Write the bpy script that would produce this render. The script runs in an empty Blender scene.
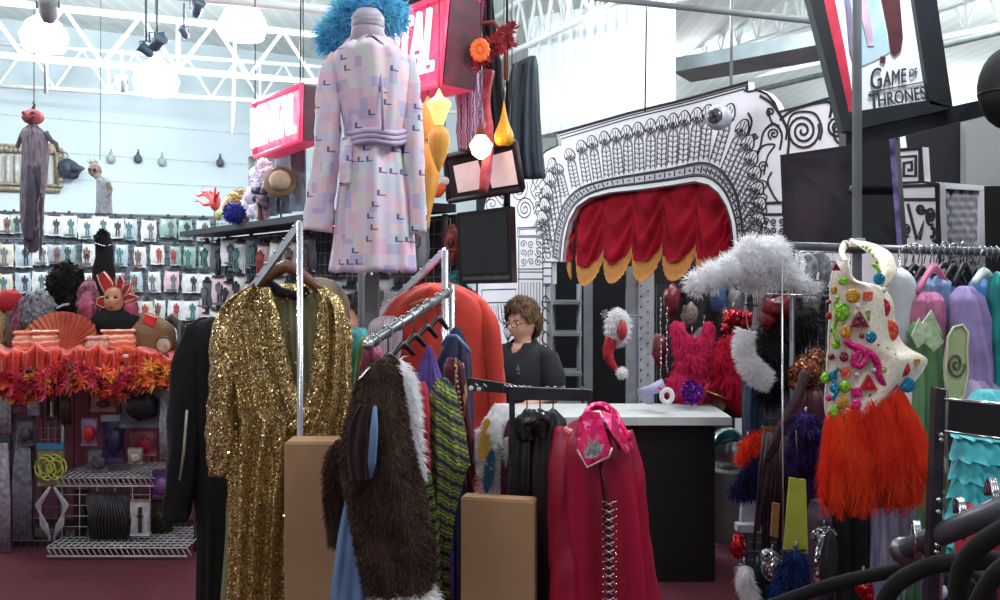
import bpy, math, random
from mathutils import Vector, Matrix, noise
R = random.Random(7)
F, HY, CZ = 850.0, 270.0, 1.74
SC = bpy.context.scene
COL = SC.collection
pi = math.pi
sin, cos = math.sin, math.cos

def P(px, py, Y):
    """world point seen at a pixel of the 1000x600 photograph, Y metres in front of the lens"""
    return Vector(((px-500)/F*Y, Y, CZ-(py-HY)/F*Y))

def lin(c):
    c /= 255.0
    return c/12.92 if c <= .04045 else ((c+.055)/1.055)**2.4
def rgb(c):
    return (lin(c[0]), lin(c[1]), lin(c[2]), 1)

# ---------------------------------------------------------------- materials
MATS = {}
def nodes(name):
    m = bpy.data.materials.new(name); m.use_nodes = True
    nt = m.node_tree
    return m, nt, nt.nodes['Principled BSDF']
def coords(nt, scale=(1, 1, 1), rot=(0, 0, 0)):
    tc = nt.nodes.new('ShaderNodeTexCoord'); mp = nt.nodes.new('ShaderNodeMapping')
    mp.inputs['Scale'].default_value = scale; mp.inputs['Rotation'].default_value = rot
    nt.links.new(tc.outputs['Object'], mp.inputs['Vector'])
    return mp.outputs['Vector']
def ramp(nt, fac, stops, const=False):
    r = nt.nodes.new('ShaderNodeValToRGB')
    if const: r.color_ramp.interpolation = 'CONSTANT'
    e = r.color_ramp.elements
    e[0].position, e[0].color = stops[0][0], rgb(stops[0][1])
    e[1].position, e[1].color = stops[-1][0], rgb(stops[-1][1])
    for p, c in stops[1:-1]:
        k = e.new(p); k.color = rgb(c)
    nt.links.new(fac, r.inputs['Fac'])
    return r.outputs['Color']
def noise_fac(nt, vec, scale, detail=3):
    n = nt.nodes.new('ShaderNodeTexNoise'); n.inputs['Scale'].default_value = scale
    n.inputs['Detail'].default_value = detail
    nt.links.new(vec, n.inputs['Vector'])
    return n.outputs['Fac']
def bump(nt, b, fac, strength=.3, dist=.01):
    bp = nt.nodes.new('ShaderNodeBump'); bp.inputs['Strength'].default_value = strength
    bp.inputs['Distance'].default_value = dist
    nt.links.new(fac, bp.inputs['Height']); nt.links.new(bp.outputs['Normal'], b.inputs['Normal'])
def mat(name, c, c2=None, rough=.6, metal=0, scale=12, bmp=0, sheen=0, emit=None, es=1, trans=0, alpha=1, coat=0, stretch=(1, 1, 1)):
    if name in MATS: return MATS[name]
    m, nt, b = nodes(name)
    b.inputs['Base Color'].default_value = rgb(c)
    b.inputs['Roughness'].default_value = rough; b.inputs['Metallic'].default_value = metal
    if sheen: b.inputs['Sheen Weight'].default_value = sheen
    if coat: b.inputs['Coat Weight'].default_value = coat
    if trans: b.inputs['Transmission Weight'].default_value = trans
    if alpha < 1: b.inputs['Alpha'].default_value = alpha
    if c2 is None: c2 = tuple(max(0, v*.86) for v in c)
    v = coords(nt, stretch); f = noise_fac(nt, v, scale)
    col = ramp(nt, f, [(.36, c2), (.64, c)])
    nt.links.new(col, b.inputs['Base Color'])
    if bmp: bump(nt, b, f, bmp)
    if emit:
        b.inputs['Emission Color'].default_value = rgb(emit); b.inputs['Emission Strength'].default_value = es
    MATS[name] = m
    return m
def sequin(name, c, c2, scale=170, rough=.22, spread=1.1, metal=1.0, flecks=None):
    if name in MATS: return MATS[name]
    m, nt, b = nodes(name)
    v = coords(nt)
    vo = nt.nodes.new('ShaderNodeTexVoronoi'); vo.inputs['Scale'].default_value = scale
    nt.links.new(v, vo.inputs['Vector'])
    sub = nt.nodes.new('ShaderNodeVectorMath'); sub.operation = 'SUBTRACT'; sub.inputs[1].default_value = (.5, .5, .5)
    nt.links.new(vo.outputs['Color'], sub.inputs[0])
    sc = nt.nodes.new('ShaderNodeVectorMath'); sc.operation = 'SCALE'; sc.inputs['Scale'].default_value = spread
    nt.links.new(sub.outputs[0], sc.inputs[0])
    g = nt.nodes.new('ShaderNodeNewGeometry')
    ad = nt.nodes.new('ShaderNodeVectorMath'); nt.links.new(sc.outputs[0], ad.inputs[0]); nt.links.new(g.outputs['Normal'], ad.inputs[1])
    no = nt.nodes.new('ShaderNodeVectorMath'); no.operation = 'NORMALIZE'; nt.links.new(ad.outputs[0], no.inputs[0])
    nt.links.new(no.outputs[0], b.inputs['Normal'])
    sx = nt.nodes.new('ShaderNodeSeparateColor'); nt.links.new(vo.outputs['Color'], sx.inputs[0])
    st = [(0, c2), (.55, c)] + ([(.93, c), (.96, flecks)] if flecks else [(1, c)])
    nt.links.new(ramp(nt, sx.outputs[0], st), b.inputs['Base Color'])
    b.inputs['Metallic'].default_value = metal; b.inputs['Roughness'].default_value = rough
    MATS[name] = m
    return m
def cells(name, stops, scale=20, stretch=(1, 1, 1), rough=.8, metric='CHEBYCHEV', marks=None, rot=(0, 0, 0), msc=2.0):
    m, nt, b = nodes(name)
    v = coords(nt, stretch, rot)
    vo = nt.nodes.new('ShaderNodeTexVoronoi'); vo.inputs['Scale'].default_value = scale; vo.distance = metric
    nt.links.new(v, vo.inputs['Vector'])
    sx = nt.nodes.new('ShaderNodeSeparateColor'); nt.links.new(vo.outputs['Color'], sx.inputs[0])
    col = ramp(nt, sx.outputs[0], stops, True)
    if marks:
        v2 = nt.nodes.new('ShaderNodeTexVoronoi'); v2.inputs['Scale'].default_value = scale*msc; v2.distance = metric
        mp = nt.nodes.new('ShaderNodeMapping'); mp.inputs['Scale'].default_value = (1.9, 1.9, .9); nt.links.new(v, mp.inputs['Vector'])
        nt.links.new(mp.outputs[0], v2.inputs['Vector'])
        s2 = nt.nodes.new('ShaderNodeSeparateColor'); nt.links.new(v2.outputs['Color'], s2.inputs[0])
        gt = nt.nodes.new('ShaderNodeMath'); gt.operation = 'GREATER_THAN'; gt.inputs[1].default_value = .95
        nt.links.new(s2.outputs[1], gt.inputs[0])
        mx = nt.nodes.new('ShaderNodeMix'); mx.data_type = 'RGBA'
        nt.links.new(gt.outputs[0], mx.inputs[0]); nt.links.new(col, mx.inputs[6]); mx.inputs[7].default_value = rgb(marks)
        col = mx.outputs[2]
    nt.links.new(col, b.inputs['Base Color']); b.inputs['Roughness'].default_value = rough
    return m
def bands(name, stops, scale=8, rot=(0, 0, 0), dist=2, rough=.8, kind='BANDS', dscale=2, direction='Z'):
    m, nt, b = nodes(name)
    v = coords(nt, (1, 1, 1), rot)
    w = nt.nodes.new('ShaderNodeTexWave'); w.wave_type = kind
    if kind == 'BANDS': w.bands_direction = direction
    w.inputs['Scale'].default_value = scale; w.inputs['Distortion'].default_value = dist; w.inputs['Detail Scale'].default_value = dscale
    nt.links.new(v, w.inputs['Vector'])
    nt.links.new(ramp(nt, w.outputs['Fac'], stops, True), b.inputs['Base Color']); b.inputs['Roughness'].default_value = rough
    return m

def furmat(name, c, c2=None, tr=.5, scale=18):
    if name in MATS: return MATS[name]
    m = mat(name, c, c2, rough=.9, scale=scale); nt = m.node_tree; b = nt.nodes['Principled BSDF']; out = nt.nodes['Material Output']
    t = nt.nodes.new('ShaderNodeBsdfTranslucent'); mx = nt.nodes.new('ShaderNodeMixShader'); mx.inputs[0].default_value = tr
    nt.links.new(b.inputs['Base Color'].links[0].from_socket, t.inputs['Color'])
    nt.links.new(b.outputs[0], mx.inputs[1]); nt.links.new(t.outputs[0], mx.inputs[2]); nt.links.new(mx.outputs[0], out.inputs['Surface'])
    return m
# ---------------------------------------------------------------- mesh builder
class MB:
    def __init__(s): s.v = []; s.f = []; s.mi = []; s.sm = []
    def add(s, vs, fs, mi=0, smooth=True):
        o = len(s.v); s.v += [Vector(v) for v in vs]
        for f in fs:
            s.f.append([i+o for i in f]); s.mi.append(mi); s.sm.append(smooth)
        return s
    def box(s, c, size, rot=None, mi=0):
        hx, hy, hz = size[0]/2, size[1]/2, size[2]/2
        vs = [Vector((x, y, z)) for x in (-hx, hx) for y in (-hy, hy) for z in (-hz, hz)]
        if rot is not None: vs = [rot @ v for v in vs]
        return s.add([v+Vector(c) for v in vs], [(0, 1, 3, 2), (4, 6, 7, 5), (0, 4, 5, 1), (2, 3, 7, 6), (0, 2, 6, 4), (1, 5, 7, 3)], mi, False)
    def tube(s, pts, r, n=8, mi=0, closed=False, cap=True):
        pts = [Vector(p) for p in pts]; m = len(pts)
        rs = r if isinstance(r, (list, tuple)) else [r]*m
        vs = []; up = None
        for i, p in enumerate(pts):
            a = pts[(i-1) % m] if (closed or i) else p; b = pts[(i+1) % m] if (closed or i < m-1) else p
            t = (b-a)
            t = t.normalized() if t.length > 1e-9 else Vector((0, 0, 1))
            if up is None: up = Vector((0, 0, 1)) if abs(t.z) < .9 else Vector((0, 1, 0))
            u = (up - t*up.dot(t))
            u = u.normalized() if u.length > 1e-6 else t.orthogonal().normalized()
            up = u; w = t.cross(u)
            for k in range(n):
                an = 2*pi*k/n; vs.append(p+u*(cos(an)*rs[i])+w*(sin(an)*rs[i]))
        fs = []
        for i in range(m if closed else m-1):
            j = (i+1) % m
            for k in range(n):
                l = (k+1) % n; fs.append((i*n+k, i*n+l, j*n+l, j*n+k))
        if cap and not closed: fs += [tuple(range(n))[::-1], tuple((m-1)*n+k for k in range(n))]
        return s.add(vs, fs, mi)
    def lathe(s, prof, c=(0, 0, 0), n=20, mi=0, sq=1.0, rot=None):
        """prof: (radius, z) pairs"""
        c = Vector(c); vs = []
        for r, z in prof:
            for k in range(n):
                a = 2*pi*k/n; v = Vector((cos(a)*r, sin(a)*r*sq, z))
                vs.append(c+(rot @ v if rot is not None else v))
        m = len(prof); fs = [(i*n+k, i*n+(k+1) % n, (i+1)*n+(k+1) % n, (i+1)*n+k) for i in range(m-1) for k in range(n)]
        fs += [tuple(range(n))[::-1], tuple((m-1)*n+k for k in range(n))]
        return s.add(vs, fs, mi)
    def ball(s, c, r, n=14, mi=0, rot=None, lump=0, ls=3):
        if not isinstance(r, (tuple, list)): r = (r, r, r)
        c = Vector(c); vs = []; h = max(5, n//2+1)
        for i in range(h+1):
            t = pi*i/h
            for k in range(n):
                a = 2*pi*k/n; d = Vector((sin(t)*cos(a), sin(t)*sin(a), cos(t)))
                q = 1+(lump*noise.noise(d*ls+c*7) if lump else 0)
                v = Vector((d.x*r[0], d.y*r[1], d.z*r[2]))*q
                vs.append(c+(rot @ v if rot is not None else v))
        fs = [(i*n+k, (i+1)*n+k, (i+1)*n+(k+1) % n, i*n+(k+1) % n) for i in range(h) for k in range(n)]
        return s.add(vs, fs, mi)
    def prism(s, pts, off, mi=0, smooth=False):
        """n-gon of world points pushed along off"""
        pts = [Vector(p) for p in pts]; off = Vector(off); n = len(pts)
        return s.add(pts+[p+off for p in pts], [tuple(range(n)), tuple(range(2*n-1, n-1, -1))]+[(i, i+n, (i+1) % n+n, (i+1) % n) for i in range(n)], mi, smooth)
    def grid(s, fn, nu, nv, mi=0, thick=None):
        vs = [fn(i/nu, j/nv) for j in range(nv+1) for i in range(nu+1)]
        fs = [(j*(nu+1)+i, j*(nu+1)+i+1, (j+1)*(nu+1)+i+1, (j+1)*(nu+1)+i) for j in range(nv) for i in range(nu)]
        if thick is not None:
            t = Vector(thick); n = len(vs); vs = vs+[Vector(v)+t for v in vs]
            fs = fs+[tuple(x+n for x in f[::-1]) for f in fs]
            e = [i for i in range(nu+1)]+[j*(nu+1)+nu for j in range(1, nv+1)]+[nv*(nu+1)+i for i in range(nu-1, -1, -1)]+[j*(nu+1) for j in range(nv-1, 0, -1)]
            fs += [(e[i], e[(i+1) % len(e)], e[(i+1) % len(e)]+n, e[i]+n) for i in range(len(e))]
        return s.add(vs, fs, mi)
    def faces_centres(s):
        out = []
        for f in s.f:
            if len(f) > 4: continue
            a, b, c = s.v[f[0]], s.v[f[1]], s.v[f[2]]
            nr = (b-a).cross(c-a)
            if len(f) == 4: nr = nr+(c-a).cross(s.v[f[3]]-a)
            ar = nr.length/2
            if ar > 1e-10: out.append((f, nr.normalized(), ar))
        return out

def build(name, mb, mats, parent=None, origin=None, label=None, kind=None):
    me = bpy.data.meshes.new(name)
    org = Vector(origin) if origin is not None else (parent['_w'] if parent is not None and '_w' in parent else None)
    org = Vector(org) if org is not None else Vector((0, 0, 0))
    me.from_pydata([v-org for v in mb.v], [], mb.f)
    if not isinstance(mats, (list, tuple)): mats = [mats]
    for m in mats: me.materials.append(m)
    me.polygons.foreach_set('material_index', mb.mi); me.polygons.foreach_set('use_smooth', mb.sm)
    me.update()
    o = bpy.data.objects.new(name, me); COL.objects.link(o)
    if parent is not None: o.parent = parent
    elif origin is not None: o.location = org
    if label: o['label'] = label
    if kind: o['kind'] = kind
    return o
ROOTS = []
def thing(name, label, cat, loc, group=None):
    o = bpy.data.objects.new(name, None); COL.objects.link(o); o.location = loc
    o['_w'] = tuple(loc); o['label'] = label; o['category'] = cat; o.empty_display_size = .05
    if group: o['group'] = group
    ROOTS.append(o)
    return o
def sub(o):
    """let a part carry sub-parts given in world coordinates"""
    o['_w'] = tuple(o.parent['_w']) if o.parent is not None and '_w' in o.parent else tuple(o.location); ROOTS.append(o); return o
def solo(name, mb, mats, label, cat, group=None, kind=None, origin=None):
    if origin is None:
        n = len(mb.v); origin = (sum(v.x for v in mb.v)/n, sum(v.y for v in mb.v)/n, min(v.z for v in mb.v))
    o = build(name, mb, mats, None, origin, label, kind); o['category'] = cat
    o['_w'] = tuple(o.location); ROOTS.append(o)
    if group: o['group'] = group
    return o
def struct(name, mb, mats):
    o = build(name, mb, mats, None, Vector((0, 0, 0))); o['kind'] = 'structure'; return o

# ---------------------------------------------------------------- shapes
def lerp_rows(rows, m):
    n = len(rows)-1; out = []
    for i in range(m+1):
        t = i/m*n; k = min(int(t), n-1); u = t-k
        a, b = rows[k], rows[k+1]; p0 = rows[max(k-1, 0)]; p3 = rows[min(k+2, n)]
        out.append([.5*(2*a[j]+(b[j]-p0[j])*u+(2*p0[j]-5*a[j]+4*b[j]-p3[j])*u*u+(3*a[j]-p0[j]-3*b[j]+p3[j])*u**3) for j in range(len(a))])
    return out
def lin_rows(rows, m):
    n = len(rows)-1; out = []
    for i in range(m+1):
        t = i/m*n; k = min(int(t), n-1); u = t-k; out.append([a*(1-u)+b*u for a, b in zip(rows[k], rows[k+1])])
    return out
def loft(rows, Y, depth=.10, folds=9, amp=.10, m=26, n=72, ph=0, mb=None, mi=0, taper=True, cap=True, wob=.5, lin_=False):
    """hanging cloth. rows: (py, xl, xr) in pixels or (py, xl, xr, dY)"""
    mb = mb or MB(); vs = []
    rr = (lin_rows if lin_ else lerp_rows)([tuple(r)+((0,) if len(r) == 3 else ()) for r in rows], m)
    for i, (py, xl, xr, dy) in enumerate(rr):
        yy = Y+dy; c = P((xl+xr)/2, py, yy); w = abs(xr-xl)/2/F*yy
        t = i/m; a = amp*(.25+.75*t) if taper else amp
        d = min(depth, max(w*1.1, .02)) if i > 1 else min(depth, w)*.7
        for k in range(n):
            an = 2*pi*k/n
            fo = sin(folds*an+ph+wob*sin(t*5+ph))*.6+sin(folds*1.9*an+ph*2+t*2.2)*.3+.35*sin(folds*.5*an+1.3*ph)
            q = 1+a*fo
            vs.append(Vector((c.x+w*cos(an)*(1+a*.22*fo), c.y+d*sin(an)*q*(1+.4*a*fo), c.z+(.006*fo if i else 0))))
    fs = [(i*n+k, i*n+(k+1) % n, (i+1)*n+(k+1) % n, (i+1)*n+k) for i in range(m) for k in range(n)]
    if cap: fs += [tuple(range(n))[::-1], tuple(m*n+k for k in range(n))]
    return mb.add(vs, fs, mi)
def sleeve(pts, rs, mb=None, n=22, m=18, amp=.10, mi=0, ph=0, flat=.8):
    """pts: (px,py,Y) list, rs radii"""
    mb = mb or MB()
    rows = lerp_rows([tuple(P(*p))+(r,) for p, r in zip(pts, rs)], m)
    pts = [Vector(r[:3]) for r in rows]; vs = []
    for i, p in enumerate(pts):
        t = (pts[min(i+1, m)]-pts[max(i-1, 0)]).normalized()
        u = Vector((0, 1, 0)); u = (u-t*u.dot(t)).normalized(); w = t.cross(u)
        for k in range(n):
            a = 2*pi*k/n; q = rows[i][3]*(1+amp*sin(5*a+ph+i*.5)+amp*.7*sin(i*1.7+2*a))
            vs.append(p+u*(sin(a)*q*flat)+w*(cos(a)*q))
    fs = [(i*n+k, i*n+(k+1) % n, (i+1)*n+(k+1) % n, (i+1)*n+k) for i in range(m) for k in range(n)]
    fs += [tuple(range(n))[::-1], tuple(m*n+k for k in range(n))]
    return mb.add(vs, fs, mi)
def pile(src, n, ln=.02, w=.0022, droop=.5, seed=1, spread=.6, mi=0, front=True, curl=0, outward=True):
    """tufts of fur standing on the surface of src"""
    rr = random.Random(seed); fc = src.faces_centres()
    # make every normal look away from the nearest stretch of the form's own middle line
    nb = 12; zs = [v.z for v in src.v]; z0, z1 = min(zs), max(zs)+1e-6; cs = {}
    for v in src.v: cs.setdefault(int((v.z-z0)/(z1-z0)*nb), []).append(v)
    cs = {k: sum(v, Vector((0, 0, 0)))/len(v) for k, v in cs.items()}
    if outward:
        out = []
        for f, nr, ar in fc:
            q = src.v[f[0]]; c = cs[int((q.z-z0)/(z1-z0)*nb)]
            out.append((f, -nr if nr.dot(q-c) < 0 else nr, ar))
        fc = out
    if front: fc = [f for f in fc if f[1].y < .45] or fc
    ws = [f[2] for f in fc]; mb = MB()
    for f, nr, ar in rr.choices(fc, ws, k=n):
        a, b, c = src.v[f[0]], src.v[f[1]], src.v[f[2]]; u, v = rr.random(), rr.random()
        if u+v > 1: u, v = 1-u, 1-v
        p = a+(b-a)*u+(c-a)*v
        d = (nr+Vector((rr.uniform(-1, 1), rr.uniform(-1, 1), rr.uniform(-1, 1)))*spread+Vector((0, 0, -droop))).normalized()
        L = ln*rr.uniform(.5, 1.25)
        side = d.cross(Vector((rr.uniform(-1, 1), rr.uniform(-1, 1), rr.uniform(-1, 1)))).normalized()*w
        q = p+d*L*.5; e = q+(d+Vector((0, 0, -droop*.9))+side.normalized()*curl).normalized()*L*.5
        mb.add([p-side, p+side, q+side*.7, q-side*.7, e], [(0, 1, 2, 3), (3, 2, 4)], mi)
    return mb
def plume(mb, p0, p1, wid, bend=Vector((0, 0, 0)), nb=26, seed=0, mi=0, quill=True, barbw=.0022, lift=.25, flow=.55):
    """feather: quill with two rows of barbs"""
    rr = random.Random(seed); p0 = Vector(p0); p1 = Vector(p1); bend = Vector(bend)
    ax = (p1-p0); L = ax.length; t0 = ax.normalized()
    sd = t0.cross(Vector((0, 1, 0)))
    sd = sd.normalized() if sd.length > .05 else Vector((1, 0, 0))
    nr = sd.cross(t0)
    pt = lambda t: p0+ax*t+bend*(4*t*(1-t))
    if quill: mb.tube([pt(i/6) for i in range(7)], [barbw*(1-.8*i/6) for i in range(7)], 4, mi)
    for i in range(nb):
        t = (i+.5)/nb; p = pt(t); w = wid*(sin(pi*min(1, t*.82+.16))**.6)
        for sg in (-1, 1):
            ww = w*rr.uniform(.75, 1.15)
            d = (sd*sg*.85+t0*(flow+.2*rr.random())+nr*rr.uniform(-lift, lift)).normalized()
            e = p+d*ww+Vector((0, 0, -ww*.12)); h = t0*barbw*1.6
            m_ = (p+e)/2+nr*ww*.06
            mb.add([p-h, p+h, m_+h*.9, m_-h*.9, e], [(0, 1, 2, 3), (3, 2, 4)], mi)
    return mb
def rod(a, b, r=.012, n=10, mb=None, mi=0):
    mb = mb or MB(); return mb.tube([a, b], r, n, mi)
def gridwall(TL, TR, BL, nu, nv, r=.003, mb=None, mi=0):
    mb = mb or MB(); TL, TR, BL = Vector(TL), Vector(TR), Vector(BL)
    for i in range(nu+1):
        q = TL+(TR-TL)*i/nu; mb.tube([q, q+(BL-TL)], r, 4, mi)
    for j in range(nv+1):
        q = TL+(BL-TL)*j/nv; mb.tube([q, q+(TR-TL)], r, 4, mi)
    return mb
def copy_tree(o, loc, label=None, rz=None):
    r = o.copy(); COL.objects.link(r); r.location = loc
    if rz is not None: r.rotation_euler = (0, 0, rz)
    if label: r['label'] = label
    for ch in list(o.children):
        c = ch.copy(); COL.objects.link(c); c.parent = r
    return r
def text_mesh(s, TL, TR, BL, BR, depth=.004, mode='solid', bev=.02):
    """lettering fitted into a four-cornered patch"""
    cu = bpy.data.curves.new('t', 'FONT'); cu.body = s
    if mode == 'tube': cu.fill_mode = 'NONE'; cu.bevel_depth = bev; cu.bevel_resolution = 1; cu.resolution_u = 3
    else: cu.extrude = .01; cu.resolution_u = 4
    o = bpy.data.objects.new('t', cu); COL.objects.link(o)
    bpy.context.view_layer.update()
    me = bpy.data.meshes.new_from_object(o.evaluated_get(bpy.context.evaluated_depsgraph_get()))
    xs = [v.co.x for v in me.vertices]; ys = [v.co.y for v in me.vertices]; zs = [v.co.z for v in me.vertices]
    x0, x1, y0, y1, z0, z1 = min(xs), max(xs), min(ys), max(ys), min(zs), max(zs)
    TL, TR, BL, BR = map(Vector, (TL, TR, BL, BR)); n = (TR-TL).cross(TL-BL).normalized()
    mb = MB(); vs = []
    for v in me.vertices:
        u = (v.co.x-x0)/(x1-x0); w = (v.co.y-y0)/(y1-y0); d = (v.co.z-z0)/(z1-z0)
        vs.append((BL*(1-u)+BR*u)*(1-w)+(TL*(1-u)+TR*u)*w+n*d*depth)
    mb.add(vs, [tuple(p.vertices) for p in me.polygons], 0, mode == 'tube')
    bpy.data.objects.remove(o); bpy.data.curves.remove(cu); bpy.data.meshes.remove(me)
    return mb
def hook_pts(px, py, Y, h=.05, r=.016):
    """hanger hook: neck foot at the pixel, opening upward"""
    b = P(px, py, Y); pts = [b, b+Vector((0, 0, h))]
    for i in range(8):
        a = -.5*pi+pi*1.25*i/7
        pts.append(b+Vector((-r*0+r*cos(a)*.0, 0, 0))+Vector((r*cos(a), 0, h+r+r*sin(a))))
    return pts

def patchwork(name, cols, s1=(.052, .040), marks=(104, 94, 140)):
    m, nt, b = nodes(name); L = nt.links.new; v = coords(nt)
    def M(op, *ins):
        n_ = nt.nodes.new('ShaderNodeMath'); n_.operation = op
        for i, x in enumerate(ins):
            if isinstance(x, (int, float)): n_.inputs[i].default_value = x
            else: L(x, n_.inputs[i])
        return n_.outputs[0]
    sx = nt.nodes.new('ShaderNodeSeparateXYZ'); L(v, sx.inputs[0]); X, Z = sx.outputs[0], sx.outputs[2]
    def cell(w, h, off):
        row = M('FLOOR', M('DIVIDE', Z, h)); xx = M('ADD', M('DIVIDE', X, w), M('MULTIPLY', row, off)); col = M('FLOOR', xx)
        c = nt.nodes.new('ShaderNodeCombineXYZ'); L(col, c.inputs[0]); L(row, c.inputs[1]); w_ = nt.nodes.new('ShaderNodeTexWhiteNoise'); L(c.outputs[0], w_.inputs['Vector'])
        return w_.outputs['Value'], M('FRACT', xx), M('FRACT', M('DIVIDE', Z, h))
    a1, fx, fz = cell(s1[0], s1[1], .37); a2, fx2, fz2 = cell(s1[0]*.55, s1[1]*1.5, .61); a3, mx, mz = cell(.036, .044, .43)
    pick = M('GREATER_THAN', a2, .6); val = M('ADD', M('MULTIPLY', a1, M('SUBTRACT', 1.0, pick)), M('MULTIPLY', M('FRACT', M('MULTIPLY', a2, 7.3)), pick))
    col = ramp(nt, val, [(i/len(cols), c) for i, c in enumerate(cols)], True)
    bar = M('MULTIPLY', M('LESS_THAN', mx, .26), M('LESS_THAN', mz, .5)); bar2 = M('MULTIPLY', M('LESS_THAN', mz, .12), M('LESS_THAN', mx, .8)); mk = M('MULTIPLY', M('MAXIMUM', bar, bar2), M('GREATER_THAN', a3, .82))
    mxn = nt.nodes.new('ShaderNodeMix'); mxn.data_type = 'RGBA'; L(mk, mxn.inputs[0]); L(col, mxn.inputs[6]); mxn.inputs[7].default_value = rgb(marks); L(mxn.outputs[2], b.inputs['Base Color']); b.inputs['Roughness'].default_value = .7
    return m
# common materials
chrome = mat('chrome', (200, 203, 208), (170, 172, 178), rough=.16, metal=1, scale=3)
steel = mat('brushed_steel', (150, 155, 160), (120, 124, 130), rough=.35, metal=.9, scale=4)
greysteel = mat('grey_painted_steel', (120, 128, 132), (105, 112, 116), rough=.5, scale=5)
blackmetal = mat('black_metal', (22, 23, 27), (14, 14, 17), rough=.35, metal=.3)
blackcloth = mat('black_cloth', (16, 16, 20), (9, 9, 12), rough=.95, scale=25)
blackplastic = mat('black_plastic', (18, 18, 21), (12, 12, 14), rough=.35)
white = mat('white_paint', (240, 244, 244), (232, 238, 238), rough=.6, scale=1.5)
# ================================================================ the setting
carpet = mat('carpet_red', (92, 32, 46), (74, 24, 37), rough=.95, scale=40, bmp=.3)
wallm = mat('wall_white', (206, 222, 228), (196, 214, 222), rough=.8, scale=.8)
deck = bands('roof_deck', [(0, (214, 224, 222)), (.5, (190, 204, 204)), (.6, (222, 232, 230))], scale=1.6, dist=0, direction='X')
struct('floor', MB().box((0, 8, -.05), (30, 34, .1)), carpet)
struct('ceiling', MB().box((0, 8, 5.05), (30, 34, .1)), deck)
WA, WB = Vector((-9.5, 9.23, 0)), Vector((-.3, 14.6, 0))
wd = (WB-WA).normalized(); wn = Vector((wd.y, -wd.x, 0))
b_ = MB(); b_.prism([WA, WB, WB+Vector((0, 0, 5)), WA+Vector((0, 0, 5))], -wn*.1)
struct('wall_back', b_, wallm)
def WALL(px, py, off=0):
    """point of the back wall under a pixel, off metres in front of it"""
    d = Vector(((px-500)/F, 1, -(py-HY)/F)); o = WA+wn*off
    t = o.dot(wn)/(d.dot(wn)); p = d*t
    return Vector((p.x, p.y, CZ+p.z))
b_ = MB()
for h in (2.95, 3.3, 3.75): b_.prism([WA+Vector((0, 0, h))+wn*.01, WB+Vector((0, 0, h))+wn*.01, WB+Vector((0, 0, h+.012))+wn*.01, WA+Vector((0, 0, h+.012))+wn*.01], wn*-.01)
struct('trim_1', b_, mat('seam_grey', (196, 208, 212), rough=.8))
struct('wall_far', MB().box((6, 21, 2.5), (18, .1, 5)), mat('wall_mint', (214, 226, 222), (200, 214, 212), rough=.8, scale=2))
struct('wall_right', MB().box((8.5, 10, 2.5), (.1, 24, 5)), MATS['wall_mint'])

# ceiling joists (trusses)
joist = mat('joist_white', (238, 244, 244), (226, 236, 236), rough=.6)
def truss(name, a, b, h, n, r=.035, label='', group=None):
    a, b = Vector(a), Vector(b); t = thing(name, label, 'truss', a, group)
    up = Vector((0, 0, h))
    build('chord', rod(a, b, r, 6), joist, t); build('chord', rod(a+up, b+up, r, 6), joist, t)
    w = MB()
    for i in range(n):
        p, q = a+(b-a)*i/n, a+(b-a)*(i+1)/n
        w.tube([p, (p+q)/2+up], r*.55, 5); w.tube([(p+q)/2+up, q], r*.55, 5)
        if i % 3 == 0: w.tube([p, p+up], r*.6, 5)
    build('web', w, joist, t, kind='stuff')
truss('roof_truss', P(-60, 50, 7.8), P(500, 98, 9.6), .5, 8, .035, 'white steel roof truss crossing above the packet wall', 'roof trusses')
truss('roof_truss', P(-60, -25, 6.2), P(420, 18, 8), .5, 7, .04, 'white steel roof truss nearest the lens above the hanging pumpkin figure', 'roof trusses')
truss('roof_truss', P(-60, 82, 9.9), P(520, 116, 12.2), .5, 12, .03, 'white steel roof truss farthest back against the packet wall', 'roof trusses')
LT = [('white steel roof truss running past the pink poster above the dark drape', P(478, 68, 12), P(650, -12, 6.2), 9),
      ('white steel roof truss behind the tilted tall poster frame', P(690, 62, 13), P(1010, -40, 7), 12),
      ('white steel roof truss low behind the eyeball corner of the stage front', P(700, 88, 16), P(1040, 16, 9.5), 14),
      ('white steel roof truss seen beside the black frame at the picture edge', P(760, 98, 19), P(1050, 62, 13), 14),
      ('white steel roof truss starting over the translucent curtain', P(540, 40, 11), P(780, -30, 7), 9)]
for l, a, b, n in LT: truss('roof_truss', a, b, .55, n, .035, l, 'roof trusses')
# vertical hangers and pipes
solo('ceiling_pipe', rod(P(560, -6, 6), P(862, 26, 5.2), .022), greysteel, 'long grey pipe crossing under the roof in front of the translucent curtain', 'pipe')
solo('ceiling_pipe', rod(P(742, 94, 9), P(1040, 22, 6.3), .028), mat('pipe_grey', (128, 140, 140), rough=.6), 'slanting grey pipe passing behind the tilted poster frame', 'pipe')
b_ = MB(); b_.prism([P(673, 58, 9), P(880, 18, 6.6), P(880, 33, 6.6), P(673, 72, 9)], (.3, .5, 0))
solo('air_duct', b_, mat('duct_grey', (150, 160, 162), (128, 140, 143), rough=.7, scale=3), 'broad grey air duct under the roof above the eyeball', 'duct')
solo('hanging_rod', rod(P(732, -20, 6), P(731, 92, 6), .011), greysteel, 'thin white rod hanging over the top border of the stage front', 'rod')
solo('hanging_rod', rod(P(647, -20, 6.4), P(645, 112, 6.4), .006), blackmetal, 'thin dark rod hanging in front of the translucent curtain', 'rod')
solo('hanging_rod', rod(P(301, -20, 7), P(300, 92, 7), .006), blackmetal, 'thin dark rod holding the far glowing sign', 'rod')
solo('hanging_rod', rod(P(45, -20, 7), P(46, 92, 9), .02), joist, 'white drop rod beside the ceiling lamp over the gold frame', 'rod')
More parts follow.
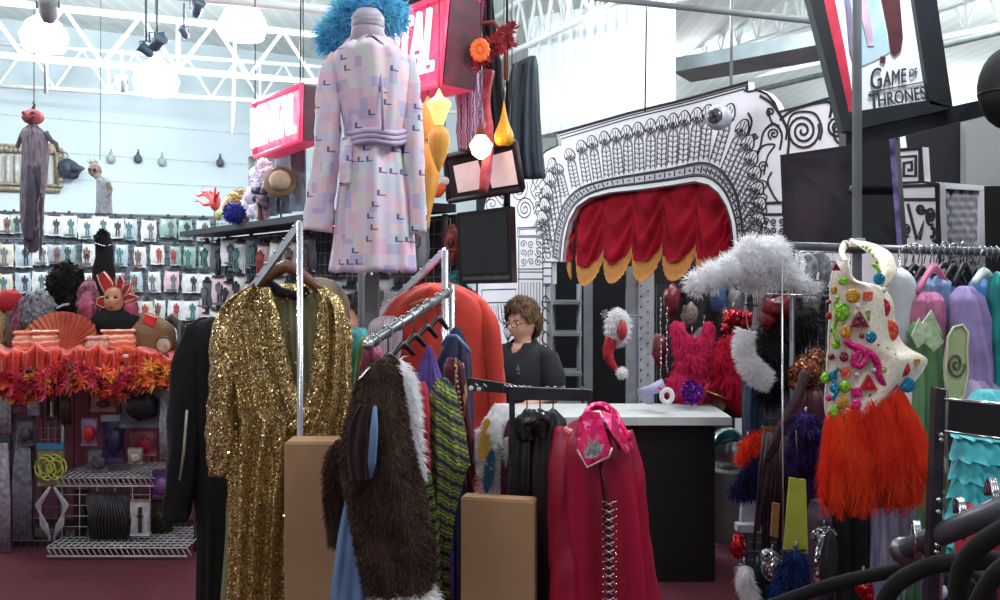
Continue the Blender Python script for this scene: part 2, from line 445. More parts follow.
solo('hanging_rod', rod(P(235, 30, 8.6), P(233, 135, 8.6), .016), joist, 'white drop rod under the ceiling lamp left of the far glowing sign', 'rod')
# translucent curtain
tm = mat('translucent_plastic', (238, 244, 246), (228, 236, 240), rough=.5, scale=3, alpha=.72, stretch=(6, 6, .3))
def _c(u, v):
    p = P(528+148*u, 18+(-26*u)+ (120-8*u)*v, 9.5-2*u); p.y += .02*sin(u*90)+.012*sin(u*173); return p
solo('plastic_curtain', MB().grid(_c, 120, 6, thick=(0, .012, 0)), tm, 'translucent whitish curtain hanging in pleats above the stage front', 'curtain')
# high bay lamps
glow = mat('lamp_glow', (255, 255, 255), (255, 255, 255), emit=(245, 252, 255), es=26)
def lamp(px, py, Y, r, label, e=120, vis=True):
    c = P(px, py, Y); t = thing('ceiling_lamp', label, 'lamp', c, 'round ceiling lamps')
    build('globe', MB().lathe([(r*.3, r*.9), (r*.7, r*.6), (r, 0), (r*.85, -r*.6), (r*.3, -r*.75)], c, 20), glow, t)
    build('housing', MB().lathe([(r*.3, r*.92), (r*.36, r*1.5), (r*.2, r*1.8)], c, 14), greysteel, t)
    build('rod', rod(c+Vector((0, 0, r*1.8)), Vector((c.x, c.y, 5)), .012), greysteel, t)
    l = bpy.data.lights.new('lamp_light', 'POINT'); l.energy = e; l.shadow_soft_size = .12; l.color = (.93, .98, 1)
    o = bpy.data.objects.new('lamp_light', l); COL.objects.link(o); o.location = c+Vector((0, 0, -r*.75-.15))
lamp(44, 36, 7.6, .2, 'blown-out round ceiling lamp over the gold picture frame')
lamp(156, 80, 9.2, .24, 'blown-out round ceiling lamp low over the packet wall')
lamp(243, 24, 8, .22, 'blown-out round ceiling lamp left of the teal wig')
lamp(612, 98, 16, .2, 'small far ceiling lamp seen through the pleated plastic curtain')
lamp(715, 66, 13, .22, 'far ceiling lamp glowing under the grey duct')
# added area lights without fixtures, unseen above the shop, for overall brightness
tube = mat('added_light_glow', (255, 255, 255), (255, 255, 255), emit=(240, 248, 255), es=8)
for i, (x, y) in enumerate([(-2.4, 1.2), (1.6, .6), (-1, -2), (2.6, 4.4), (-3.6, 4.6), (4.6, 8.5), (5, 13)]):
    l = bpy.data.lights.new('added_area_light', 'AREA'); l.shape = 'RECTANGLE'; l.size = .5; l.size_y = 1.4; l.energy = 54; l.color = (.95, .98, 1)
    o = bpy.data.objects.new('added_area_light', l); COL.objects.link(o); o.location = (x, y, 4.7)
for x, y in ((1.2, 6.6), (4.2, 6.2), (6.2, 9.5), (-5.6, 6.4), (7.6, 15), (1.6, 3.2)):  # added lamps, out of view, put in to brighten the ceiling and walls
    c = Vector((x, y, 4.25)); t = thing('ceiling_lamp', 'added unseen round lamp above the picture brightening ceiling and walls', 'lamp', c, 'added ceiling lamps out of the picture')
    build('globe', MB().lathe([(.06, .2), (.15, .12), (.2, 0), (.17, -.12), (.06, -.16)], c, 16), glow, t); build('rod', rod(c, Vector((x, y, 5)), .012), greysteel, t)
    l = bpy.data.lights.new('lamp_light', 'POINT'); l.energy = 150; l.shadow_soft_size = .12; l.color = (.93, .98, 1)
    o = bpy.data.objects.new('lamp_light', l); COL.objects.link(o); o.location = c+Vector((0, 0, -.3))
w = bpy.data.worlds.new('World'); SC.world = w; w.use_nodes = True
w.node_tree.nodes['Background'].inputs[0].default_value = (.86, .94, 1, 1); w.node_tree.nodes['Background'].inputs[1].default_value = .55

# ================================================================ the stage front (proscenium)
def PY(px): return 6.95/(1+.0022*(px-628))
def PR(px, py, off=0):
    p = P(px, py, PY(px)); return p+PN*off
_a, _b = P(628, 270, PY(628)), P(748, 270, PY(748))
PD = (_b-_a).normalized(); PN = Vector((PD.y, -PD.x, 0))
if PN.y > 0: PN = -PN
board = mat('board_white', (236, 234, 240), (226, 225, 232), rough=.7, scale=2)
ink = mat('ink_black', (34, 32, 40), (20, 20, 26), rough=.8)
inkg = mat('ink_grey', (150, 148, 158), (128, 126, 136), rough=.8)
root = thing('stage_front', 'white theatre arch cut-out drawn with black ink foliage and scrolls over the red valance', 'stage set', PR(640, 270)-Vector((0, 0, PR(640, 270).z)))
def fl(px): return 270+F*CZ/PY(px)
inner = [(735, fl(735)), (735, 262), (733, 240), (731, 222), (726, 206), (718, 193), (708, 185), (695, 182), (670, 186), (640, 190), (610, 193), (590, 198), (577, 207), (569, 222), (565, 240), (563, 262), (552, 262), (552, 284), (546, 284), (546, 302), (548, fl(548))]
outer = [(478, fl(478)), (478, 262), (481, 236), (483, 214), (486, 200), (490, 190), (497, 194), (503, 199), (505, 186), (509, 180), (510, 165), (540, 157), (546, 151), (552, 148), (557, 146), (557, 133), (628, 113), (690, 98), (748, 82), (748, 92), (757, 90), (767, 94), (775, 103), (779, 112), (800, 107), (830, 98), (832, 112), (838, 108), (848, 107), (858, 111), (864, 120), (872, 118), (884, 119), (892, 126), (898, 136), (900, 150), (921, 147), (923, 182), (938, 184), (938, 200), (940, 240), (940, fl(940))]
bd = MB(); bd.prism([PR(*p) for p in outer+inner], -PN*.05); build('board', bd, board, root)
INK = MB()
def stroke(pts, w=.010, mb=None, off=.004, closed=False):
    mb = mb or INK; q = [PR(x, y, off) for x, y in pts]
    if closed: q.append(q[0])
    vs = []
    for i, p in enumerate(q):
        t = q[min(i+1, len(q)-1)]-q[max(i-1, 0)]
        if t.length < 1e-6: t = Vector((0, 0, 1))
        s_ = t.normalized().cross(PN)*w/2
        vs += [p-s_, p+s_, p-s_-PN*(off+.001), p+s_-PN*(off+.001)]
    fs = []
    for i in range(len(q)-1):
        a, b = i*4, i*4+4
        fs += [(a, a+1, b+1, b), (a, b, b+2, a+2), (a+1, a+3, b+3, b+1)]
    mb.add(vs, fs, 0, False)
def spiral(cx, cy, r, turns=2.3, a0=0, sg=1, w=.010, n=34, asp=1.0):
    stroke([(cx+cos(a0+sg*2*pi*turns*i/n)*r*(1-i/n*.93), cy+asp*sin(a0+sg*2*pi*turns*i/n)*r*(1-i/n*.93)) for i in range(n+1)], w)
def curve(pts, w=.010, m=None):
    m = m or 5*len(pts); stroke([tuple(x) for x in lerp_rows(pts, m)], w)
def fill(pts, mb, off=.002): mb.prism([PR(x, y, off) for x, y in pts], -PN*.004)
# border lines
for k in (0, 2.2, 5):
    stroke([(558+k*.6, 146-k*0), (558+k*.6, 134+k), (628, 114+k), (690, 99+k), (747-k*.5, 83+k*1.2), (747-k*.5, 92)], .009 if k else .014)
stroke(outer[1:], .016); stroke(inner[1:-1], .012)
# arch band with squares
IN = [(560, 262), (562, 240), (566, 222), (574, 206), (588, 195), (610, 188), (640, 184), (670, 180), (697, 176), (711, 179), (722, 188), (730, 202), (736, 222), (738, 240), (740, 262)]
OU = [(553, 258), (555, 236), (560, 214), (567, 200), (581, 188), (606, 180), (640, 174), (670, 169), (700, 163), (716, 167), (728, 178), (737, 195), (742, 220), (744, 240), (746, 262)]
I2, O2 = lerp_rows(IN, 84), lerp_rows(OU, 84)
band = MB()
for i in range(84): band.prism([PR(*I2[i], .003), PR(*I2[i+1], .003), PR(*O2[i+1], .003), PR(*O2[i], .003)], -PN*.006)
build('arch_band', band, mat('band_grey', (196, 195, 204), (184, 183, 194), rough=.8), root)
stroke(I2, .013); stroke(O2, .016)
stroke([((a[0]*.86+b[0]*.14), (a[1]*.86+b[1]*.14)) for a, b in zip(I2, O2)], .007, off=.006); stroke([((a[0]*.15+b[0]*.85), (a[1]*.15+b[1]*.85)) for a, b in zip(I2, O2)], .007, off=.006)
for i in range(1, 84):
    if i % 2: stroke([[I2[i][k]*(1-t)+O2[i][k]*t for k in (0, 1)] for t in (.25, .75)], .014, off=.006)
    else: stroke([[I2[i][k]*(1-t)+O2[i][k]*t for k in (0, 1)] for t in (.42, .58)], .022, off=.006)
# palm columns
def even(pts, n):
    d = [0]
    for i in range(1, len(pts)): d.append(d[-1]+math.hypot(pts[i][0]-pts[i-1][0], pts[i][1]-pts[i-1][1]))
    out = []; k = 0
    for i in range(n+1):
        t = d[-1]*i/n
        while k < len(d)-2 and d[k+1] < t: k += 1
        u = (t-d[k])/max(1e-6, d[k+1]-d[k]); out.append([pts[k][j]*(1-u)+pts[k+1][j]*u for j in (0, 1)])
    return out
TIP = lerp_rows([(545, 205), (549, 186), (560, 163), (575, 147), (597, 137), (630, 128), (665, 119), (700, 111), (727, 105), (744, 112), (754, 134), (762, 160), (766, 186), (762, 214)], 60)
TIP = even(TIP, 240)
BAS = lerp_rows([(552, 250), (553, 230), (557, 212), (566, 198), (582, 186), (612, 178), (642, 172), (672, 167), (702, 161), (716, 165), (728, 176), (737, 192), (742, 208), (745, 235)], 60)
BAS = even(BAS, 240)
GREY = MB(); LEAF = MB()
INKF = MB()
PAIRS = []
def at_x(cv, x): return min(cv, key=lambda q: abs(q[0]-x))
for k in range(5): PAIRS.append(((550.5+k*2, 256-k*11), (542+k*2.6, 214-k*13)))
for k in range(14):
    x = 566+k*10.6; tx = x+(x-650)*.10; PAIRS.append((at_x(BAS, x), at_x(TIP, tx)))
for k in range(8):
    t = k/7; PAIRS.append(((714+30*t**.6, 165+78*t), (731+34*t**.45+(-4 if k == 7 else 0), 108+108*t)))
for a, b in PAIRS:
    dx, dy = b[0]-a[0], b[1]-a[1]; L = math.hypot(dx, dy); ux, uy = dx/L, dy/L; vx, vy = -uy, ux
    Wd = 4.0+1.3*(a[0]-545)/200
    pt = lambda s, h: (a[0]+ux*s*L+vx*h, a[1]+uy*s*L+vy*h)
    fill([pt(.60, -Wd), pt(.93, -Wd*.9), pt(.93, Wd*.9), pt(.60, Wd), pt(.78, 0)], GREY)
    stroke([pt(.03, 0), pt(.8, 0)], .010, INKF)
    stroke([pt(.02, -Wd), pt(.66, -Wd), pt(.80, 0), pt(.66, Wd), pt(.02, Wd)], .005, INKF)
    nl = 6
    for j in range(nl):
        s0 = .06+.62*j/nl
        for sg in (-1, 1):
            stroke([pt(s0, 0), pt(s0+.05, sg*Wd*.45), pt(s0+.02, sg*Wd*.85), pt(s0+.09, sg*Wd*.8)], .005, INKF)
    # leafy crown
    cap = [(-1.1, .80), (-1.25, .9), (-.9, 1.0), (-.45, 1.06), (0, 1.08), (.45, 1.06), (.9, 1.0), (1.25, .9), (1.1, .80), (.75, .88), (.5, .78), (.2, .9), (0, .76), (-.2, .9), (-.5, .78), (-.75, .88)]
    q = [pt(.08*0+s_, h*Wd) for h, s_ in cap]
    fill(q, LEAF, .005); stroke(q, .007, closed=True, off=.008)
    stroke([pt(.84, 0), pt(1.03, 0)], .005, off=.008); stroke([pt(.86, -Wd*.45), pt(1.0, -Wd*.6)], .005, off=.008); stroke([pt(.86, Wd*.45), pt(1.0, Wd*.6)], .005, off=.008)
build('grey_wash', GREY, inkg, root); build('leaf_crowns', LEAF, board, root, kind='stuff')
# scrolls at the left
spiral(506, 190, 8, 2.4, 2.2, 1); spiral(519, 188, 9, 2.4, -.5, 1, asp=1.5); spiral(525, 209, 9, 2.6, 0, -1, .012, asp=1.35); spiral(492, 204, 7, 1.6, 1, 1)
spiral(543, 196, 5, 1.5, 1, 1); spiral(548, 170, 3, 1.4, 0, 1, .008); spiral(553, 160, 2.5, 1.4, 0, -1, .008)
curve([(511, 168), (520, 166), (531, 164), (534, 176), (531, 190), (536, 200)]); curve([(514, 171), (524, 169), (539, 160), (541, 153)])
curve([(537, 190), (532, 176), (538, 162), (541, 170), (536, 184)]); curve([(534, 214), (540, 204), (546, 212), (541, 222), (536, 226)]); curve([(505, 199), (503, 210), (509, 222), (515, 226)]); curve([(486, 202), (494, 196), (502, 205), (512, 208)])
for k in range(9): curve([(533+k % 3*5, 228-k*6), (538+k % 3*5, 222-k*6), (541+k % 3*5, 229-k*6), (536+k % 3*5, 232-k*6)], .007)
for k in range(16): # foliage clumps flanking the arch
    x, y = 541+(k % 2)*6-(k//2)*.2, 262-k*4.6
    curve([(x-3, y), (x-4, y-4), (x, y-5), (x+4, y-3), (x+2, y+1), (x-1, y-1)], .008)
for k in range(18):
    x, y = 750+(k % 3)*6, 262-k*4.4
    curve([(x-4, y), (x-5, y-5), (x, y-7), (x+5, y-4), (x+3, y+1), (x-1, y-2)], .008)
# scrolls at the right
spiral(803, 131, 17, 2.7, -.4, 1, .016, 44, 1.1); spiral(845, 134, 14, 2.6, .5, -1, .014, 40, 1.1); spiral(838, 128, 12, 2.5, .5, -1, .014)
spiral(774, 134, 6, 1.7, 2, 1, .012); spiral(755, 136, 3.5, 1.6, 0, 1, .01); spiral(771, 112, 4.5, 1.4, 2, 1, .012); spiral(763, 167, 5, 1.6, 0, -1, .01, asp=1.2)
curve([(748, 113), (752, 122), (748, 140), (754, 154), (760, 148), (764, 132), (774, 124), (782, 134), (780, 150)], .016)
curve([(760, 96), (772, 104), (782, 118), (789, 135), (788, 154)], .02); curve([(768, 108), (772, 122), (780, 126)], .012); curve([(757, 157), (763, 146), (775, 145), (768, 156), (764, 175)], .012)
curve([(772, 172), (768, 182), (774, 196), (780, 204)], .014); curve([(780, 120), (796, 109), (829, 102), (830, 118)], .018); curve([(786, 140), (790, 118), (800, 112), (815, 114), (822, 128), (820, 140)], .014)
curve([(868, 136), (872, 126), (882, 122), (892, 130), (896, 140)], .02); curve([(864, 140), (868, 124), (882, 117), (896, 128)], .012); curve([(874, 138), (880, 130), (888, 138)], .014)
# square key spiral and capital at far right
kx, ky = 910, 166
for r, w_ in ((10.5, .018),): stroke([(kx-10, 150), (kx+10, 149), (kx+10, 182), (kx-10, 183), (kx-10, 157), (kx+6, 156), (kx+6, 176), (kx-6, 176), (kx-6, 163), (kx+2, 162), (kx+2, 170), (kx-2, 170)], w_)
def cap_col(x0, x1, yt, yb, w0=.012):
    stroke([(x0, yt), (x1, yt-1), (x1, yb), (x0, yb)], w0, closed=True); stroke([(x0+1.5, yt+1.5), (x1-1.5, yt+.5), (x1-1.5, yb-1.5), (x0+1.5, yb-1.5)], .006, closed=True)
cap_col(518, 545, 228, 237); cap_col(762, 784, 203, 215); cap_col(900, 937, 186, 200, .014)
spiral(921, 209, 5, 1.6, 0, 1, .014, asp=1.1); spiral(931, 216, 5, 2, 1, 1, .014, asp=1.9); spiral(906, 230, 6, 2, 1, 1, .012, asp=1.2)
stroke([(908, 204), (917, 240), (924, 222), (920, 240)], .016); stroke([(938, 184), (938, 244)], .022)
for k in range(4): spiral(933+k % 2*2, 228+k*4.5, 2, 1.2, k, 1, .01)
# columns
for x0, x1, yt in ((519, 543, 239), (762, 784, 217)):
    stroke([(x0, yt), (x0, fl(x0))], .012); stroke([(x1, yt), (x1, fl(x1))], .012)
    for j in range(3):
        for i in range(3): spiral(x0+4.5+i*7.5, yt+5+j*9, 3.3, 1.5, i+j, 1 if i % 2 else -1, .008, asp=1.2)
    for y in (yt+30, yt+33, yt+40): stroke([(x0-1, y), (x1+1, y)], .010)
    for i in range(7): stroke([(x0+3+i*3, yt+43), (x0+3+i*3, fl(x0))], .006)
stroke([(482, 290), (516, 289), (516, 302), (482, 303)], .012, closed=True)
for i in range(8): stroke([(483+i*2.2, 306), (483+i*2.2, 380)], .006)
for k in range(5): curve([(504+k*3-6, 304), (500+k*3, 320), (512-k*2, 330), (506+k, 345)], .012)
for k in range(9): curve([(549, 300+k*12), (545, 296+k*12), (542, 304+k*12), (547, 309+k*12)], .012)
for y in (262, 268, 276, 284, 302): stroke([(543, y), (552, y)], .012)
for y in (240, 262, 286): stroke([(543, y), (553, y)], .008)
build('ink_drawing', INK, ink, root)
build('fine_drawing', INKF, mat('ink_fine', (96, 94, 104), (76, 74, 84), rough=.8), root)
# eyeball ornament
c = PR(739, 119, .16); e = thing('eyeball_ornament', 'grey eyeball with a dark iris fixed on the upper corner of the white arch', 'ornament', c)
build('eyeball', MB().ball(c, .085, 22), mat('eye_grey', (186, 190, 200), (150, 154, 166), rough=.25, scale=22), e)
d = (Vector((-.55, -.8, 0))).normalized(); qd = d.to_track_quat('Z', 'Y').to_matrix()
build('iris', MB().lathe([(.055, .062), (.045, .075), (.02, .084)], c, 20, rot=qd), mat('iris_dark', (40, 42, 50), (80, 84, 92), rough=.2, scale=60), e)
build('pupil', MB().lathe([(.02, .083), (.014, .088)], c, 16, rot=qd), blackplastic, e)
# red valance
red = mat('valance_red', (146, 14, 34), (116, 8, 26), rough=.95, scale=6); red.node_tree.nodes['Principled BSDF'].inputs['Specular IOR Level'].default_value = .1
gold = mat('fringe_gold', (214, 146, 66), (184, 116, 46), rough=.7, scale=60, stretch=(6, 6, .4), bmp=.5)
val = thing('valance_curtain', 'red swagged valance with gold fringe filling the white arch', 'curtain', PR(650, 240, -.1))
pk = [(560, 252), (570, 249), (597, 247), (625, 244), (655, 243), (688, 243), (723, 239), (738, 244)]
def topy(x):
    for i in range(len(IN)-1):
        if IN[i][0] <= x <= IN[i+1][0] and IN[i+1][0] > IN[i][0]:
            t = (x-IN[i][0])/(IN[i+1][0]-IN[i][0]); return IN[i][1]*(1-t)+IN[i+1][1]*t
    return 240
for i in range(len(pk)-1):
    (xa, ya), (xb, yb) = pk[i], pk[i+1]; part_ = (xb-xa) < 20
    def sw(u, v, o=0, xa=xa, xb=xb, ya=ya, yb=yb, part_=part_):
        x = xa+(xb-xa)*u; par = 1-(2*u-1)**2
        if part_: par = u if xb < 600 else 1-u
        bot = ya+(yb-ya)*u+par**.6*19*(1 if not part_ else .7); tp = topy(x)-4
        y = tp+(bot-tp)*v; p = PR(x, y, -.07-o)
        ph = v*4.6-par*1.9*v**.8+.35*sin(u*3+xa)
        return p+PN*(.022*par**.7*sin(ph*2*pi*.8)*min(1, v*3)+.07*par*v)
    sg = MB().grid(sw, 26, 40, thick=-PN*.006); build('swag', sg, red, val)
    def fr(u, v, sw=sw, xa=xa, xb=xb, ya=ya, yb=yb, part_=part_):
        x = xa+(xb-xa)*u; par = 1-(2*u-1)**2
        if part_: par = u if xb < 600 else 1-u
        bot = ya+(yb-ya)*u+par**.6*19*(1 if not part_ else .7)
        y = bot-1+(19*par**.35*(1 if not part_ else .9)+1)*v
        return PR(x, y, -.07)+PN*(.055*par+.008+.006*sin(u*90)*v)
    build('fringe', MB().grid(fr, 60, 3, thick=-PN*.006), gold, val)

# dark room behind the arch
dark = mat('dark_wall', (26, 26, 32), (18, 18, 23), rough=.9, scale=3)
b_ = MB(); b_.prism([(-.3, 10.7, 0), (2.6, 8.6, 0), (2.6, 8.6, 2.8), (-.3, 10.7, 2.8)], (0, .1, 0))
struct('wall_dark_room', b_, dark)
t = thing('steel_shelving', 'grey steel shelving standing behind the left jamb of the arch', 'shelving', P(565, 470, 8.2))
for x in (553, 579): build('upright', rod(P(x, 284, 8.3), P(x, 448, 8.3), .025, 4), greysteel, t)
for y in (302, 333, 372, 402, 440): build('shelf', MB().box(P(566, y, 8.3), (.28, .4, .03)), greysteel, t)
b_ = MB(); b_.box(P(588, 360, 8.6), (.09, .05, 1.7)); solo('grey_post', b_, greysteel, 'plain grey upright beside the shelving inside the arch', 'post')
t = thing('slotted_upright', 'pale grey slotted steel upright standing in the middle of the arch opening', 'upright', P(641, 470, 7.2))
build('post', MB().box(P(632, 362, 7.2), (.10, .05, 1.62)), mat('upright_grey', (150, 154, 160), (132, 136, 144), rough=.5), t)
build('face_plate', MB().box(P(646, 362, 7.15), (.13, .04, 1.62)), mat('upright_light', (176, 180, 188), (160, 164, 172), rough=.5), t)
b_ = MB()
for k in range(16):
    y = 286+k*10.5; b_.box(P(641, y, 7.115), (.012, .01, .014)); b_.box(P(648, y+5, 7.115), (.01, .01, .014))
build('slots', b_, blackplastic, t, kind='stuff')
# santa hat and white beard mask in the doorway
t = thing('santa_mask', 'white bearded mask with a red hat hanging beside the slotted upright', 'mask', P(618, 340, 7))
fur = furmat('white_fur', (250, 250, 252), (240, 240, 244), .55)
hd = MB().ball(P(618, 327, 7), (.10, .08, .15), 18, lump=.2)
build('beard', pile(hd, 900, .035, .003, .4, 3), fur, t, kind='stuff'); build('mask_shell', hd, mat('mask_pale', (214, 204, 204), rough=.7), t)
build('face', MB().ball(P(622, 330, 6.93), (.045, .04, .085), 14), mat('mask_red', (176, 52, 62), rough=.6), t)
build('hat_tail', sleeve([(612, 338, 6.98), (608, 352, 6.97), (612, 364, 6.96), (620, 372, 6.95)], [.05, .045, .03, .015]), mat('hat_red', (186, 26, 44), rough=.8), t)
pm = MB().ball(P(622, 373, 6.93), .045, 12); pm2 = pile(pm, 260, .02, .003, .2, 4, front=False); pm2.add(pm.v, pm.f); build('pompom', pm2, fur, t)
b_ = MB(); b_.tube([P(600, 314, 7.1), P(640, 316, 7.05)], .006)
for k in range(4): b_.tube([P(602, 318-k*2, 7.05), P(607, 316-k*2, 7.0)], .007)
build('peg', b_, steel, t)
# ================================================================ left: packet wall, hanging figures, gondola
tabm = mat('hang_tab', (40, 42, 48), rough=.5)
bagc = {'white': (226, 232, 234), 'pale blue': (186, 206, 216), 'pink': (226, 196, 204), 'green': (150, 182, 176), 'grey': (158, 170, 180), 'orange': (206, 160, 140), 'cream': (224, 218, 200), 'dark grey': (92, 96, 106)}
bagm = {k: mat('bag_'+k, v, tuple(x*.86 for x in v), rough=.22, scale=9, coat=.4) for k, v in bagc.items()}
figs = [('dark standing figure', (50, 54, 66)), ('red dancing figure', (170, 70, 70)), ('grey posing figure', (110, 116, 128)), ('brown seated figure', (120, 92, 84)), ('teal figure', (70, 120, 124))]
figm = [mat('fig_%d' % i, c, rough=.5) for i, (n, c) in enumerate(figs)]
PROTO = {}
def packet_proto(bag, fi, shape):
    key = (bag, fi, shape)
    if key in PROTO: return PROTO[key]
    rr = random.Random(hash(str(key)) % 999 if False else len(PROTO)); w, h = ((.20, .30), (.16, .30), (.24, .28))[shape]
    g = MB()
    def f(u, v): 
        bulge = sin(pi*u)*sin(pi*v); x = (u-.5)*w*(1-.06*sin(v*9)*(1-bulge)); return Vector((x, -.022*bulge**.5-.006*sin(u*17+v*9)*bulge, -h*v+.004*sin(u*11)))
    g.grid(f, 10, 12, thick=(0, .02, 0))
    root = solo('costume_packet', g, bagm[bag], 'x', 'packet', origin=(0, 0, 0)); del root['_w']; ROOTS.remove(root)
    q = MB(); x0 = (.02, -.03, .03)[shape]; y = -.034
    def disc(cx, cz, rx, rz, n=10): q.prism([(cx+rx*cos(2*pi*i/n), y, cz+rz*sin(2*pi*i/n)) for i in range(n)], (0, .02, 0))
    disc(x0, -h*.22, .014, .017); disc(x0, -h*.42, .026, .05); disc(x0-.03, -h*.36, .010, .04); disc(x0+.032, -h*.38, .010, .035)
    if fi % 2: disc(x0, -h*.58, .042, .035)
    disc(x0-.014, -h*.72, .010, .06); disc(x0+.018, -h*.72, .010, .06)
    if fi > 1: q.prism([(x0-.08, y, -h*.86), (x0+.05, y, -h*.86), (x0+.05, y, -h*.93), (x0-.08, y, -h*.93)], (0, .02, 0))
    build('figure_print', q, figm[fi], root)
    k = MB(); k.box((0, -.02, .005), (w*.62, .012, .022)); k.box((0, -.02, .03), (.035, .02, .045)); k.tube([(0, .12, .035), (0, -.04, .03), (0, -.05, .045)], .004, 5)
    build('hang_tab', k, tabm, root)
    PROTO[key] = [root, False]
    return PROTO[key]
ORD = ['first', 'second', 'third', 'fourth', 'fifth', 'sixth', 'seventh', 'eighth', 'ninth', 'tenth', 'eleventh', 'twelfth', 'thirteenth', 'fourteenth', 'fifteenth', 'sixteenth']
def packet(loc, bag, fi, shape, label, group, rz=0, sc=1, tilt=0):
    pr = packet_proto(bag, fi, shape)
    if not pr[1]: o = pr[0]; pr[1] = True
    else: o = copy_tree(pr[0], loc)
    o.location = loc; o.rotation_euler = (0, tilt, rz); o.scale = (sc, sc, sc); o['label'] = label; o['group'] = group; o['category'] = 'packet'
    return o
wrz = math.atan2(wd.y, wd.x)
rows_ = [(214, [5, 14, 54, 69, 85, 101, 115, 131, 149, 168, 185, 203], 'top'), (243, [7, 24, 40, 55, 70, 89, 122, 140, 157, 175, 190, 205], 'second'), (272, [6, 23, 40, 88, 118, 136, 154, 172, 191, 205, 218], 'third'), (299, [8, 25, 40, 88, 133, 147, 160, 175, 190, 206], 'fourth'), (326, [10, 28, 44, 90, 150, 166, 182], 'bottom')]
bn = list(bagc)
for py, xs, rn in rows_:
    for i, x in enumerate(xs):
        yy = py+(x/210*6 if py < 230 else x/210*3 if py < 260 else 0)+R.uniform(-1.5, 1.5)
        bag = R.choice(['white']*6+['pale blue', 'pale blue', 'pink', 'green', 'grey', 'grey', 'cream', 'orange'] if py < 300 else ['white', 'grey', 'dark grey', 'pink', 'pale blue']); fi = R.randrange(5); sh = R.randrange(3)
        packet(WALL(x, yy, .16), bag, fi, sh, '%s costume packet with %s, %s from left, %s row of back wall' % (bag, figs[fi][0], ORD[i], rn), 'costume packets on the back wall', wrz, R.uniform(.9, 1.04), R.uniform(-.05, .05))
gw = gridwall(WALL(-60, 212, .06), WALL(226, 218, .06), WALL(-60, 345, .06), 60, 20, .0045)
t = thing('wire_grid_panel', 'dark wire grid panel on the back wall carrying the rows of costume packets', 'grid panel', WALL(60, 345, .06))
build('wire', gw, mat('wire_grey', (120, 128, 138), rough=.5), t)
b_ = MB(); b_.prism([WALL(-60, 209, .03), WALL(214, 216, .03), WALL(214, 350, .03), WALL(-60, 350, .03)], -wn*.02)
solo('slat_panel', b_, bands('slat_grey', [(0, (128, 136, 150)), (.85, (150, 156, 168)), (.93, (70, 74, 86))], scale=3.2, dist=0), 'grey slatted backing board behind the costume packets', 'panel')
# dark wall lamps / spots hung high
spot = mat('spot_blue_grey', (88, 110, 128), (70, 88, 106), rough=.4)
def spotlight(px, py, Y, s, ang, label, m=spot, up=30):
    c = P(px, py, Y); t = thing('spotlight', label, 'spotlight', c, 'spotlights under the roof')
    rot = Matrix.Rotation(ang, 3, 'Y') @ Matrix.Rotation(.5, 3, 'X')
    build('lamp_head', MB().lathe([(s*.35, -s*.9), (s*.55, -s*.5), (s*.55, s*.3), (s*.75, s*.8), (s*.68, s*.82)], c, 14, rot=rot), m, t)
    k = MB(); k.tube([c+Vector((-s*.7, 0, 0)), c+Vector((-s*.7, 0, s)), c+Vector((s*.7, 0, s)), c+Vector((s*.7, 0, 0))], s*.09, 6)
    build('yoke', k, m, t)
    build('rod', rod(c+Vector((0, 0, s)), Vector((c.x, c.y, c.z+up/F*Y)), .01, 6), m, t)
spotlight(197, 9, 7, .08, .5, 'blue-grey spotlight topmost, left of the brightest ceiling lamp', up=40)
spotlight(184, 33, 7.2, .055, -.4, 'small pale spotlight beneath the topmost spotlight')
spotlight(157, 43, 6.8, .085, .9, 'dark blue-grey spotlight just over the low ceiling lamp', up=50)
spotlight(146, 50, 6.8, .07, -.9, 'blue-grey spotlight angled left beside the dark blue-grey one', up=55)
spotlight(122, 84, 8, .08, .1, 'round grey spotlight hanging above the gauzy skeleton figure', mat('spot_grey', (160, 172, 176), rough=.5), 35)
spotlight(48, 8, 6, .11, .2, 'large pale round spotlight at the picture top above the gold frame', MATS['spot_grey'], 20)
for px, py, l, k in ((111, 158, 'pale wall hook ornament right of the hanging skeleton', 0), (138, 158, 'small dark grey charm on the white wall, second along', 1), (162, 161, 'tiny round grey charm on the white wall', 0), (220, 162, 'small dark bottle shaped charm on the white wall left of the far sign', 1)):
    c = WALL(px, py, .06); t = thing('wall_charm', l, 'ornament', c, 'charms on the white wall')
    m_ = mat('charm_dark', (82, 92, 96), rough=.6) if k else mat('charm_grey', (168, 178, 182), rough=.6)
    build('body', MB().lathe([(.03, -.07), (.055, -.04), (.05, .02), (.02, .05), (.018, .08)], c, 12), m_, t)
    build('hook', MB().tube([c+Vector((0, 0, .08)), c+Vector((.01, 0, .11)), c-wn*.05+Vector((0, 0, .12))], .008, 6), m_, t)
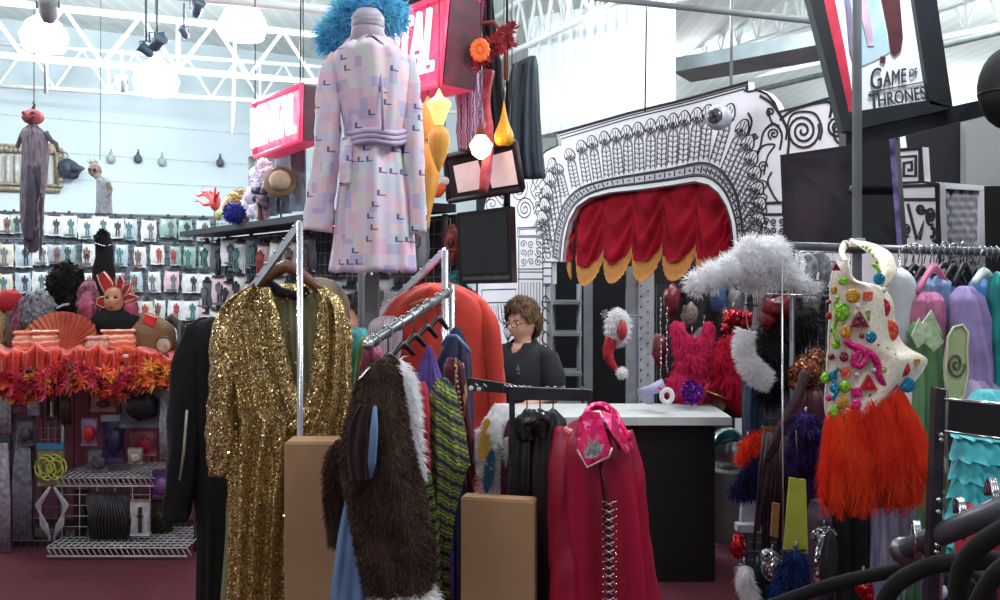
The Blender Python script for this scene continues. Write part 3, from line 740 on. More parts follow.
# gold picture frame
gf = mat('frame_gold', (176, 168, 148), (128, 116, 98), rough=.5, scale=30, metal=.3)
c = WALL(18, 168, .05); t = thing('ornate_frame', 'wide antique gold carved frame hung high behind the pumpkin figure', 'frame', c)
fb = MB()
for a, b in (((-30, 148), (57, 152)), ((-30, 187), (60, 190)), ((56, 150), (58, 190))):
    p, q = WALL(*a, .08), WALL(*b, .08); fb.tube([p, q], .035, 8); fb.tube([p+wn*.05+Vector((0, 0, .05)), q+wn*.05+Vector((0, 0, .05))], .02, 6)
for k in range(20): fb.ball(WALL(-30+k*4.5, 147+k*.2, .12), (.035, .03, .05), 8)
for k in range(7): fb.ball(WALL(60, 150+k*6, .12), (.05, .03, .035), 8)
fb.ball(WALL(51, 148, .12), (.05, .04, .07), 10); build('frame', fb, gf, t)
b_ = MB(); b_.prism([WALL(-30, 150, .03), WALL(57, 152, .03), WALL(57, 188, .03), WALL(-30, 186, .03)], -wn*.02); build('picture', b_, bands('pic_drape', [(0, (190, 194, 190)), (.6, (160, 164, 162))], scale=4, dist=1, direction='X'), t)
pl = MB()
for k in range(9): pl.tube([WALL(-28+k*9, 156, .07), WALL(-28+k*9, 185, .07)], .03, 8)
build('balusters', pl, mat('cream_grey', (204, 204, 196), rough=.7), t)
c = WALL(69, 169, .2); t = thing('fish_mask', 'dark pointed fish head ornament beside the gold frame', 'ornament', c)
build('head', MB().ball(c, (.15, .1, .13), 16, lump=.25, rot=Matrix.Rotation(.6, 3, 'Y')), mat('fish_dark', (70, 82, 98), (50, 58, 72), rough=.5), t)
build('nose', MB().lathe([(.07, 0), (.03, .12), (.005, .16)], c+Vector((.08, -.05, 0)), 10, rot=Matrix.Rotation(pi/2, 3, 'Y')), MATS['fish_dark'], t)
build('ring', MB().tube([WALL(64, 156, .1)+Vector((.05*cos(a*.7), 0, .05*sin(a*.7))) for a in range(9)], .012, 6, closed=True), gf, t)

# pumpkin-headed hanging figure
gauze = mat('gauze_purple_grey', (150, 140, 154), (104, 98, 112), rough=.95, scale=30, stretch=(3, 3, .5), bmp=.3)
Y = 5.6; t = thing('hanging_ghoul', 'hanging figure with a pink jack-o-lantern head and long ragged grey gown', 'decoration', P(33, 245, Y))
pm = MB(); c = P(33, 117, Y)
def _pk(u, v):
    a = 2*pi*u; b = pi*v; r = .068*(1-.10*abs(cos(4*a))); return c+Vector((r*sin(b)*cos(a), r*sin(b)*sin(a), .052*cos(b)))
pm.grid(_pk, 48, 16); hd = sub(build('pumpkin_head', pm, mat('pumpkin_pink', (214, 128, 132), (180, 90, 96), rough=.6), t))
k = MB()
for x in (-1, 1): k.prism([c+Vector((x*.012, -.07, .005)), c+Vector((x*.045, -.062, .012)), c+Vector((x*.03, -.066, .028))], (0, .03, 0))
k.prism([c+Vector((x*.001, -.072, z*.001)) for x, z in ((-40, -8), (-20, -18), (0, -22), (20, -18), (40, -8), (20, -28), (0, -33), (-20, -28))], (0, .04, 0))
build('carved_face', k, mat('carved', (120, 48, 56), rough=.7), hd)
build('stalk', MB().tube([c+Vector((0, 0, .05)), c+Vector((.01, 0, .08)), c+Vector((.0, 0, .1))], [.012, .008, .005], 6), mat('stalk', (90, 90, 80), rough=.8), hd)
g = loft([(124, 31, 36), (128, 27, 39), (134, 23, 45), (150, 24, 48), (170, 23, 47), (200, 22, 43), (225, 23, 42), (245, 27, 39), (252, 29, 36)], Y, .07, 7, .16, 30, 60, 1); build('gown', g, gauze, t)
rg = MB(); rr = random.Random(3)
for i in range(60):
    x = rr.uniform(24, 42); y = rr.uniform(165, 240); a = P(x, y, Y-.07); L = rr.uniform(.05, .16); rg.prism([a, a+Vector((.012, 0, 0)), a+Vector((.008+rr.uniform(-.01, .01), -.01, -L)), a+Vector((.002, -.01, -L))], (0, .003, 0))
build('tatters', rg, mat('gauze_dark', (84, 82, 98), rough=.95), t, kind='stuff')
build('arm', sleeve([(25, 132, Y), (20, 140, Y), (17, 148, Y)], [.022, .016, .012]), mat('twig', (106, 104, 100), rough=.8), t)
build('arm', sleeve([(45, 133, Y), (51, 140, Y), (56, 144, Y), (58, 152, Y)], [.022, .015, .013, .010]), mat('twig'  , (106, 104, 100)), t)
build('cord', rod(P(34, 104, Y), P(34, -30, Y), .003, 5), greysteel, t)
build('dark_sash', sleeve([(29, 165, Y-.09), (31, 185, Y-.10), (30, 215, Y-.09), (29, 240, Y-.08)], [.012, .028, .03, .02]), mat('gauze_dark', (84, 82, 98)), t)
# small skeleton
Y = 6.4; t = thing('hanging_skeleton', 'small hanging skeleton doll in a pale gauzy smock', 'decoration', P(103, 215, Y))
c = P(95, 170, Y); bone = mat('bone', (188, 178, 166), (140, 128, 116), rough=.8, scale=20)
sk = MB().ball(c, (.05, .045, .055), 14, lump=.1); sk.ball(c+Vector((.025, -.01, -.05)), (.03, .03, .025), 10); h_ = sub(build('skull', sk, bone, t))
k = MB(); k.ball(c+Vector((-.02, -.04, 0)), .013, 8); k.ball(c+Vector((.018, -.043, -.004)), .013, 8); build('eye_sockets', k, MATS['carved'], h_)
k = MB(); [k.tube([c+Vector((-.03+.012*i, 0, .045)), c+Vector((-.06+.02*i, -.01, .07+.01*(i % 2)))], [.008, .003], 5) for i in range(5)]; build('hair_tufts', k, bone, h_)
build('smock', loft([(177, 97, 104), (182, 97, 110), (192, 97, 111), (204, 97, 111), (214, 96, 112)], Y, .05, 7, .15), mat('gauze_pale', (186, 196, 204), (156, 166, 176), rough=.95, scale=30), t)
build('arm', sleeve([(108, 183, Y-.03), (111, 190, Y-.05), (107, 196, Y-.07)], [.018, .012, .01]), bone, t)
build('cord', rod(P(100, 160, Y), P(101, -20, Y), .003, 5), greysteel, t)

# gondola with its garland
TOP = CZ-90/F*5.2
red_slat = bands('slat_red', [(0, (156, 84, 102)), (.9, (166, 92, 110)), (.95, (104, 54, 68))], scale=3, dist=0, direction='X')
t = thing('gondola_shelf', 'long low display unit with an orange cloth top along the left side', 'display unit', Vector((-2.4, 5.6, 0)))
g0 = P(-40, 0, 5.55).x; g1 = P(197, 0, 5.75).x
build('back_panel', MB().box(((g0+g1)/2, 5.75, TOP/2), (g1-g0, .04, TOP-.04)), red_slat, t)
build('top_board', MB().box(((g0+g1)/2, 5.55, TOP-.02), (g1-g0, .62, .04)), mat('board_dark', (60, 40, 44), rough=.7), t)
build('base', MB().box(((g0+g1)/2, 5.6, .03), (g1-g0, .5, .06)), mat('board_dark', (60, 40, 44)), t)
for x in (-2, 63, 196): build('upright', rod(P(x, 368, 5.27), Vector((P(x, 0, 5.27).x, 5.27, .0)), .014), steel, t)
for py, yy in ((478, 5.2), (548, 5.1)):
    m_ = MB(); xa, xb = P(60, 0, 5.25).x, P(196, 0, 5.25).x; z = CZ-(py-HY)/F*yy
    for k in range(9): m_.tube([(xa, yy+k*.05, z), (xb, yy+k*.05, z)], .005, 5)
    for k in range(22): x = xa+(xb-xa)*k/21; m_.tube([(x, yy, z+.006), (x, yy+.42, z+.006)], .004, 4)
    m_.tube([(xa, yy, z-.05), (xb, yy, z-.05)], .006, 5)
    for k in range(26): x = xa+(xb-xa)*k/25; m_.tube([(x, yy, z), (x+.03, yy, z-.05)], .003, 4)
    build('wire_shelf', m_, mat('wire_white', (190, 196, 200), rough=.4), t)
build('wire_shelf', gridwall(P(62, 484, 5.24), P(150, 484, 5.24), P(62, 548, 5.24), 5, 6, .003), MATS['wire_white'], t)
build('wire_grid', gridwall(P(-20, 372, 5.3), P(62, 372, 5.3), P(-20, 552, 5.3), 12, 16, .0028), mat('wire_grey', (0, 0, 0)), t)
# orange cloth
oc = mat('orange_cloth', (226, 66, 40), (196, 44, 32), rough=.8, scale=14, sheen=.4)
def _oc(u, v):
    x = -20+205*u; top = 350+(x > 120)*(x-120)*.12+2.2*sin(x*.12)+1.5*sin(x*.31); y = top+(20+3*sin(x*.2))*max(0, v-.4)/.6
    Yv = 5.7-(.5)*min(1, v/.4) if v < .4 else 5.2-.03*sin(x*.5)-.015*sin(x*1.3+v*4)
    if v < .4: p = P(x, top, 5.2); return Vector((p.x*Yv/5.2, Yv, p.z-.0+.012*sin(x*.3+v*9)))
    return P(x, y, Yv)
solo('orange_cloth', MB().grid(_oc, 130, 16, thick=(0, 0, -.008)), oc, 'bright orange cloth spread over the top of the low display unit', 'cloth')
# leaf garland
def maple(mb, c, s, rot, mi):
    pts = []
    for i, (a, r) in enumerate([(90, 1), (72, .45), (48, .85), (30, .42), (5, .8), (-20, .4), (-55, .55), (-84, .3), (-90, .62), (-96, .3), (-125, .55), (-160, .4), (175, .8), (150, .42), (132, .85), (108, .45)]):
        pts.append(Vector((cos(math.radians(a))*r*s, (.12*s if i % 2 else -.06*s), sin(math.radians(a))*r*s)))
    mb.add([c]+[c+rot @ p for p in pts], [(0, i+1, (i+1) % 16+1) for i in range(16)], mi, False)
lm = [mat('leaf_red', (208, 44, 52), (168, 26, 40), rough=.7), mat('leaf_pink', (214, 62, 88), (180, 40, 66), rough=.7), mat('leaf_orange', (226, 104, 50), (206, 74, 40), rough=.7), mat('leaf_yellow', (224, 150, 50), (206, 120, 40), rough=.7), mat('leaf_brown', (130, 60, 44), rough=.7)]
t = thing('leaf_garland', 'garland of red, orange and yellow maple leaves along the front of the display unit', 'garland', P(90, 400, 5.1))
lv = MB(); rr = random.Random(5)
for i in range(330):
    x = rr.uniform(-8, 186); y = 372+rr.uniform(-4, 20)+5*sin(x*.07)+(4 if x < 60 else 0)
    wt = [5, 5, 2, 1, 1] if x < 75 else [5, 4, 3, 2, 1] if x < 130 else [2, 1, 4, 6, 3]
    rot = Matrix.Rotation(rr.uniform(-1, 1), 3, 'X') @ Matrix.Rotation(rr.uniform(-.8, .8), 3, 'Z') @ Matrix.Rotation(rr.uniform(0, 6.3), 3, 'Y')
    maple(lv, P(x, y, rr.uniform(5.02, 5.16)), rr.uniform(.048, .082), rot, rr.choices(range(5), wt)[0])
build('leaves', lv, lm, t, kind='stuff')
build('vine', MB().tube([P(-10+k*5, 378+4*sin(k*.7), 5.12) for k in range(40)], .008, 6), lm[4], t)
# things on the gondola top
def on(px, Yv): return Vector((P(px, 0, Yv).x, Yv, TOP+.012))
c = on(72, 5.45); t = thing('paper_fan', 'open pleated terracotta fan standing on the orange cloth', 'fan', c)
fm = MB(); ctr = P(62, 352, 5.4)
def _fan(u, v):
    a = math.radians(172-150*u); r = .03+.24*v*(1-.08*(u > .9)); z = .014*(1 if int(u*36+.5) % 2 else -1)*v; return ctr+Vector((cos(a)*r*1.02, z, sin(a)*r*.95))
fm.grid(_fan, 36, 4, thick=(0, .003, 0)); [f for f in fm.sm]; fm.sm = [False]*len(fm.sm); build('pleats', fm, mat('fan_terracotta', (206, 116, 90), (184, 94, 72), rough=.7), t)
build('hub', MB().ball(ctr+Vector((0, -.02, -.005)), (.035, .012, .03), 12), mat('fan_hub', (232, 220, 222), (120, 90, 100), rough=.5, scale=60), t)
lace = bands('lace_orange', [(0, (222, 128, 98)), (.7, (226, 132, 104)), (.82, (244, 214, 196))], scale=9, dist=3)
def bag(px, Yv, w, h, d, m_, label, name='lace_purse', cat='purse'):
    c = on(px, Yv); t = thing(name, label, cat, c)
    build('body', MB().ball(c+Vector((0, 0, h*.5)), (w/2, d/2, h/2), 20, lump=.08), m_, t)
    build('rim', MB().tube([c+Vector((w*.42*cos(a*pi/8), d*.35*sin(a*pi/8), h*.93)) for a in range(16)], .012, 6, closed=True), m_, t)
    return t
bag(26, 5.4, .16, .15, .14, lace, 'left one of two small salmon hats edged with white zigzag lace', 'lace_hat', 'hat'); bag(45, 5.38, .18, .16, .14, lace, 'salmon zigzag lace hat tucked against the terracotta fan', 'lace_hat', 'hat')
bag(118, 5.45, .24, .16, .16, lace, 'wide salmon cap with white zigzag lace under the jester mask', 'lace_hat', 'hat')
bag(97, 5.36, .14, .12, .12, mat('lace_dusky', (190, 126, 112), (226, 190, 178), rough=.8, scale=60), 'small dusky pink lace cap left of the wide salmon cap', 'lace_hat', 'hat')
c = on(145, 5.6); t = thing('straw_basket_hat', 'brown woven straw hat with a small red tag behind the orange cloth', 'hat', c)
straw = bands('straw', [(0, (118, 92, 66)), (.5, (92, 68, 48)), (.8, (140, 112, 82))], scale=30, dist=4)
def _hat(u, v): 
    a = 2*pi*u; r = .19*sin(min(v*1.3, 1)*pi/2)+.012*sin(9*a)*v; return c+Vector((r*cos(a), r*.7*sin(a), .27*(1-v)**.6+.003*sin(60*v)))
build('crown', MB().grid(_hat, 50, 16, thick=(0, 0, -.006)), straw, t)
tp = P(150, 320, 5.5); build('red_tag', MB().box(tp, (.075, .02, .06), Matrix.Rotation(.35, 3, 'Y')), mat('tag_red', (232, 60, 52), rough=.5), t)
c = on(164, 5.35); t = thing('hand_mirror', 'round pale compact on a small stand before the brown straw hat', 'mirror', c)
mc = P(164, 345, 5.3); build('disc', MB().lathe([(.045, -.008), (.05, 0), (.045, .008)], mc, 24, rot=Matrix.Rotation(pi/2, 3, 'X')), mat('disc_pale', (214, 204, 184), (180, 166, 140), rough=.5, scale=30), t)
build('rim', MB().tube([mc+Vector((.05*cos(a*pi/12), -.005, .05*sin(a*pi/12))) for a in range(24)], .006, 6, closed=True), mat('rim_brown', (96, 70, 54), rough=.5), t)
build('stand', MB().box(mc+Vector((0, 0, -.08)), (.05, .03, .05)), mat('rim_brown', (96, 70, 54)), t)
c = on(125, 5.3); t = thing('poppy', 'orange cloth flower with a pale centre lying before the salmon cap', 'flower', c)
pb = MB()
for k in range(7): a = k*2*pi/7; pb.ball(P(126, 354, 5.22)+Vector((.04*cos(a), -.01*(k % 2), .03*sin(a))), (.035, .015, .025), 10, lump=.2)
build('petals', pb, mat('poppy_orange', (230, 92, 60), rough=.7), t); build('centre', MB().ball(P(126, 356, 5.18), (.02, .012, .012), 10), fur, t)
c = on(112, 5.6); t = thing('crimson_hat', 'crimson rounded cap behind the salmon lace cap', 'hat', c)
def _rc(u, v): 
    a = 2*pi*u; r = .17*sin(min(v*1.2, 1)*pi/2); return c+Vector((r*cos(a), r*.7*sin(a), .21*cos(min(1, v)*pi/2)))
build('crown', MB().grid(_rc, 30, 10, thick=(0, 0, -.006)), mat('cap_red', (176, 24, 44), rough=.8), t); build('brim', MB().lathe([(.16, 0), (.2, .004), (.2, .01), (.16, .014)], c, 26, sq=.75), mat('cap_red', (0, 0, 0)), t)
# jester mask on stand
Y = 5.5; c = on(114, Y); t = thing('jester_mask', 'golden-faced jester mask with a crown of red horn points on a black stand', 'mask', c)
fc = P(114, 300, Y)
skin_g = mat('mask_gold', (206, 160, 128), (170, 120, 90), rough=.4, scale=20)
def _fm(u, v):
    a = (u-.5)*pi*.95; b = (v-.5)*pi; x = .062*sin(a)*cos(b*.9); z = -.082*sin(b); y = -.05*cos(a)*cos(b)
    y -= .022*math.exp(-((x/.012)**2))*math.exp(-(((z+.008)/.024)**2)); y -= .008*math.exp(-((x/.02)**2+((z+.042)/.010)**2))
    y += .010*sum(math.exp(-(((x-s*.026)/.014)**2+((z-.018)/.010)**2)) for s in (-1, 1)); return fc+Vector((x, y, z))
f_ = sub(build('face', MB().grid(_fm, 28, 28, thick=(0, .006, 0)), skin_g, t))
k = MB(); [k.ball(fc+Vector((s*.026, -.041, .018)), (.013, .005, .006), 10) for s in (-1, 1)]; build('eye_holes', k, blackcloth, f_)
build('lips', MB().ball(fc+Vector((0, -.056, -.042)), (.016, .006, .007), 10), mat('lip_red', (180, 50, 56), rough=.4), f_)
hr = mat('horn_red', (204, 54, 62), (160, 30, 44), rough=.5); rim = mat('horn_rim', (226, 176, 140), rough=.5)
for pts in ([(105, 294), (100, 284), (97, 275), (104, 272), (112, 283), (114, 292)], [(117, 292), (116, 284), (120, 275), (124, 282), (121, 291)], [(121, 293), (124, 286), (131, 283), (129, 290), (123, 297)], [(106, 296), (98, 298), (96, 304), (104, 308), (108, 303)], [(122, 298), (129, 294), (138, 297), (130, 301), (122, 303)]):
    b_ = MB(); b_.prism([P(x, y, Y) for x, y in pts], (0, .03, 0)); h = sub(build('horn', b_, hr, t)); build('piping', MB().tube([P(x, y, Y-.005) for x, y in pts], .005, 6), rim, h)
build('stand', MB().lathe([(.1, 0), (.1, .01), (.015, .02), (.015, .20)], c, 16), blackplastic, t)
build('bust', MB().lathe([(.07, .1), (.15, .16), (.15, .24), (.06, .3), (.05, .36)], c+Vector((0, .03, 0)), 18, sq=.6), blackcloth, t)
for i, (x, w_) in enumerate(((88, .05), (131, .05))): build('ribbon', sleeve([(x, 292, Y+.05), (x-1, 305, Y+.03), (x+2, 320, Y+.03)], [w_*.4, w_, w_*.7]), mat('ribbon_pink', (190, 90, 120), (130, 60, 80), rough=.6), t)
# black curly wig and black glove arm
Y = 5.9; c = on(67, 5.8); t = thing('black_wig', 'big curly black wig on a dark display head with a white band', 'wig', c)
wg = MB(); wg.ball(P(68, 283, Y), (.11, .1, .13), 18, lump=.4, ls=4); wg.ball(P(57, 285, Y), (.07, .07, .09), 14, lump=.4); wg.ball(P(66, 310, Y), (.12, .1, .22), 18, lump=.35, ls=4)
build('curls', pile(wg, 1500, .03, .006, .2, 7, curl=.8), blackcloth, t, kind='stuff'); build('hair_mass', wg, blackcloth, t)
build('band', MB().tube([P(57, 308, 5.78), P(63, 305, 5.76), P(69, 304, 5.76)], .008, 6), fur, t)
build('stand', MB().lathe([(.1, 0), (.09, .03), (.03, .05), (.03, .16)], c, 14), blackplastic, t)
Y = 5.9; t = thing('black_glove_arm', 'tall black gloved display arm with a silver cuff rising over the packets', 'display arm', on(104, Y))
g = sleeve([(103, 330, Y), (106, 305, Y), (104, 280, Y), (104, 258, Y), (103, 240, Y), (101, 233, Y)], [.09, .085, .075, .06, .052, .05]); build('arm', g, blackcloth, t)
k = MB()
for i, (x, y) in enumerate([(98, 231), (100, 228), (103, 228), (106, 230)]): k.tube([P(100+i*1.5, 240, Y), P((x+101+i)/2, 234, Y-.01), P(x, y+1, Y-.04)], [.016, .014, .009], 8)
k.tube([P(98, 247, Y), P(96, 241, Y-.03), P(98, 236, Y-.05)], [.014, .012, .008], 8); build('fingers', k, blackcloth, t, kind='stuff')
build('cuff', MB().tube([P(103, 245, Y)+Vector((.05*cos(a*.5), .05*sin(a*.5), .01*sin(a))) for a in range(-1, 12)], .008, 6), chrome, t)
# misc bright bits on the left
Y = 5.5
for nm, lab, cat, px, py, r, m_ in (('red_bonnet', 'red cloth bonnet at the left picture edge behind the zigzag hats', 'bonnet', 10, 302, (.09, .06, .08), mat('cap_red', (0, 0, 0))), ('pink_wig', 'long dull pink wig hanging behind the lace hats at the left', 'wig', 21, 318, (.06, .05, .14), mat('wig_pink', (176, 120, 136), (120, 80, 96), rough=.9, scale=40)), ('grey_wig', 'rounded grey and white wig left of the curly black wig', 'wig', 38, 312, (.1, .08, .15), mat('wig_grey', (150, 152, 160), (84, 86, 96), rough=.9, scale=40)), ('straw_wig', 'tall straw coloured wig cut by the left picture edge', 'wig', 1, 325, (.05, .05, .17), mat('straw_y', (178, 162, 120), rough=.9)), ('pink_wig', 'dusky pink curled wig left of the jester mask', 'wig', 89, 303, (.06, .05, .16), mat('wig_pink', (0, 0, 0)))):
    c = on(px, Y+.1); t = thing(nm, lab, cat, c); cc = P(px, py, Y+.1)
    g = MB().ball(cc, r, 18, lump=.3, ls=3); build('hair_mass' if 'wig' in nm else 'crown', g, m_, t)
    if 'wig' in nm: build('strands', pile(g, 500, .04, .004, 1.2, 8), m_, t, kind='stuff')
    build('stand', MB().tube([c, cc], .03, 10), mat('stand_grey', (120, 116, 120), rough=.6), t)
# arched brown boots / basket handle right of straw hat
t = thing('brown_arch_handle', 'dark brown arched handle bag behind the round pale compact', 'bag', on(176, 5.75))
build('handle', MB().tube([P(160, 345, 5.7), P(162, 325, 5.7), P(172, 318, 5.7), P(181, 328, 5.7), P(184, 352, 5.7)], [.03, .035, .035, .03, .03], 10), mat('bag_brown', (74, 62, 60), rough=.7), t)
build('body', MB().ball(P(176, 350, 5.75), (.13, .09, .08), 16), mat('bag_brown', (0, 0, 0)), t)
for x, y0, y1 in ((179, 322, 352), (172, 328, 350)): build('pale_feather', plume(MB(), P(x, y1, 5.66), P(x, y0, 5.62), .025, seed=x), mat('pale_teal', (150, 174, 174), rough=.7), t)

# merchandise under the garland
def blister(px, py0, py1, w, Yv, card, blob, label, name='accessory_pack', shape='blob', tab=None, cat='packet', bl=None):
    c = P(px, py1, Yv); h = (py1-py0)/F*Yv; ww = w/F*Yv
    t = thing(name, label, cat, c, 'accessory packs under the leaf garland'); m1 = mat('c_%s' % (card,), card, tuple(x*.8 for x in card), rough=.3, scale=20)
    def f(u, v): return P(px, py0, Yv)+Vector(((u-.5)*ww*(1+.06*sin(v*8)), -.012*sin(pi*u)*sin(pi*v), -h*v))
    build('card', MB().grid(f, 8, 10, thick=(0, .012, 0)), m1, t)
    m2 = mat('c_%s' % (blob,), blob, tuple(x*.7 for x in blob), rough=.4, scale=30); q = MB(); cc = P(px, (py0+py1)/2+2, Yv-.03)
    if shape == 'blob': q.ball(cc, (ww*.36, .02, h*.28), 16, lump=.3)
    elif shape == 'bar': q.box(cc, (ww*.14, .02, h*.7)); q.box(cc+Vector((0, 0, h*.1)), (ww*.3, .018, h*.05))
    elif shape == 'fig': q.ball(cc+Vector((0, 0, h*.2)), (ww*.1, .015, h*.09), 10); q.ball(cc+Vector((0, 0, -h*.03)), (ww*.13, .015, h*.18), 10); q.ball(cc+Vector((0, 0, -h*.22)), (ww*.28, .015, h*.1), 12)
    elif shape == 'strands':
        for i in range(12): x = (i/11-.5)*ww*.9; q.tube([P(px, py0+3, Yv-.02)+Vector((x*.5, 0, 0)), cc+Vector((x, -.01, 0)), P(px, py1-1, Yv-.02)+Vector((x*.9, 0, 0))], .007, 5)
    elif shape == 'rings':
        for i in range(6): a0 = i*1.1; q.tube([cc+Vector((.045*cos(a0)+.05*cos(a*.52), -.01*i*.3, .02*sin(a0)+.06*sin(a*.52))) for a in range(12)], .006, 6, closed=True)
    build('contents', q, m2, t)
    if tab: build('header', MB().box(P(px, py0+2, Yv-.01), (ww*1.04, .02, h*.14)), mat('c_%s' % (tab,), tab, rough=.5), t)
    return t
blister(103, 377, 412, 25, 5.3, (190, 120, 116), (70, 40, 52), 'red illustrated box with a dark lady figure under the leaf garland', shape='fig')
blister(89, 418, 446, 15, 5.22, (150, 116, 150), (206, 36, 50), 'small lilac pack with a red heart on the upper wire shelf'); blister(113, 416, 462, 22, 5.28, (60, 44, 92), (44, 32, 74), 'dark purple stocking pack on the upper wire shelf', tab=(150, 150, 160)); blister(143, 430, 456, 24, 5.5, (200, 130, 146), (206, 50, 76), 'pink and red patterned pack at the back of the upper wire shelf')
blister(162, 470, 497, 18, 5.2, (108, 50, 128), (140, 84, 160), 'bright purple pouch hanging below the upper wire shelf', tab=(80, 40, 96)); blister(140, 500, 536, 19, 5.18, (206, 204, 208), (40, 40, 46), 'upright white box with a slim black wand on its front', shape='bar')
blister(108, 492, 540, 42, 5.22, (92, 84, 94), (52, 48, 56), 'wide clear bag of grey wig hair on the lower wire shelf', shape='strands'); blister(142, 382, 428, 44, 5.25, (92, 96, 110), (30, 28, 34), 'wide clear bag with a black corset below the yellow leaves', shape='blob')
blister(166, 385, 460, 12, 5.2, (128, 130, 140), (170, 174, 184), 'narrow shiny clear sleeve hanging at the right of the wire shelf', shape='strands'); blister(82, 490, 540, 14, 5.3, (60, 26, 32), (22, 18, 22), 'dark red and black pack at the left end of the lower shelf')
blister(160, 500, 540, 26, 5.4, (84, 72, 50), (60, 50, 36), 'olive brown folded pack behind the white wand box'); blister(34, 376, 416, 12, 5.24, (150, 144, 160), (206, 206, 218), 'pale fringe bundle hanging under the garland at the left', shape='strands')
blister(52, 380, 420, 12, 5.26, (50, 40, 46), (206, 204, 210), 'black pouch with a slim white pennant beside the pale fringe', shape='bar'); blister(23, 420, 540, 20, 5.25, (96, 92, 106), (128, 124, 138), 'long grey stocking bag hanging on the left wire grid', shape='strands', tab=(60, 60, 66))
blister(4, 378, 432, 16, 5.24, (130, 128, 136), (176, 176, 184), 'glossy clear bag at the left picture edge', shape='strands'); blister(4, 440, 552, 14, 5.24, (120, 112, 128), (160, 150, 166), 'long lilac grey bag hanging lowest at the left picture edge', shape='strands', tab=(60, 60, 66))
blister(66, 384, 425, 9, 5.27, (110, 90, 60), (70, 56, 40), 'narrow olive sash left of the red illustrated box', shape='strands'); blister(178, 470, 520, 12, 5.3, (130, 60, 80), (90, 36, 52), 'narrow dull red pack at the right end of the wire shelves')
blister(51, 444, 486, 26, 5.24, (150, 140, 100), (204, 206, 96), 'pack of yellow rings with a blue and red header', shape='rings', tab=(52, 132, 170)); blister(25, 420, 446, 16, 5.2, (96, 96, 106), (70, 70, 80), 'rounded dark cap in a clear bag on the left wire grid')
c = P(52, 535, 5.2); t = thing('bead_necklace', 'looped clear white bead strands hanging below the yellow rings', 'necklace', c)
for s_ in (-1, 1):
    k = MB()
    for j in range(3): k.tube([P(52+s_*2, 487, 5.2), P(52+s_*(12+j*2), 505, 5.2-.01*j), P(52+s_*(11-j*3), 525, 5.2), P(52+s_*2, 537+j*2, 5.2)], .008, 6)
    build('strand', k, mat('bead_clear', (186, 180, 190), (150, 140, 152), rough=.3), t)
blister(135, 448, 464, 14, 5.16, (176, 166, 150), (190, 180, 160), 'small metallic charm pack at the front of the upper shelf'); blister(98, 448, 472, 20, 5.3, (128, 120, 132), (90, 84, 96), 'low grey pack lying behind the lilac heart pack')
# ================================================================ middle
def MY(px): return 1/(1/9+(px-225)*.000358)
def MP(px, py, off=0):
    p = P(px, py, MY(px)); return p+MN*off
_a, _b = MP(225, 270) if False else P(225, 270, MY(225)), P(452, 270, MY(452))
MD = (_b-_a).normalized(); MN = Vector((MD.y, -MD.x, 0))
if MN.y > 0: MN = -MN
mrz = math.atan2(MD.y, MD.x)
def MZ(px, z, off=0):
    p = P(px, HY, MY(px)); return Vector((p.x, p.y, z))+MN*off
def panel(rows, Y, bulge=.06, folds=5, amp=.012, nu=36, m=26, mb=None, thick=.006, mi=0, ph=0, edge=0):
    mb = mb or MB(); rr = lerp_rows([tuple(r)+((0,) if len(r) == 3 else ()) for r in rows], m)
    def f(u, v):
        py, xl, xr, dy = rr[int(round(v*m))]
        yy = Y+dy-bulge*sin(pi*(.08+.84*u))**.7-amp*(.4+v)*sin(folds*2*pi*u+ph+.7*sin(v*4))-amp*.5*sin(folds*4.3*u+v*5)
        x = xl+(xr-xl)*u; p = P(x, py, Y+dy); p.y = yy; return p
    return mb.grid(f, nu, m, mi, thick=(0, thick, 0))
# angled shelf wall
t = thing('shelf_wall', 'angled grey wire display wall of packets behind the robed mannequin', 'display wall', MZ(330, 0))
build('back_panel', (lambda b: (b.prism([MZ(222, .05), MZ(456, .05), MZ(456, 2.08), MZ(222, 2.08)], -MN*.03), b)[1])(MB()), mat('shelf_back', (74, 66, 78), (50, 46, 56), rough=.8, scale=6), t)
build('plank', (lambda b: (b.prism([MZ(220, 2.09), MZ(456, 2.09), MZ(456, 2.09)+MN*.42, MZ(220, 2.09)+MN*.42], (0, 0, .05)), b)[1])(MB()), mat('plank_dark', (44, 46, 56), rough=.6), t)
build('wire_grid', gridwall(MZ(222, 2.05, .04), MZ(456, 2.05, .04), MZ(222, .1, .04), 48, 22, .004), MATS['wire_grey'], t)
for x in (224, 300, 380, 452): build('upright', rod(MZ(x, 0, .05), MZ(x, 2.08, .05), .02, 6), steel, t)
for ri, (z, rn) in enumerate(((2.0, 'top'), (1.66, 'second'), (1.32, 'third'), (.98, 'fourth'))):
    xs = [232, 243, 254, 266, 279, 292, 306, 322, 338, 352, 367, 383, 399, 416, 433, 449]
    ci = 0
    for x in xs:
        if ri == 0 and 345 < x < 400: continue
        if ri == 3 and x > 385: continue
        bag = R.choice(['pink', 'grey', 'dark grey', 'white', 'white', 'pale blue', 'dark grey']) if x < 300 else R.choice(['white', 'white', 'grey', 'pale blue', 'dark grey', 'cream']); fi = R.randrange(5); sh = R.randrange(3)
        packet(MZ(x, z+R.uniform(-.05, .03), .24), bag, fi, sh, '%s costume packet with %s, %s from left, %s row of angled wall' % (bag, figs[fi][0], ORD[ci], rn), 'costume packets on the angled wall', mrz*.4+R.uniform(-.1, .1), R.uniform(.85, 1.0), R.uniform(-.08, .08)); ci += 1
PLK = 2.14
def onp(px, off=.2): return MZ(px, PLK, off)
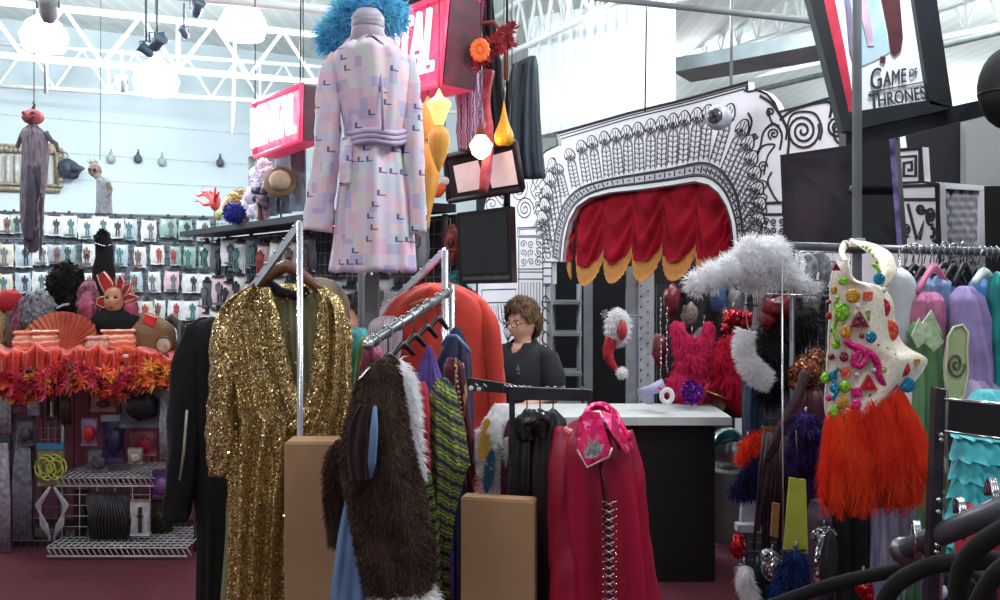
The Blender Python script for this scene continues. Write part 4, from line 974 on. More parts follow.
# things on the plank
c = onp(240, .25); t = thing('red_sun_hat', 'red headpiece with wavy tentacle rays at the left end of the dark plank', 'headpiece', c)
cc = MP(240, 203, .25); rt = mat('tentacle_red', (222, 92, 88), (190, 60, 64), rough=.6)
build('boss', MB().ball(cc, (.055, .05, .09), 14), rt, t)
for k, (x, y) in enumerate([(223, 195), (224, 203), (229, 190), (236, 193), (240, 191), (246, 189), (250, 193)]):
    e = MP(x, y, .3); m_ = (cc+e)/2+Vector((0, 0, .03*(-1)**k)); build('ray', MB().tube(lerp_rows([tuple(cc), tuple(m_), tuple(m_*.4+e*.6-Vector((0, 0, .02*(-1)**k))), tuple(e)], 10), [.02*(1-i/11)+.003 for i in range(11)], 6), rt, t)
build('stand', MB().tube([c, cc], .012, 8), mat('stand_olive', (140, 140, 96), rough=.6), t)
build('green_bow', MB().ball(MP(244, 216, .25), (.04, .03, .055), 10), mat('bow_olive', (168, 170, 110), rough=.7), t)
c = onp(260); t = thing('blonde_wig', 'curly blonde wig on a pale display head on the dark plank', 'wig', c)
g = MB().ball(MP(261, 207, .2), (.11, .1, .14), 18, lump=.3); bl = mat('blonde', (206, 184, 136), (168, 142, 96), rough=.8, scale=40)
build('curls', pile(g, 1000, .05, .007, .5, 2, curl=.7), bl, t, kind='stuff'); build('hair_mass', g, bl, t); build('display_face', MB().ball(MP(260, 208, .32), (.045, .03, .075), 14), mat('pale_face', (220, 190, 160), rough=.6), t)
build('bust', MB().lathe([(.07, 0), (.06, .03), (.03, .07), (.03, .12)], c, 12), mat('pale_face', (0, 0, 0)), t)
c = onp(285); t = thing('plush_lamb', 'stack of fluffy white sheep costume plush on the dark plank', 'plush toy', c)
g = MB()
for x, y, r in ((286, 168, .07), (279, 176, .07), (290, 178, .08), (283, 188, .09), (292, 190, .08), (275, 197, .08), (272, 205, .08), (277, 212, .07), (287, 202, .07), (284, 214, .07)): g.ball(MP(x, y, .2), (r, r*.8, r), 12, lump=.35)
pw = mat('plush_white', (232, 228, 238), (206, 202, 216), rough=.95, scale=30); build('curls', pile(g, 1300, .03, .006, .1, 2, curl=.6), pw, t, kind='stuff'); build('fleece', g, pw, t)
c = onp(284, .36); t = thing('blue_ball_ornament', 'royal blue fuzzy ball hanging over the front of the dark plank', 'ornament', c)
g = MB().ball(MP(285, 215, .45), (.09, .07, .085), 16, lump=.25); bb = mat('royal_blue', (44, 62, 168), (30, 40, 120), rough=.8, scale=30); build('fuzz', pile(g, 600, .025, .004, .2, 3), bb, t, kind='stuff'); build('core', g, bb, t)
c = onp(296, .3); t = thing('dark_flower_posy', 'dusky purple flower posy between the white plush and the robe sleeve', 'flowers', c)
g = MB(); rr = random.Random(4)
for k in range(14): g.ball(MP(288+rr.uniform(-3, 13), 199+rr.uniform(-8, 10), .3), rr.uniform(.02, .04), 8, lump=.4)
build('blooms', g, mat('dusky', (110, 90, 118), (70, 56, 78), rough=.8, scale=20), t, kind='stuff'); build('stems', MB().tube([c, MP(292, 200, .3)], .02, 6), lm[4], t)
c = onp(304, .2); t = thing('straw_hat', 'beige straw hat hanging beside the left sleeve of the robe', 'hat', c)
hc = MP(304, 184, .2); build('brim', MB().lathe([(.09, 0), (.14, .006), (.14, .014), (.09, .02)], hc, 24, rot=Matrix.Rotation(1.2, 3, 'X')), straw, t); build('crown', MB().lathe([(.09, 0), (.085, .06), (.05, .09)], hc, 20, rot=Matrix.Rotation(1.2, 3, 'X')), mat('straw_pale', (190, 172, 144), rough=.8), t)
build('peg', MB().tube([c, hc], .008, 6), steel, t)
solo('grey_drape', (lambda b: b.grid(lambda u, v: MP(257+v*-0+u*54, 158-u*9+62*v, .08+.03*sin(u*24)), 50, 8, thick=-MN*.01))(MB()), mat('drape_grey', (110, 118, 130), (86, 94, 106), rough=.8, scale=6, stretch=(4, 4, .4)), 'dark grey drape hanging below the far glowing sign', 'drape')

# glowing signs
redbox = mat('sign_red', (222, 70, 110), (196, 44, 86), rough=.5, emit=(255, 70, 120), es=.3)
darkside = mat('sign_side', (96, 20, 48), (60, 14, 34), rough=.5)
def sign(x0, x1, Y1, pts, dpt, label, es, scol, bev):
    """pts: TL, TR, BL, BR pixels with depth"""
    TL, TR, BL, BR = [P(*p) for p in pts]
    t = thing('neon_sign', label, 'sign', (TL+BR)/2); n = (TR-TL).cross(TL-BL).normalized()
    if n.y > 0: n = -n
    b = MB(); b.prism([TL, TR, BR, BL], -n*dpt); build('box', b, [redbox], t)
    f = MB()
    for a, c_ in ((TL, TR), (TR, BR), (BR, BL), (BL, TL)): f.tube([a+n*.012, c_+n*.012], .018, 6)
    build('rim', f, mat('sign_rim', (232, 70, 110), rough=.4, emit=(255, 90, 130), es=.6), t)
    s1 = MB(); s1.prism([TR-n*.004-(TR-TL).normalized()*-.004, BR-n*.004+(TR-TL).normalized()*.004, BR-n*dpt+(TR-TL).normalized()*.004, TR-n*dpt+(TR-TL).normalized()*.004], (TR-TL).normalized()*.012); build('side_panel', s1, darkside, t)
    ix = lambda p, q, k: p*(1-k)+q*k
    tl, tr, bl, br = ix(ix(TL, TR, .03), ix(BL, BR, .03), .12), ix(ix(TL, TR, .96), ix(BL, BR, .96), .12), ix(ix(TL, TR, .03), ix(BL, BR, .03), .86), ix(ix(TL, TR, .96), ix(BL, BR, .96), .86)
    em = mat('neon_%d' % es, (255, 240, 244), (255, 240, 244), emit=scol, es=es)
    build('neon_lettering', text_mesh('RENTAL', tl+n*.03, tr+n*.03, bl+n*.03, br+n*.03, .025, 'tube', bev), em, t)
    build('hanging_wire', MB().tube([TR, Vector((TR.x, TR.y, 5))], .005, 5), blackmetal, t); build('hanging_wire', MB().tube([TL, Vector((TL.x, TL.y, 5))], .005, 5), blackmetal, t)
    return t
sign(0, 0, 0, [(370, 26, 4.95), (449, -6, 4.4), (368, 103, 4.95), (441, 84, 4.4)], .22, 'near red framed box sign with glowing tube lettering partly behind the robe', 2, (255, 214, 226), .016)
s2 = sign(0, 0, 0, [(255, 103, 7.1), (303, 85, 6.45), (256, 157, 7.1), (302, 140, 6.45)], .2, 'far red framed box sign with glaring tube lettering left of the robe', 5, (255, 226, 234), .022)
k = MB(); k.tube([P(304, 92, 6.5), P(308, 100, 6.5), P(305, 110, 6.5), P(308, 118, 6.5), P(304, 128, 6.5), P(307, 134, 6.5)], .012, 6); build('cable', k, mat('cable_pink', (176, 110, 124), rough=.6), s2)
l = bpy.data.lights.new('neon_light', 'POINT'); l.energy = 9; l.color = (1, .35, .5); l.shadow_soft_size = .15
o = bpy.data.objects.new('neon_light', l); COL.objects.link(o); o.location = P(405, 60, 4.2)

# things around the near sign
def hangcord(px, y0, Y, t, y1=-60): build('cord', rod(P(px, y0, Y), Vector((P(px, y0, Y).x, Y, 5)), .003, 5), blackmetal, t)
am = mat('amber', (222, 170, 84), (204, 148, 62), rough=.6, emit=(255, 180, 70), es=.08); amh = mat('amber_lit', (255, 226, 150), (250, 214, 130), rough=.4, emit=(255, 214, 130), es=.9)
def lantern(px, py, Y, prof, label, ms, h, rib=8, cat='lantern'):
    c = P(px, py, Y); t = thing('amber_lantern', label, cat, c, None)
    s = Y/F; y = 0
    for k, (pr, m_) in enumerate(zip(prof, ms)):
        b = MB(); n = 32; vs = []; pp = lerp_rows(pr, 14)
        for r, z in pp:
            for q in range(n): a = 2*pi*q/n; rr_ = max(r, .05)*s*(1+.05*abs(sin(rib/2*a))); vs.append(c+Vector((rr_*cos(a), rr_*sin(a), -z*s)))
        b.add(vs, [(i*n+q, i*n+(q+1) % n, (i+1)*n+(q+1) % n, (i+1)*n+q) for i in range(14) for q in range(n)]+[tuple(range(n))]); build('tier', b, m_, t)
    hangcord(px, py, Y, t); return t
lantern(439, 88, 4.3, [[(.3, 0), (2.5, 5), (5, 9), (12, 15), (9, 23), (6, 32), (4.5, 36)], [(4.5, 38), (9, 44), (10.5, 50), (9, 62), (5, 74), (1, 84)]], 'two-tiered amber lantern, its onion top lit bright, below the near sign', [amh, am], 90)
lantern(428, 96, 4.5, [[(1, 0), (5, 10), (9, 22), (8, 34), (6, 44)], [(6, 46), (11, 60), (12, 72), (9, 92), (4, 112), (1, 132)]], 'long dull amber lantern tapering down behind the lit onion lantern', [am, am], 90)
lantern(504, 103, 4.6, [[(.5, -3), (2, 8), (5, 20), (9, 30), (9.8, 36), (8, 41), (4, 43)]], 'smooth yellow teardrop lantern hanging over the left scrolls of the arch', [mat('teardrop_yellow', (226, 178, 50), (206, 152, 34), rough=.35)], 60)
c = P(481, 145, 4.5); t = thing('glowing_lantern', 'small glaring white-orange lamp hanging above the tilted white pages', 'lamp', c)
build('shade', MB().lathe([(.008, .07), (.03, .045), (.062, .0), (.045, -.05), (.01, -.075)], c, 12), mat('lamp_hot', (255, 220, 190), (255, 220, 190), emit=(255, 200, 150), es=14), t); build('cap', MB().lathe([(.03, .05), (.02, .09), (.012, .12)], c, 12), lm[4], t); hangcord(481, 122, 4.5, t)
# picture frame with two pale pages
t = thing('dark_framed_pages', 'dark tilted frame holding two white pages beneath the glaring lamp', 'picture', P(486, 195, 4.9))
b = MB(); b.prism([P(446, 158, 5.1), P(514, 143, 4.8), P(522, 188, 4.8), P(450, 200, 5.1)], (.01, .05, 0)); build('backing', b, mat('frame_dark', (50, 36, 44), rough=.6), t)
pg = mat('page_white', (252, 248, 252), (244, 238, 246), rough=.8)
for q in ([(453, 166), (478, 160), (485, 188), (458, 193)], [(484, 158), (512, 150), (518, 184), (492, 188)]): b = MB(); b.prism([P(x, y, 4.98-(x-450)*.004-.02) for x, y in q], (0, .012, 0)); build('page', b, pg, t)
f = MB(); q = [P(445, 157, 5.06), P(515, 142, 4.76), P(523, 189, 4.76), P(449, 201, 5.06)]
for i in range(4): f.tube([q[i], q[(i+1) % 4]], .018, 6)
build('frame', f, mat('frame_dark', (0, 0, 0)), t); hangcord(512, 143, 4.76, t)
# hanging clothes and flowers right of the sign
solo('striped_tunic', loft([(72, 462, 476), (78, 456, 484), (95, 455, 487), (115, 457, 488), (132, 456, 486), (150, 458, 482)], 4.9, .07, 11, .2), bands('stripe_lilac', [(0, (152, 124, 160)), (.5, (206, 190, 216)), (.8, (92, 76, 112))], scale=9, dist=3, direction='X'), 'lilac striped tunic hanging right of the near sign box', 'tunic')
solo('dark_cloak', loft([(52, 488, 496), (62, 482, 502), (90, 482, 503), (120, 484, 506), (150, 482, 508)], 5.0, .06, 7, .25, lin_=True), blackcloth, 'narrow black cloak between the red leaves and the yellow teardrop lantern', 'cloak')
solo('charcoal_drape', loft([(56, 530, 536), (66, 512, 538), (90, 506, 539), (120, 502, 540), (150, 500, 542), (178, 502, 545)], 5.6, .09, 9, .34, 30, 90, 2, lin_=True), mat('drape_charcoal', (62, 74, 84), (44, 52, 62), rough=.85, scale=8, stretch=(3, 3, .4)), 'large charcoal drape hanging left of the plastic curtain', 'drape')
solo('twisted_scarf', sleeve([(489, 70, 4.7), (486, 100, 4.7), (490, 130, 4.7), (487, 160, 4.6), (483, 192, 4.6)], [.03, .022, .02, .03, .025]), mat('sash_rose', (188, 92, 106), (146, 60, 76), rough=.8, scale=20), 'twisted rose scarf trailing past the glaring lamp onto the pages', 'scarf')
c = P(486, 76, 4.6); t = thing('leaf_bouquet', 'hanging bouquet of dark red maple leaves with an orange bloom on an arched twig', 'bouquet', c)
lv = MB(); rr = random.Random(9)
for i in range(150):
    u = rr.random(); x = 462+50*u+rr.uniform(-6, 6); y = 72-40*u+rr.uniform(-9, 9); rot = Matrix.Rotation(rr.uniform(-1, 1), 3, 'X') @ Matrix.Rotation(rr.uniform(-.8, .8), 3, 'Z') @ Matrix.Rotation(rr.uniform(0, 6.3), 3, 'Y'); maple(lv, P(x, y, rr.uniform(4.5, 4.7)), rr.uniform(.03, .05), rot, rr.choices(range(2), (6, 1))[0])
build('leaves', lv, [mat('leaf_dark_red', (164, 40, 52), (128, 26, 40), rough=.7), lm[1]], t, kind='stuff')
g = MB()
for k in range(12): a = k*pi/6; g.ball(P(480, 50, 4.45)+Vector((.035*cos(a), 0, .045*sin(a))), (.02, .012, .02), 8)
g.ball(P(480, 50, 4.46), (.028, .012, .036), 12)
build('bloom', g, mat('bloom_orange', (230, 130, 56), (206, 96, 40), rough=.6), t)
build('twig', MB().tube([P(462, 72, 4.6), P(466, 40, 4.6), P(478, 24, 4.6), P(494, 22, 4.6), P(505, 38, 4.6), P(506, 80, 4.6)], .012, 6), lm[4], t); hangcord(486, 22, 4.6, t)
solo('magenta_banner', panel([(-20, 462, 486), (0, 464, 485), (20, 461, 483), (44, 460, 480)], 5.2, .05, 3, .02), mat('magenta', (216, 84, 140), (190, 60, 116), rough=.7), 'magenta cloth hanging at the picture top right of the near sign', 'banner')
solo('black_pointed_cloth', panel([(-20, 484, 492), (10, 484, 494), (30, 482, 496), (58, 484, 500)], 5.3, .04, 2, .01), blackcloth, 'black pointed cloth hanging between the magenta cloth and the leaf bouquet', 'cloth')
t = thing('feathered_headdress', 'dark striped feather headdress perched over the near red sign', 'headdress', P(408, 18, 4.9)); g = MB(); rr = random.Random(2)
for k in range(12): plume(g, P(405+k*.8, 20, 4.9), P(384+k*5, -6-abs(k-6)*-1.5, 4.9+rr.uniform(-.1, .1)), .05, seed=k, barbw=.004)
build('plumes', g, mat('plume_dark', (92, 72, 92), (50, 40, 56), rough=.8, scale=30), t, kind='stuff'); build('band', MB().ball(P(409, 20, 4.9), (.1, .06, .03), 14), darkside, t); hangcord(409, 10, 4.9, t)
# small things over the angled wall right end
t = thing('orange_doll', 'small orange and white doll hanging under the amber lanterns', 'doll', P(441, 196, 4.9)); build('body', MB().ball(P(440, 190, 4.9), (.03, .025, .05), 12, rot=Matrix.Rotation(.5, 3, 'Y')), mat('doll_orange', (226, 110, 66), rough=.6), t); build('head', MB().ball(P(445, 181, 4.9), .025, 12), fur, t); hangcord(445, 176, 4.9, t)
for nm, lab, px, py, r, m_ in (('teal_wig', 'small teal curly wig left of the old monitor', 455, 286, (.07, .06, .09), mat('teal_wig_small', (96, 180, 176), (50, 130, 132), rough=.8, scale=40)), ('pink_wig', 'magenta wig under the old monitor above the orange coat', 463, 298, (.09, .06, .06), mat('pink_wig_small', (206, 60, 120), rough=.8)), ('flesh_mask', 'flesh coloured rubber mask left of the old monitor', 452, 245, (.05, .05, .12), mat('flesh_mask', (190, 120, 106), (140, 70, 66), rough=.6, scale=20))):
    Y = 5.15; t = thing(nm, lab, 'wig' if 'wig' in nm else 'mask', P(px, py+8, Y)); g = MB().ball(P(px, py, Y), r, 16, lump=.3, ls=3)
    build('hair_mass' if 'wig' in nm else 'face', g, m_, t)
    if 'wig' in nm: build('curls', pile(g, 500, .03, .005, .4, 8, curl=.6), m_, t, kind='stuff')
    else: build('features', MB().ball(P(px-1, py-2, Y-.05), (.02, .02, .03), 10).ball(P(px-1, py+6, Y-.05), (.022, .012, .008), 10), mat('carved', (0, 0, 0)), t)
    build('hook', MB().tube([P(px, py, Y+.04), P(px, py-6, Y+.3)], .006, 6), steel, t)
# old monitor on a ceiling pole
Y = 4.9; t = thing('wall_monitor', 'black upright flat monitor hung before the left scrolls of the arch', 'monitor', P(486, 285, Y))
TL, TR, BR, BL = P(457, 213, 5.05), P(510, 206, 4.85), P(512, 283, 4.85), P(459, 284, 5.05); n = Vector((-.35, -.94, 0)).normalized()
b = MB(); b.prism([TL, TR, BR, BL], -n*.09); build('case', b, blackplastic, t)
sc4 = lambda k, kb: [TL*(1-k)*(1-k)+TR*k*(1-k)+BL*(1-k)*k+BR*k*k]
b = MB(); q = lambda u, v: (TL*(1-u)+TR*u)*(1-v)+(BL*(1-u)+BR*u)*v
b.prism([q(.06, .06)+n*.004, q(.94, .06)+n*.004, q(.94, .86)+n*.004, q(.06, .86)+n*.004], -n*.006); build('screen', b, mat('screen_black', (30, 32, 36), (22, 24, 28), rough=.12), t)
b = MB(); b.prism([q(.08, .90)+n*.004, q(.96, .90)+n*.004, q(.96, .95)+n*.004, q(.08, .95)+n*.004], -n*.006); build('button_strip', b, mat('strip_grey', (96, 98, 104), (60, 62, 68), rough=.4, scale=80), t)
k = MB(); k.tube([P(507, 240, 5.0), P(507, 176, 5.0), P(510, 168, 5.0)], .02, 8); k.ball(P(507, 171, 5.0), .035, 12); k.tube([P(507, 180, 5.0), P(519, 180, 5.0)], .012, 6); build('pole', k, blackmetal, t)
build('pole', rod(P(507, 168, 5.0), Vector((P(507, 168, 5.0).x, 5.0, 5)), .008, 6), blackmetal, t)

# robed mannequin on its steel post
robe = patchwork('robe_print', [(230, 204, 222), (214, 204, 228), (238, 212, 222), (206, 212, 224), (232, 190, 212), (222, 210, 230), (196, 184, 220), (218, 220, 218), (236, 204, 206), (226, 206, 226)])
Y = 3.4
t = thing('robed_mannequin', 'headless mannequin in a pastel patchwork robe raised on a grey steel post', 'mannequin', Vector((P(372, 0, Y).x, Y, 0)))
build('post', MB().box((P(372, 0, Y+.05).x, Y+.05, .86), (.052, .052, 1.72)), greysteel, t); build('base', MB().box((P(372, 0, Y).x, Y+.05, .015), (.5, .5, .03)), greysteel, t)
nk = MB().lathe([(.075, -.05), (.062, .02), (.056, .055), (.058, .07), (.045, .085)], P(368, 32, Y), 24); build('neck', nk, mat('mannequin_pale', (206, 192, 204), (186, 172, 186), rough=.5), t)
rb = sub(build('robe', loft([(42, 352, 386), (50, 341, 400), (60, 334, 410), (85, 338, 411), (120, 343, 408), (142, 347, 404), (152, 346, 405), (175, 342, 408), (205, 338, 411), (240, 335, 414), (272, 330, 416)], Y, .15, 8, .11, 40, 96, .5), robe, t))
build('sleeve', sleeve([(340, 58, Y), (331, 80, Y-.02), (328, 120, Y-.04), (326, 160, Y-.05), (321, 200, Y-.06), (317, 231, Y-.06)], [.045, .05, .05, .052, .056, .058], amp=.07, m=26), robe, rb)
build('sleeve', sleeve([(404, 58, Y), (409, 85, Y), (412, 125, Y-.02), (414, 165, Y-.03), (417, 200, Y-.03), (418, 233, Y-.03)], [.04, .045, .042, .04, .036, .034], amp=.07, m=26, ph=1), robe, rb)
bl_ = MB(); 
for yy in (132, 137, 142): bl_.tube([P(376-0+cos(a*pi/12)*30, yy+(1.5*sin(a)), Y+sin(a*pi/12)*.155) for a in range(24)], .012, 6, closed=True)
build('belt', bl_, mat('belt_lilac', (206, 186, 214), (178, 160, 196), rough=.7), rb)
build('belt_tail', sleeve([(347, 140, Y-.1), (346, 160, Y-.14), (345, 184, Y-.14)], [.02, .024, .022]), robe, rb)
cl = MB()
for sg in (-1, 1):
    cl.grid(lambda u, v, sg=sg: P(370+sg*(2+u*20+v*12), 34+u*3+v*(10+6*u), Y-.09*(1-u*.4)+.06*u-.03*v), 10, 6, thick=(0, .008, 0))
build('collar', cl, mat('collar_pale', (214, 194, 214), (196, 178, 202), rough=.6), rb)
build('neck_wrap', MB().lathe([(.060, -.012), (.068, 0), (.064, .02), (.066, .034), (.058, .05)], P(368, 27, Y), 26), mat('wrap_grey', (196, 186, 202), (160, 150, 170), rough=.6, scale=20, stretch=(1, 1, 6)), rb)
# the pastel seams printed on the robe front: front placket
pk_ = MB(); pk_.tube([P(379, 46, Y-.11), P(382, 90, Y-.155), P(383, 130, Y-.16)], .006, 6); build('placket', pk_, MATS['belt_lilac'], rb)
# teal wig on tall stand
Y = 3.75; t = thing('teal_wig', 'large fluffy teal blue wig rising behind the mannequin neck', 'wig', P(360, 60, Y))
g = MB()
for x, y, r in ((352, 24, .10), (338, 34, .08), (370, 14, .11), (388, 16, .09), (330, 44, .05), (345, 12, .06)): g.ball(P(x, y, Y), (r, r*.8, r*.85), 14, lump=.3)
tw = furmat('teal_hair', (150, 226, 238), (110, 196, 236), .5, 6); build('curls', pile(g, 2600, .05, .004, .3, 4, curl=.6), tw, t, kind='stuff'); build('hair_mass', g, tw, t); build('stand', rod(P(362, 20, Y), Vector((P(362, 0, Y).x, Y, .0)), .018), greysteel, t)

# four-way chrome racks
def sqpost(px, y0, Y, t, nm='post', r=.016, m=None): build(nm, rod(Vector((P(px, 0, Y).x, Y, 0)), Vector((P(px, 0, Y).x, Y, CZ-(y0-HY)/F*Y)), r, 16), m or polished, t)
polished = mat('polished_steel', (214, 216, 222), (196, 198, 206), rough=.22, metal=.8)
t = thing('chrome_rack', 'chrome garment rack with a sloping notched arm before the gold sequin robe', 'rack', Vector((P(300, 0, 2.72).x, 2.72, 0)))
sqpost(300, 222, 2.72, t, r=.010)
def arm(a, b, t, n=6, m=None):
    m = m or polished
    mb = MB(); a, b = Vector(a), Vector(b); d = (b-a).normalized(); s_ = d.cross(Vector((0, 0, 1))).normalized(); u = s_.cross(d)
    mb.prism([a-s_*.006-u*.015, a+s_*.006-u*.015, a+s_*.006+u*.015, a-s_*.006+u*.015], b-a); k = MB()
    for i in range(n): k.ball(a+(b-a)*(i+.6)/n+Vector((0, -.004, .017)), .007, 8)
    h = sub(build('arm', mb, m, t)); build('studs', k, m, h, kind='stuff')
arm(P(300, 224, 2.72), P(247, 296, 3.0), t); build('base', MB().box((P(300, 0, 2.72).x, 2.72, .02), (.5, .06, .04)), chrome, t)
t = thing('chrome_rack', 'chrome garment rack with a sloping arm above the orange-red coat', 'rack', Vector((P(445, 0, 3.6).x, 3.6, 0)))
sqpost(445, 250, 3.35, t, r=.013); arm(P(445, 251, 3.35), P(372, 322, 3.9), t, 9); build('base', MB().box((P(445, 0, 3.35).x, 3.35, .02), (.06, .5, .04)), chrome, t)
# gold sequin robe
seq = sequin('sequin_gold', (208, 180, 122), (112, 88, 52), 210, .25, 1.0, .75, (255, 240, 200))
lin_ = mat('lining_olive', (150, 146, 108), (132, 128, 94), rough=.75, scale=5, stretch=(3, 3, .3))
Y = 2.98; t = thing('sequin_robe', 'long gold sequin robe with olive lining on a brown wooden hanger rack', 'robe', P(275, 600, Y))
build('lining', panel([(292, 262, 324), (310, 262, 330), (360, 268, 330), (420, 270, 330), (480, 232, 330), (540, 226, 320), (610, 220, 300), (660, 216, 296)], Y+.05, .03, 7, .008), lin_, t)
build('back_panel', loft([(284, 268, 320), (292, 245, 330), (305, 226, 342), (350, 226, 345), (420, 228, 343), (500, 231, 340), (600, 228, 335), (660, 226, 330)], Y+.12, .05, 7, .1), seq, t)
build('front_panel', panel([(286, 254, 268), (295, 238, 271), (310, 224, 275), (340, 226, 281), (380, 228, 289), (408, 229, 298), (420, 229, 310), (450, 230, 300), (520, 231, 290), (600, 229, 286), (660, 226, 284)], Y, .10, 4, .018, 50, 44), seq, t)
build('front_panel', panel([(288, 320, 326), (296, 321, 338), (312, 322, 347), (345, 321, 350), (380, 316, 350), (408, 305, 350), (422, 294, 348), (460, 290, 345), (520, 290, 340), (600, 288, 335), (660, 288, 330)], Y-.02, .09, 4, .018, 46, 44, ph=2), seq, t)
for pts in ([(267, 288), (273, 315), (281, 350), (289, 385), (299, 412), (312, 424)], [(322, 290), (322, 320), (319, 360), (312, 395), (303, 418), (292, 430)]):
    build('lapel', sleeve([(x+(-2 if x < 300 else 2), y, Y-.10) for x, y in pts], [.016, .024, .028, .026, .024, .014], flat=.5, m=24), seq, t)
build('sleeve', sleeve([(236, 304, Y), (228, 330, Y-.04), (225, 370, Y-.06), (222, 410, Y-.06), (220, 445, Y-.06), (220, 474, Y-.05)], [.035, .052, .052, .050, .046, .040], amp=.08, m=26), seq, t)
build('sleeve', sleeve([(333, 304, Y), (342, 335, Y), (343, 370, Y), (342, 410, Y), (338, 440, Y)], [.03, .034, .03, .03, .026], amp=.08), seq, t)
build('flecks', pile(loft([(292, 250, 320), (305, 222, 345), (350, 216, 349), (420, 214, 347), (500, 231, 292), (600, 229, 288)], Y-.03, .09, 7, .05), 900, .007, .0035, 0, 21, 1.5), mat('fleck_gold', (255, 240, 200), (240, 214, 150), rough=.12, metal=1), t, kind='stuff')
wood = mat('hanger_wood', (116, 74, 50), (88, 54, 36), rough=.45, scale=14, stretch=(1, 6, 6))
def hanger(px, py, Y, w, name, label, m_, hook=True, yaw=0, drop=18, r=.011, hh=.05, group=None):
    t = thing(name, label, 'hanger', P(px, py, Y), group); c = P(px, py, Y); W = w/F*Y; D = drop/F*Y
    ax = Vector((cos(yaw), sin(yaw), 0)); pts = [c+ax*W*u+Vector((0, 0, -D*(abs(u)**1.25))) for u in (-1, -.8, -.6, -.4, -.2, 0, .2, .4, .6, .8, 1)]
    build('shoulders', MB().tube(pts, [r*.8, r, r, r*1.1, r*1.2, r*1.3, r*1.2, r*1.1, r, r, r*.8], 8), m_, t)
    hk = [c, c+Vector((0, 0, hh))]+[c+Vector((0, 0, hh+.018))+Vector((.0, 0, 0))+(-ax*.018*cos(a)+Vector((0, 0, .018*sin(a)))) for a in [0, .6, 1.2, 1.9, 2.6, 3.2]]
    build('hook', MB().tube(hk, .0025, 6), chrome, t)
    return t
hanger(286, 266, Y-.02, 38, 'wooden_hanger', 'curved brown wooden hanger holding the gold sequin robe', wood, drop=27, r=.019)
solo('navy_collar', MB().tube([P(268, 282, Y+.02), P(280, 292, Y+.0), P(296, 296, Y-.01), P(308, 290, Y+.0)], .018, 8), blackcloth, 'dark collar strip under the brown wooden hanger', 'collar')
# black coat left of the gold robe
Y = 3.35; t = thing('black_coat', 'long black coat hanging left of the gold sequin robe', 'coat', P(205, 600, Y))
build('body', loft([(317, 206, 222), (324, 192, 232), (345, 186, 238), (400, 186, 240), (460, 190, 236), (520, 198, 236), (600, 197, 234), (660, 196, 234)], Y, .11, 7, .14), blackcloth, t)
build('sleeve', sleeve([(200, 326, Y-.05), (192, 360, Y-.06), (188, 410, Y-.07), (184, 460, Y-.08), (178, 500, Y-.08), (175, 519, Y-.08)], [.05, .07, .072, .065, .055, .05], amp=.07), blackcloth, t)
build('side_trim', MB().tube([P(187, 410, Y-.16), P(184, 450, Y-.16), P(180, 480, Y-.15)], .005, 6), mat('trim_cream', (170, 168, 158), rough=.5), t)
# behind: cream shoulder, teal, green, magenta garments on a hidden rail
solo('cream_jacket', sleeve([(298, 302, 3.5), (312, 291, 3.5), (326, 290, 3.5), (337, 300, 3.48), (341, 325, 3.46), (341, 380, 3.46)], [.02, .042, .048, .042, .036, .036]), mat('cream_cloth', (186, 174, 152), (164, 150, 130), rough=.85), 'cream jacket shoulder curving up behind the gold sequin robe', 'jacket')
for i, (nm, lab, rows, Y, m_) in enumerate((
  ('teal_dress', 'bright teal dress edge right of the gold sequin robe', [(328, 350, 362), (336, 347, 368), (370, 347, 368), (410, 347, 368), (470, 346, 370), (600, 346, 374)], 3.3, mat('teal_silk', (70, 172, 176), (40, 130, 140), rough=.45)),
  ('green_dress', 'olive green dress edge beside the bright teal dress', [(336, 362, 370), (345, 358, 374), (380, 354, 374), (420, 352, 374), (480, 350, 374), (600, 350, 376)], 3.22, mat('green_silk', (112, 150, 92), (84, 120, 70), rough=.5)),
  ('magenta_dress', 'deep magenta dress left of the brown fur coat', [(345, 368, 378), (356, 362, 384), (390, 356, 386), (430, 350, 388), (480, 346, 388), (600, 344, 390)], 3.1, mat('magenta_silk', (160, 44, 98), (124, 30, 74), rough=.5)),
  ('grey_lace_top', 'pale grey lace top at the left of the orange-red coat', [(316, 384, 392), (324, 370, 402), (345, 366, 402), (375, 366, 396), (400, 370, 392)], 3.42, bands('grey_lace', [(0, (176, 158, 168)), (.6, (150, 134, 146)), (.9, (196, 180, 186))], scale=12, dist=1, direction='X')))):
    solo(nm, loft(rows, Y, .09, 5, .14, ph=i), m_, lab, 'dress' if 'dress' in nm else 'top')
# orange-red coat
Y = 3.62; oc2 = mat('coral_felt', (214, 66, 48), (190, 50, 38), rough=.85, scale=8, sheen=.2); t = thing('orange_coat', 'large orange-red felt coat hung broadside behind the garment rail', 'coat', P(440, 600, Y))
build('body', loft([(283, 428, 446), (288, 414, 462), (298, 396, 480), (314, 384, 492), (340, 381, 497), (380, 384, 500), (440, 388, 500), (520, 390, 500), (610, 392, 500)], Y, .12, 6, .08, 30, 90), oc2, t)
build('sleeve', sleeve([(478, 303, Y-.02), (490, 325, Y-.06), (495, 360, Y-.08), (498, 400, Y-.09), (499, 450, Y-.09)], [.03, .036, .036, .034, .034], amp=.05), oc2, t)
build('sleeve', sleeve([(398, 304, Y), (388, 330, Y-.03), (384, 370, Y-.03), (384, 430, Y-.03)], [.03, .036, .036, .034], amp=.05), oc2, t)
hb = MB(); hb.grid(lambda u, v: P(436, 300, Y)+Vector((.075*cos(pi*u)*(1-.15*v), -.13+.06*v+.01*sin(u*9), -.03+.035*sin(pi*u)*(1.0-.6*v))), 24, 8, thick=(0, 0, -.01)); build('collar', hb, oc2, t)
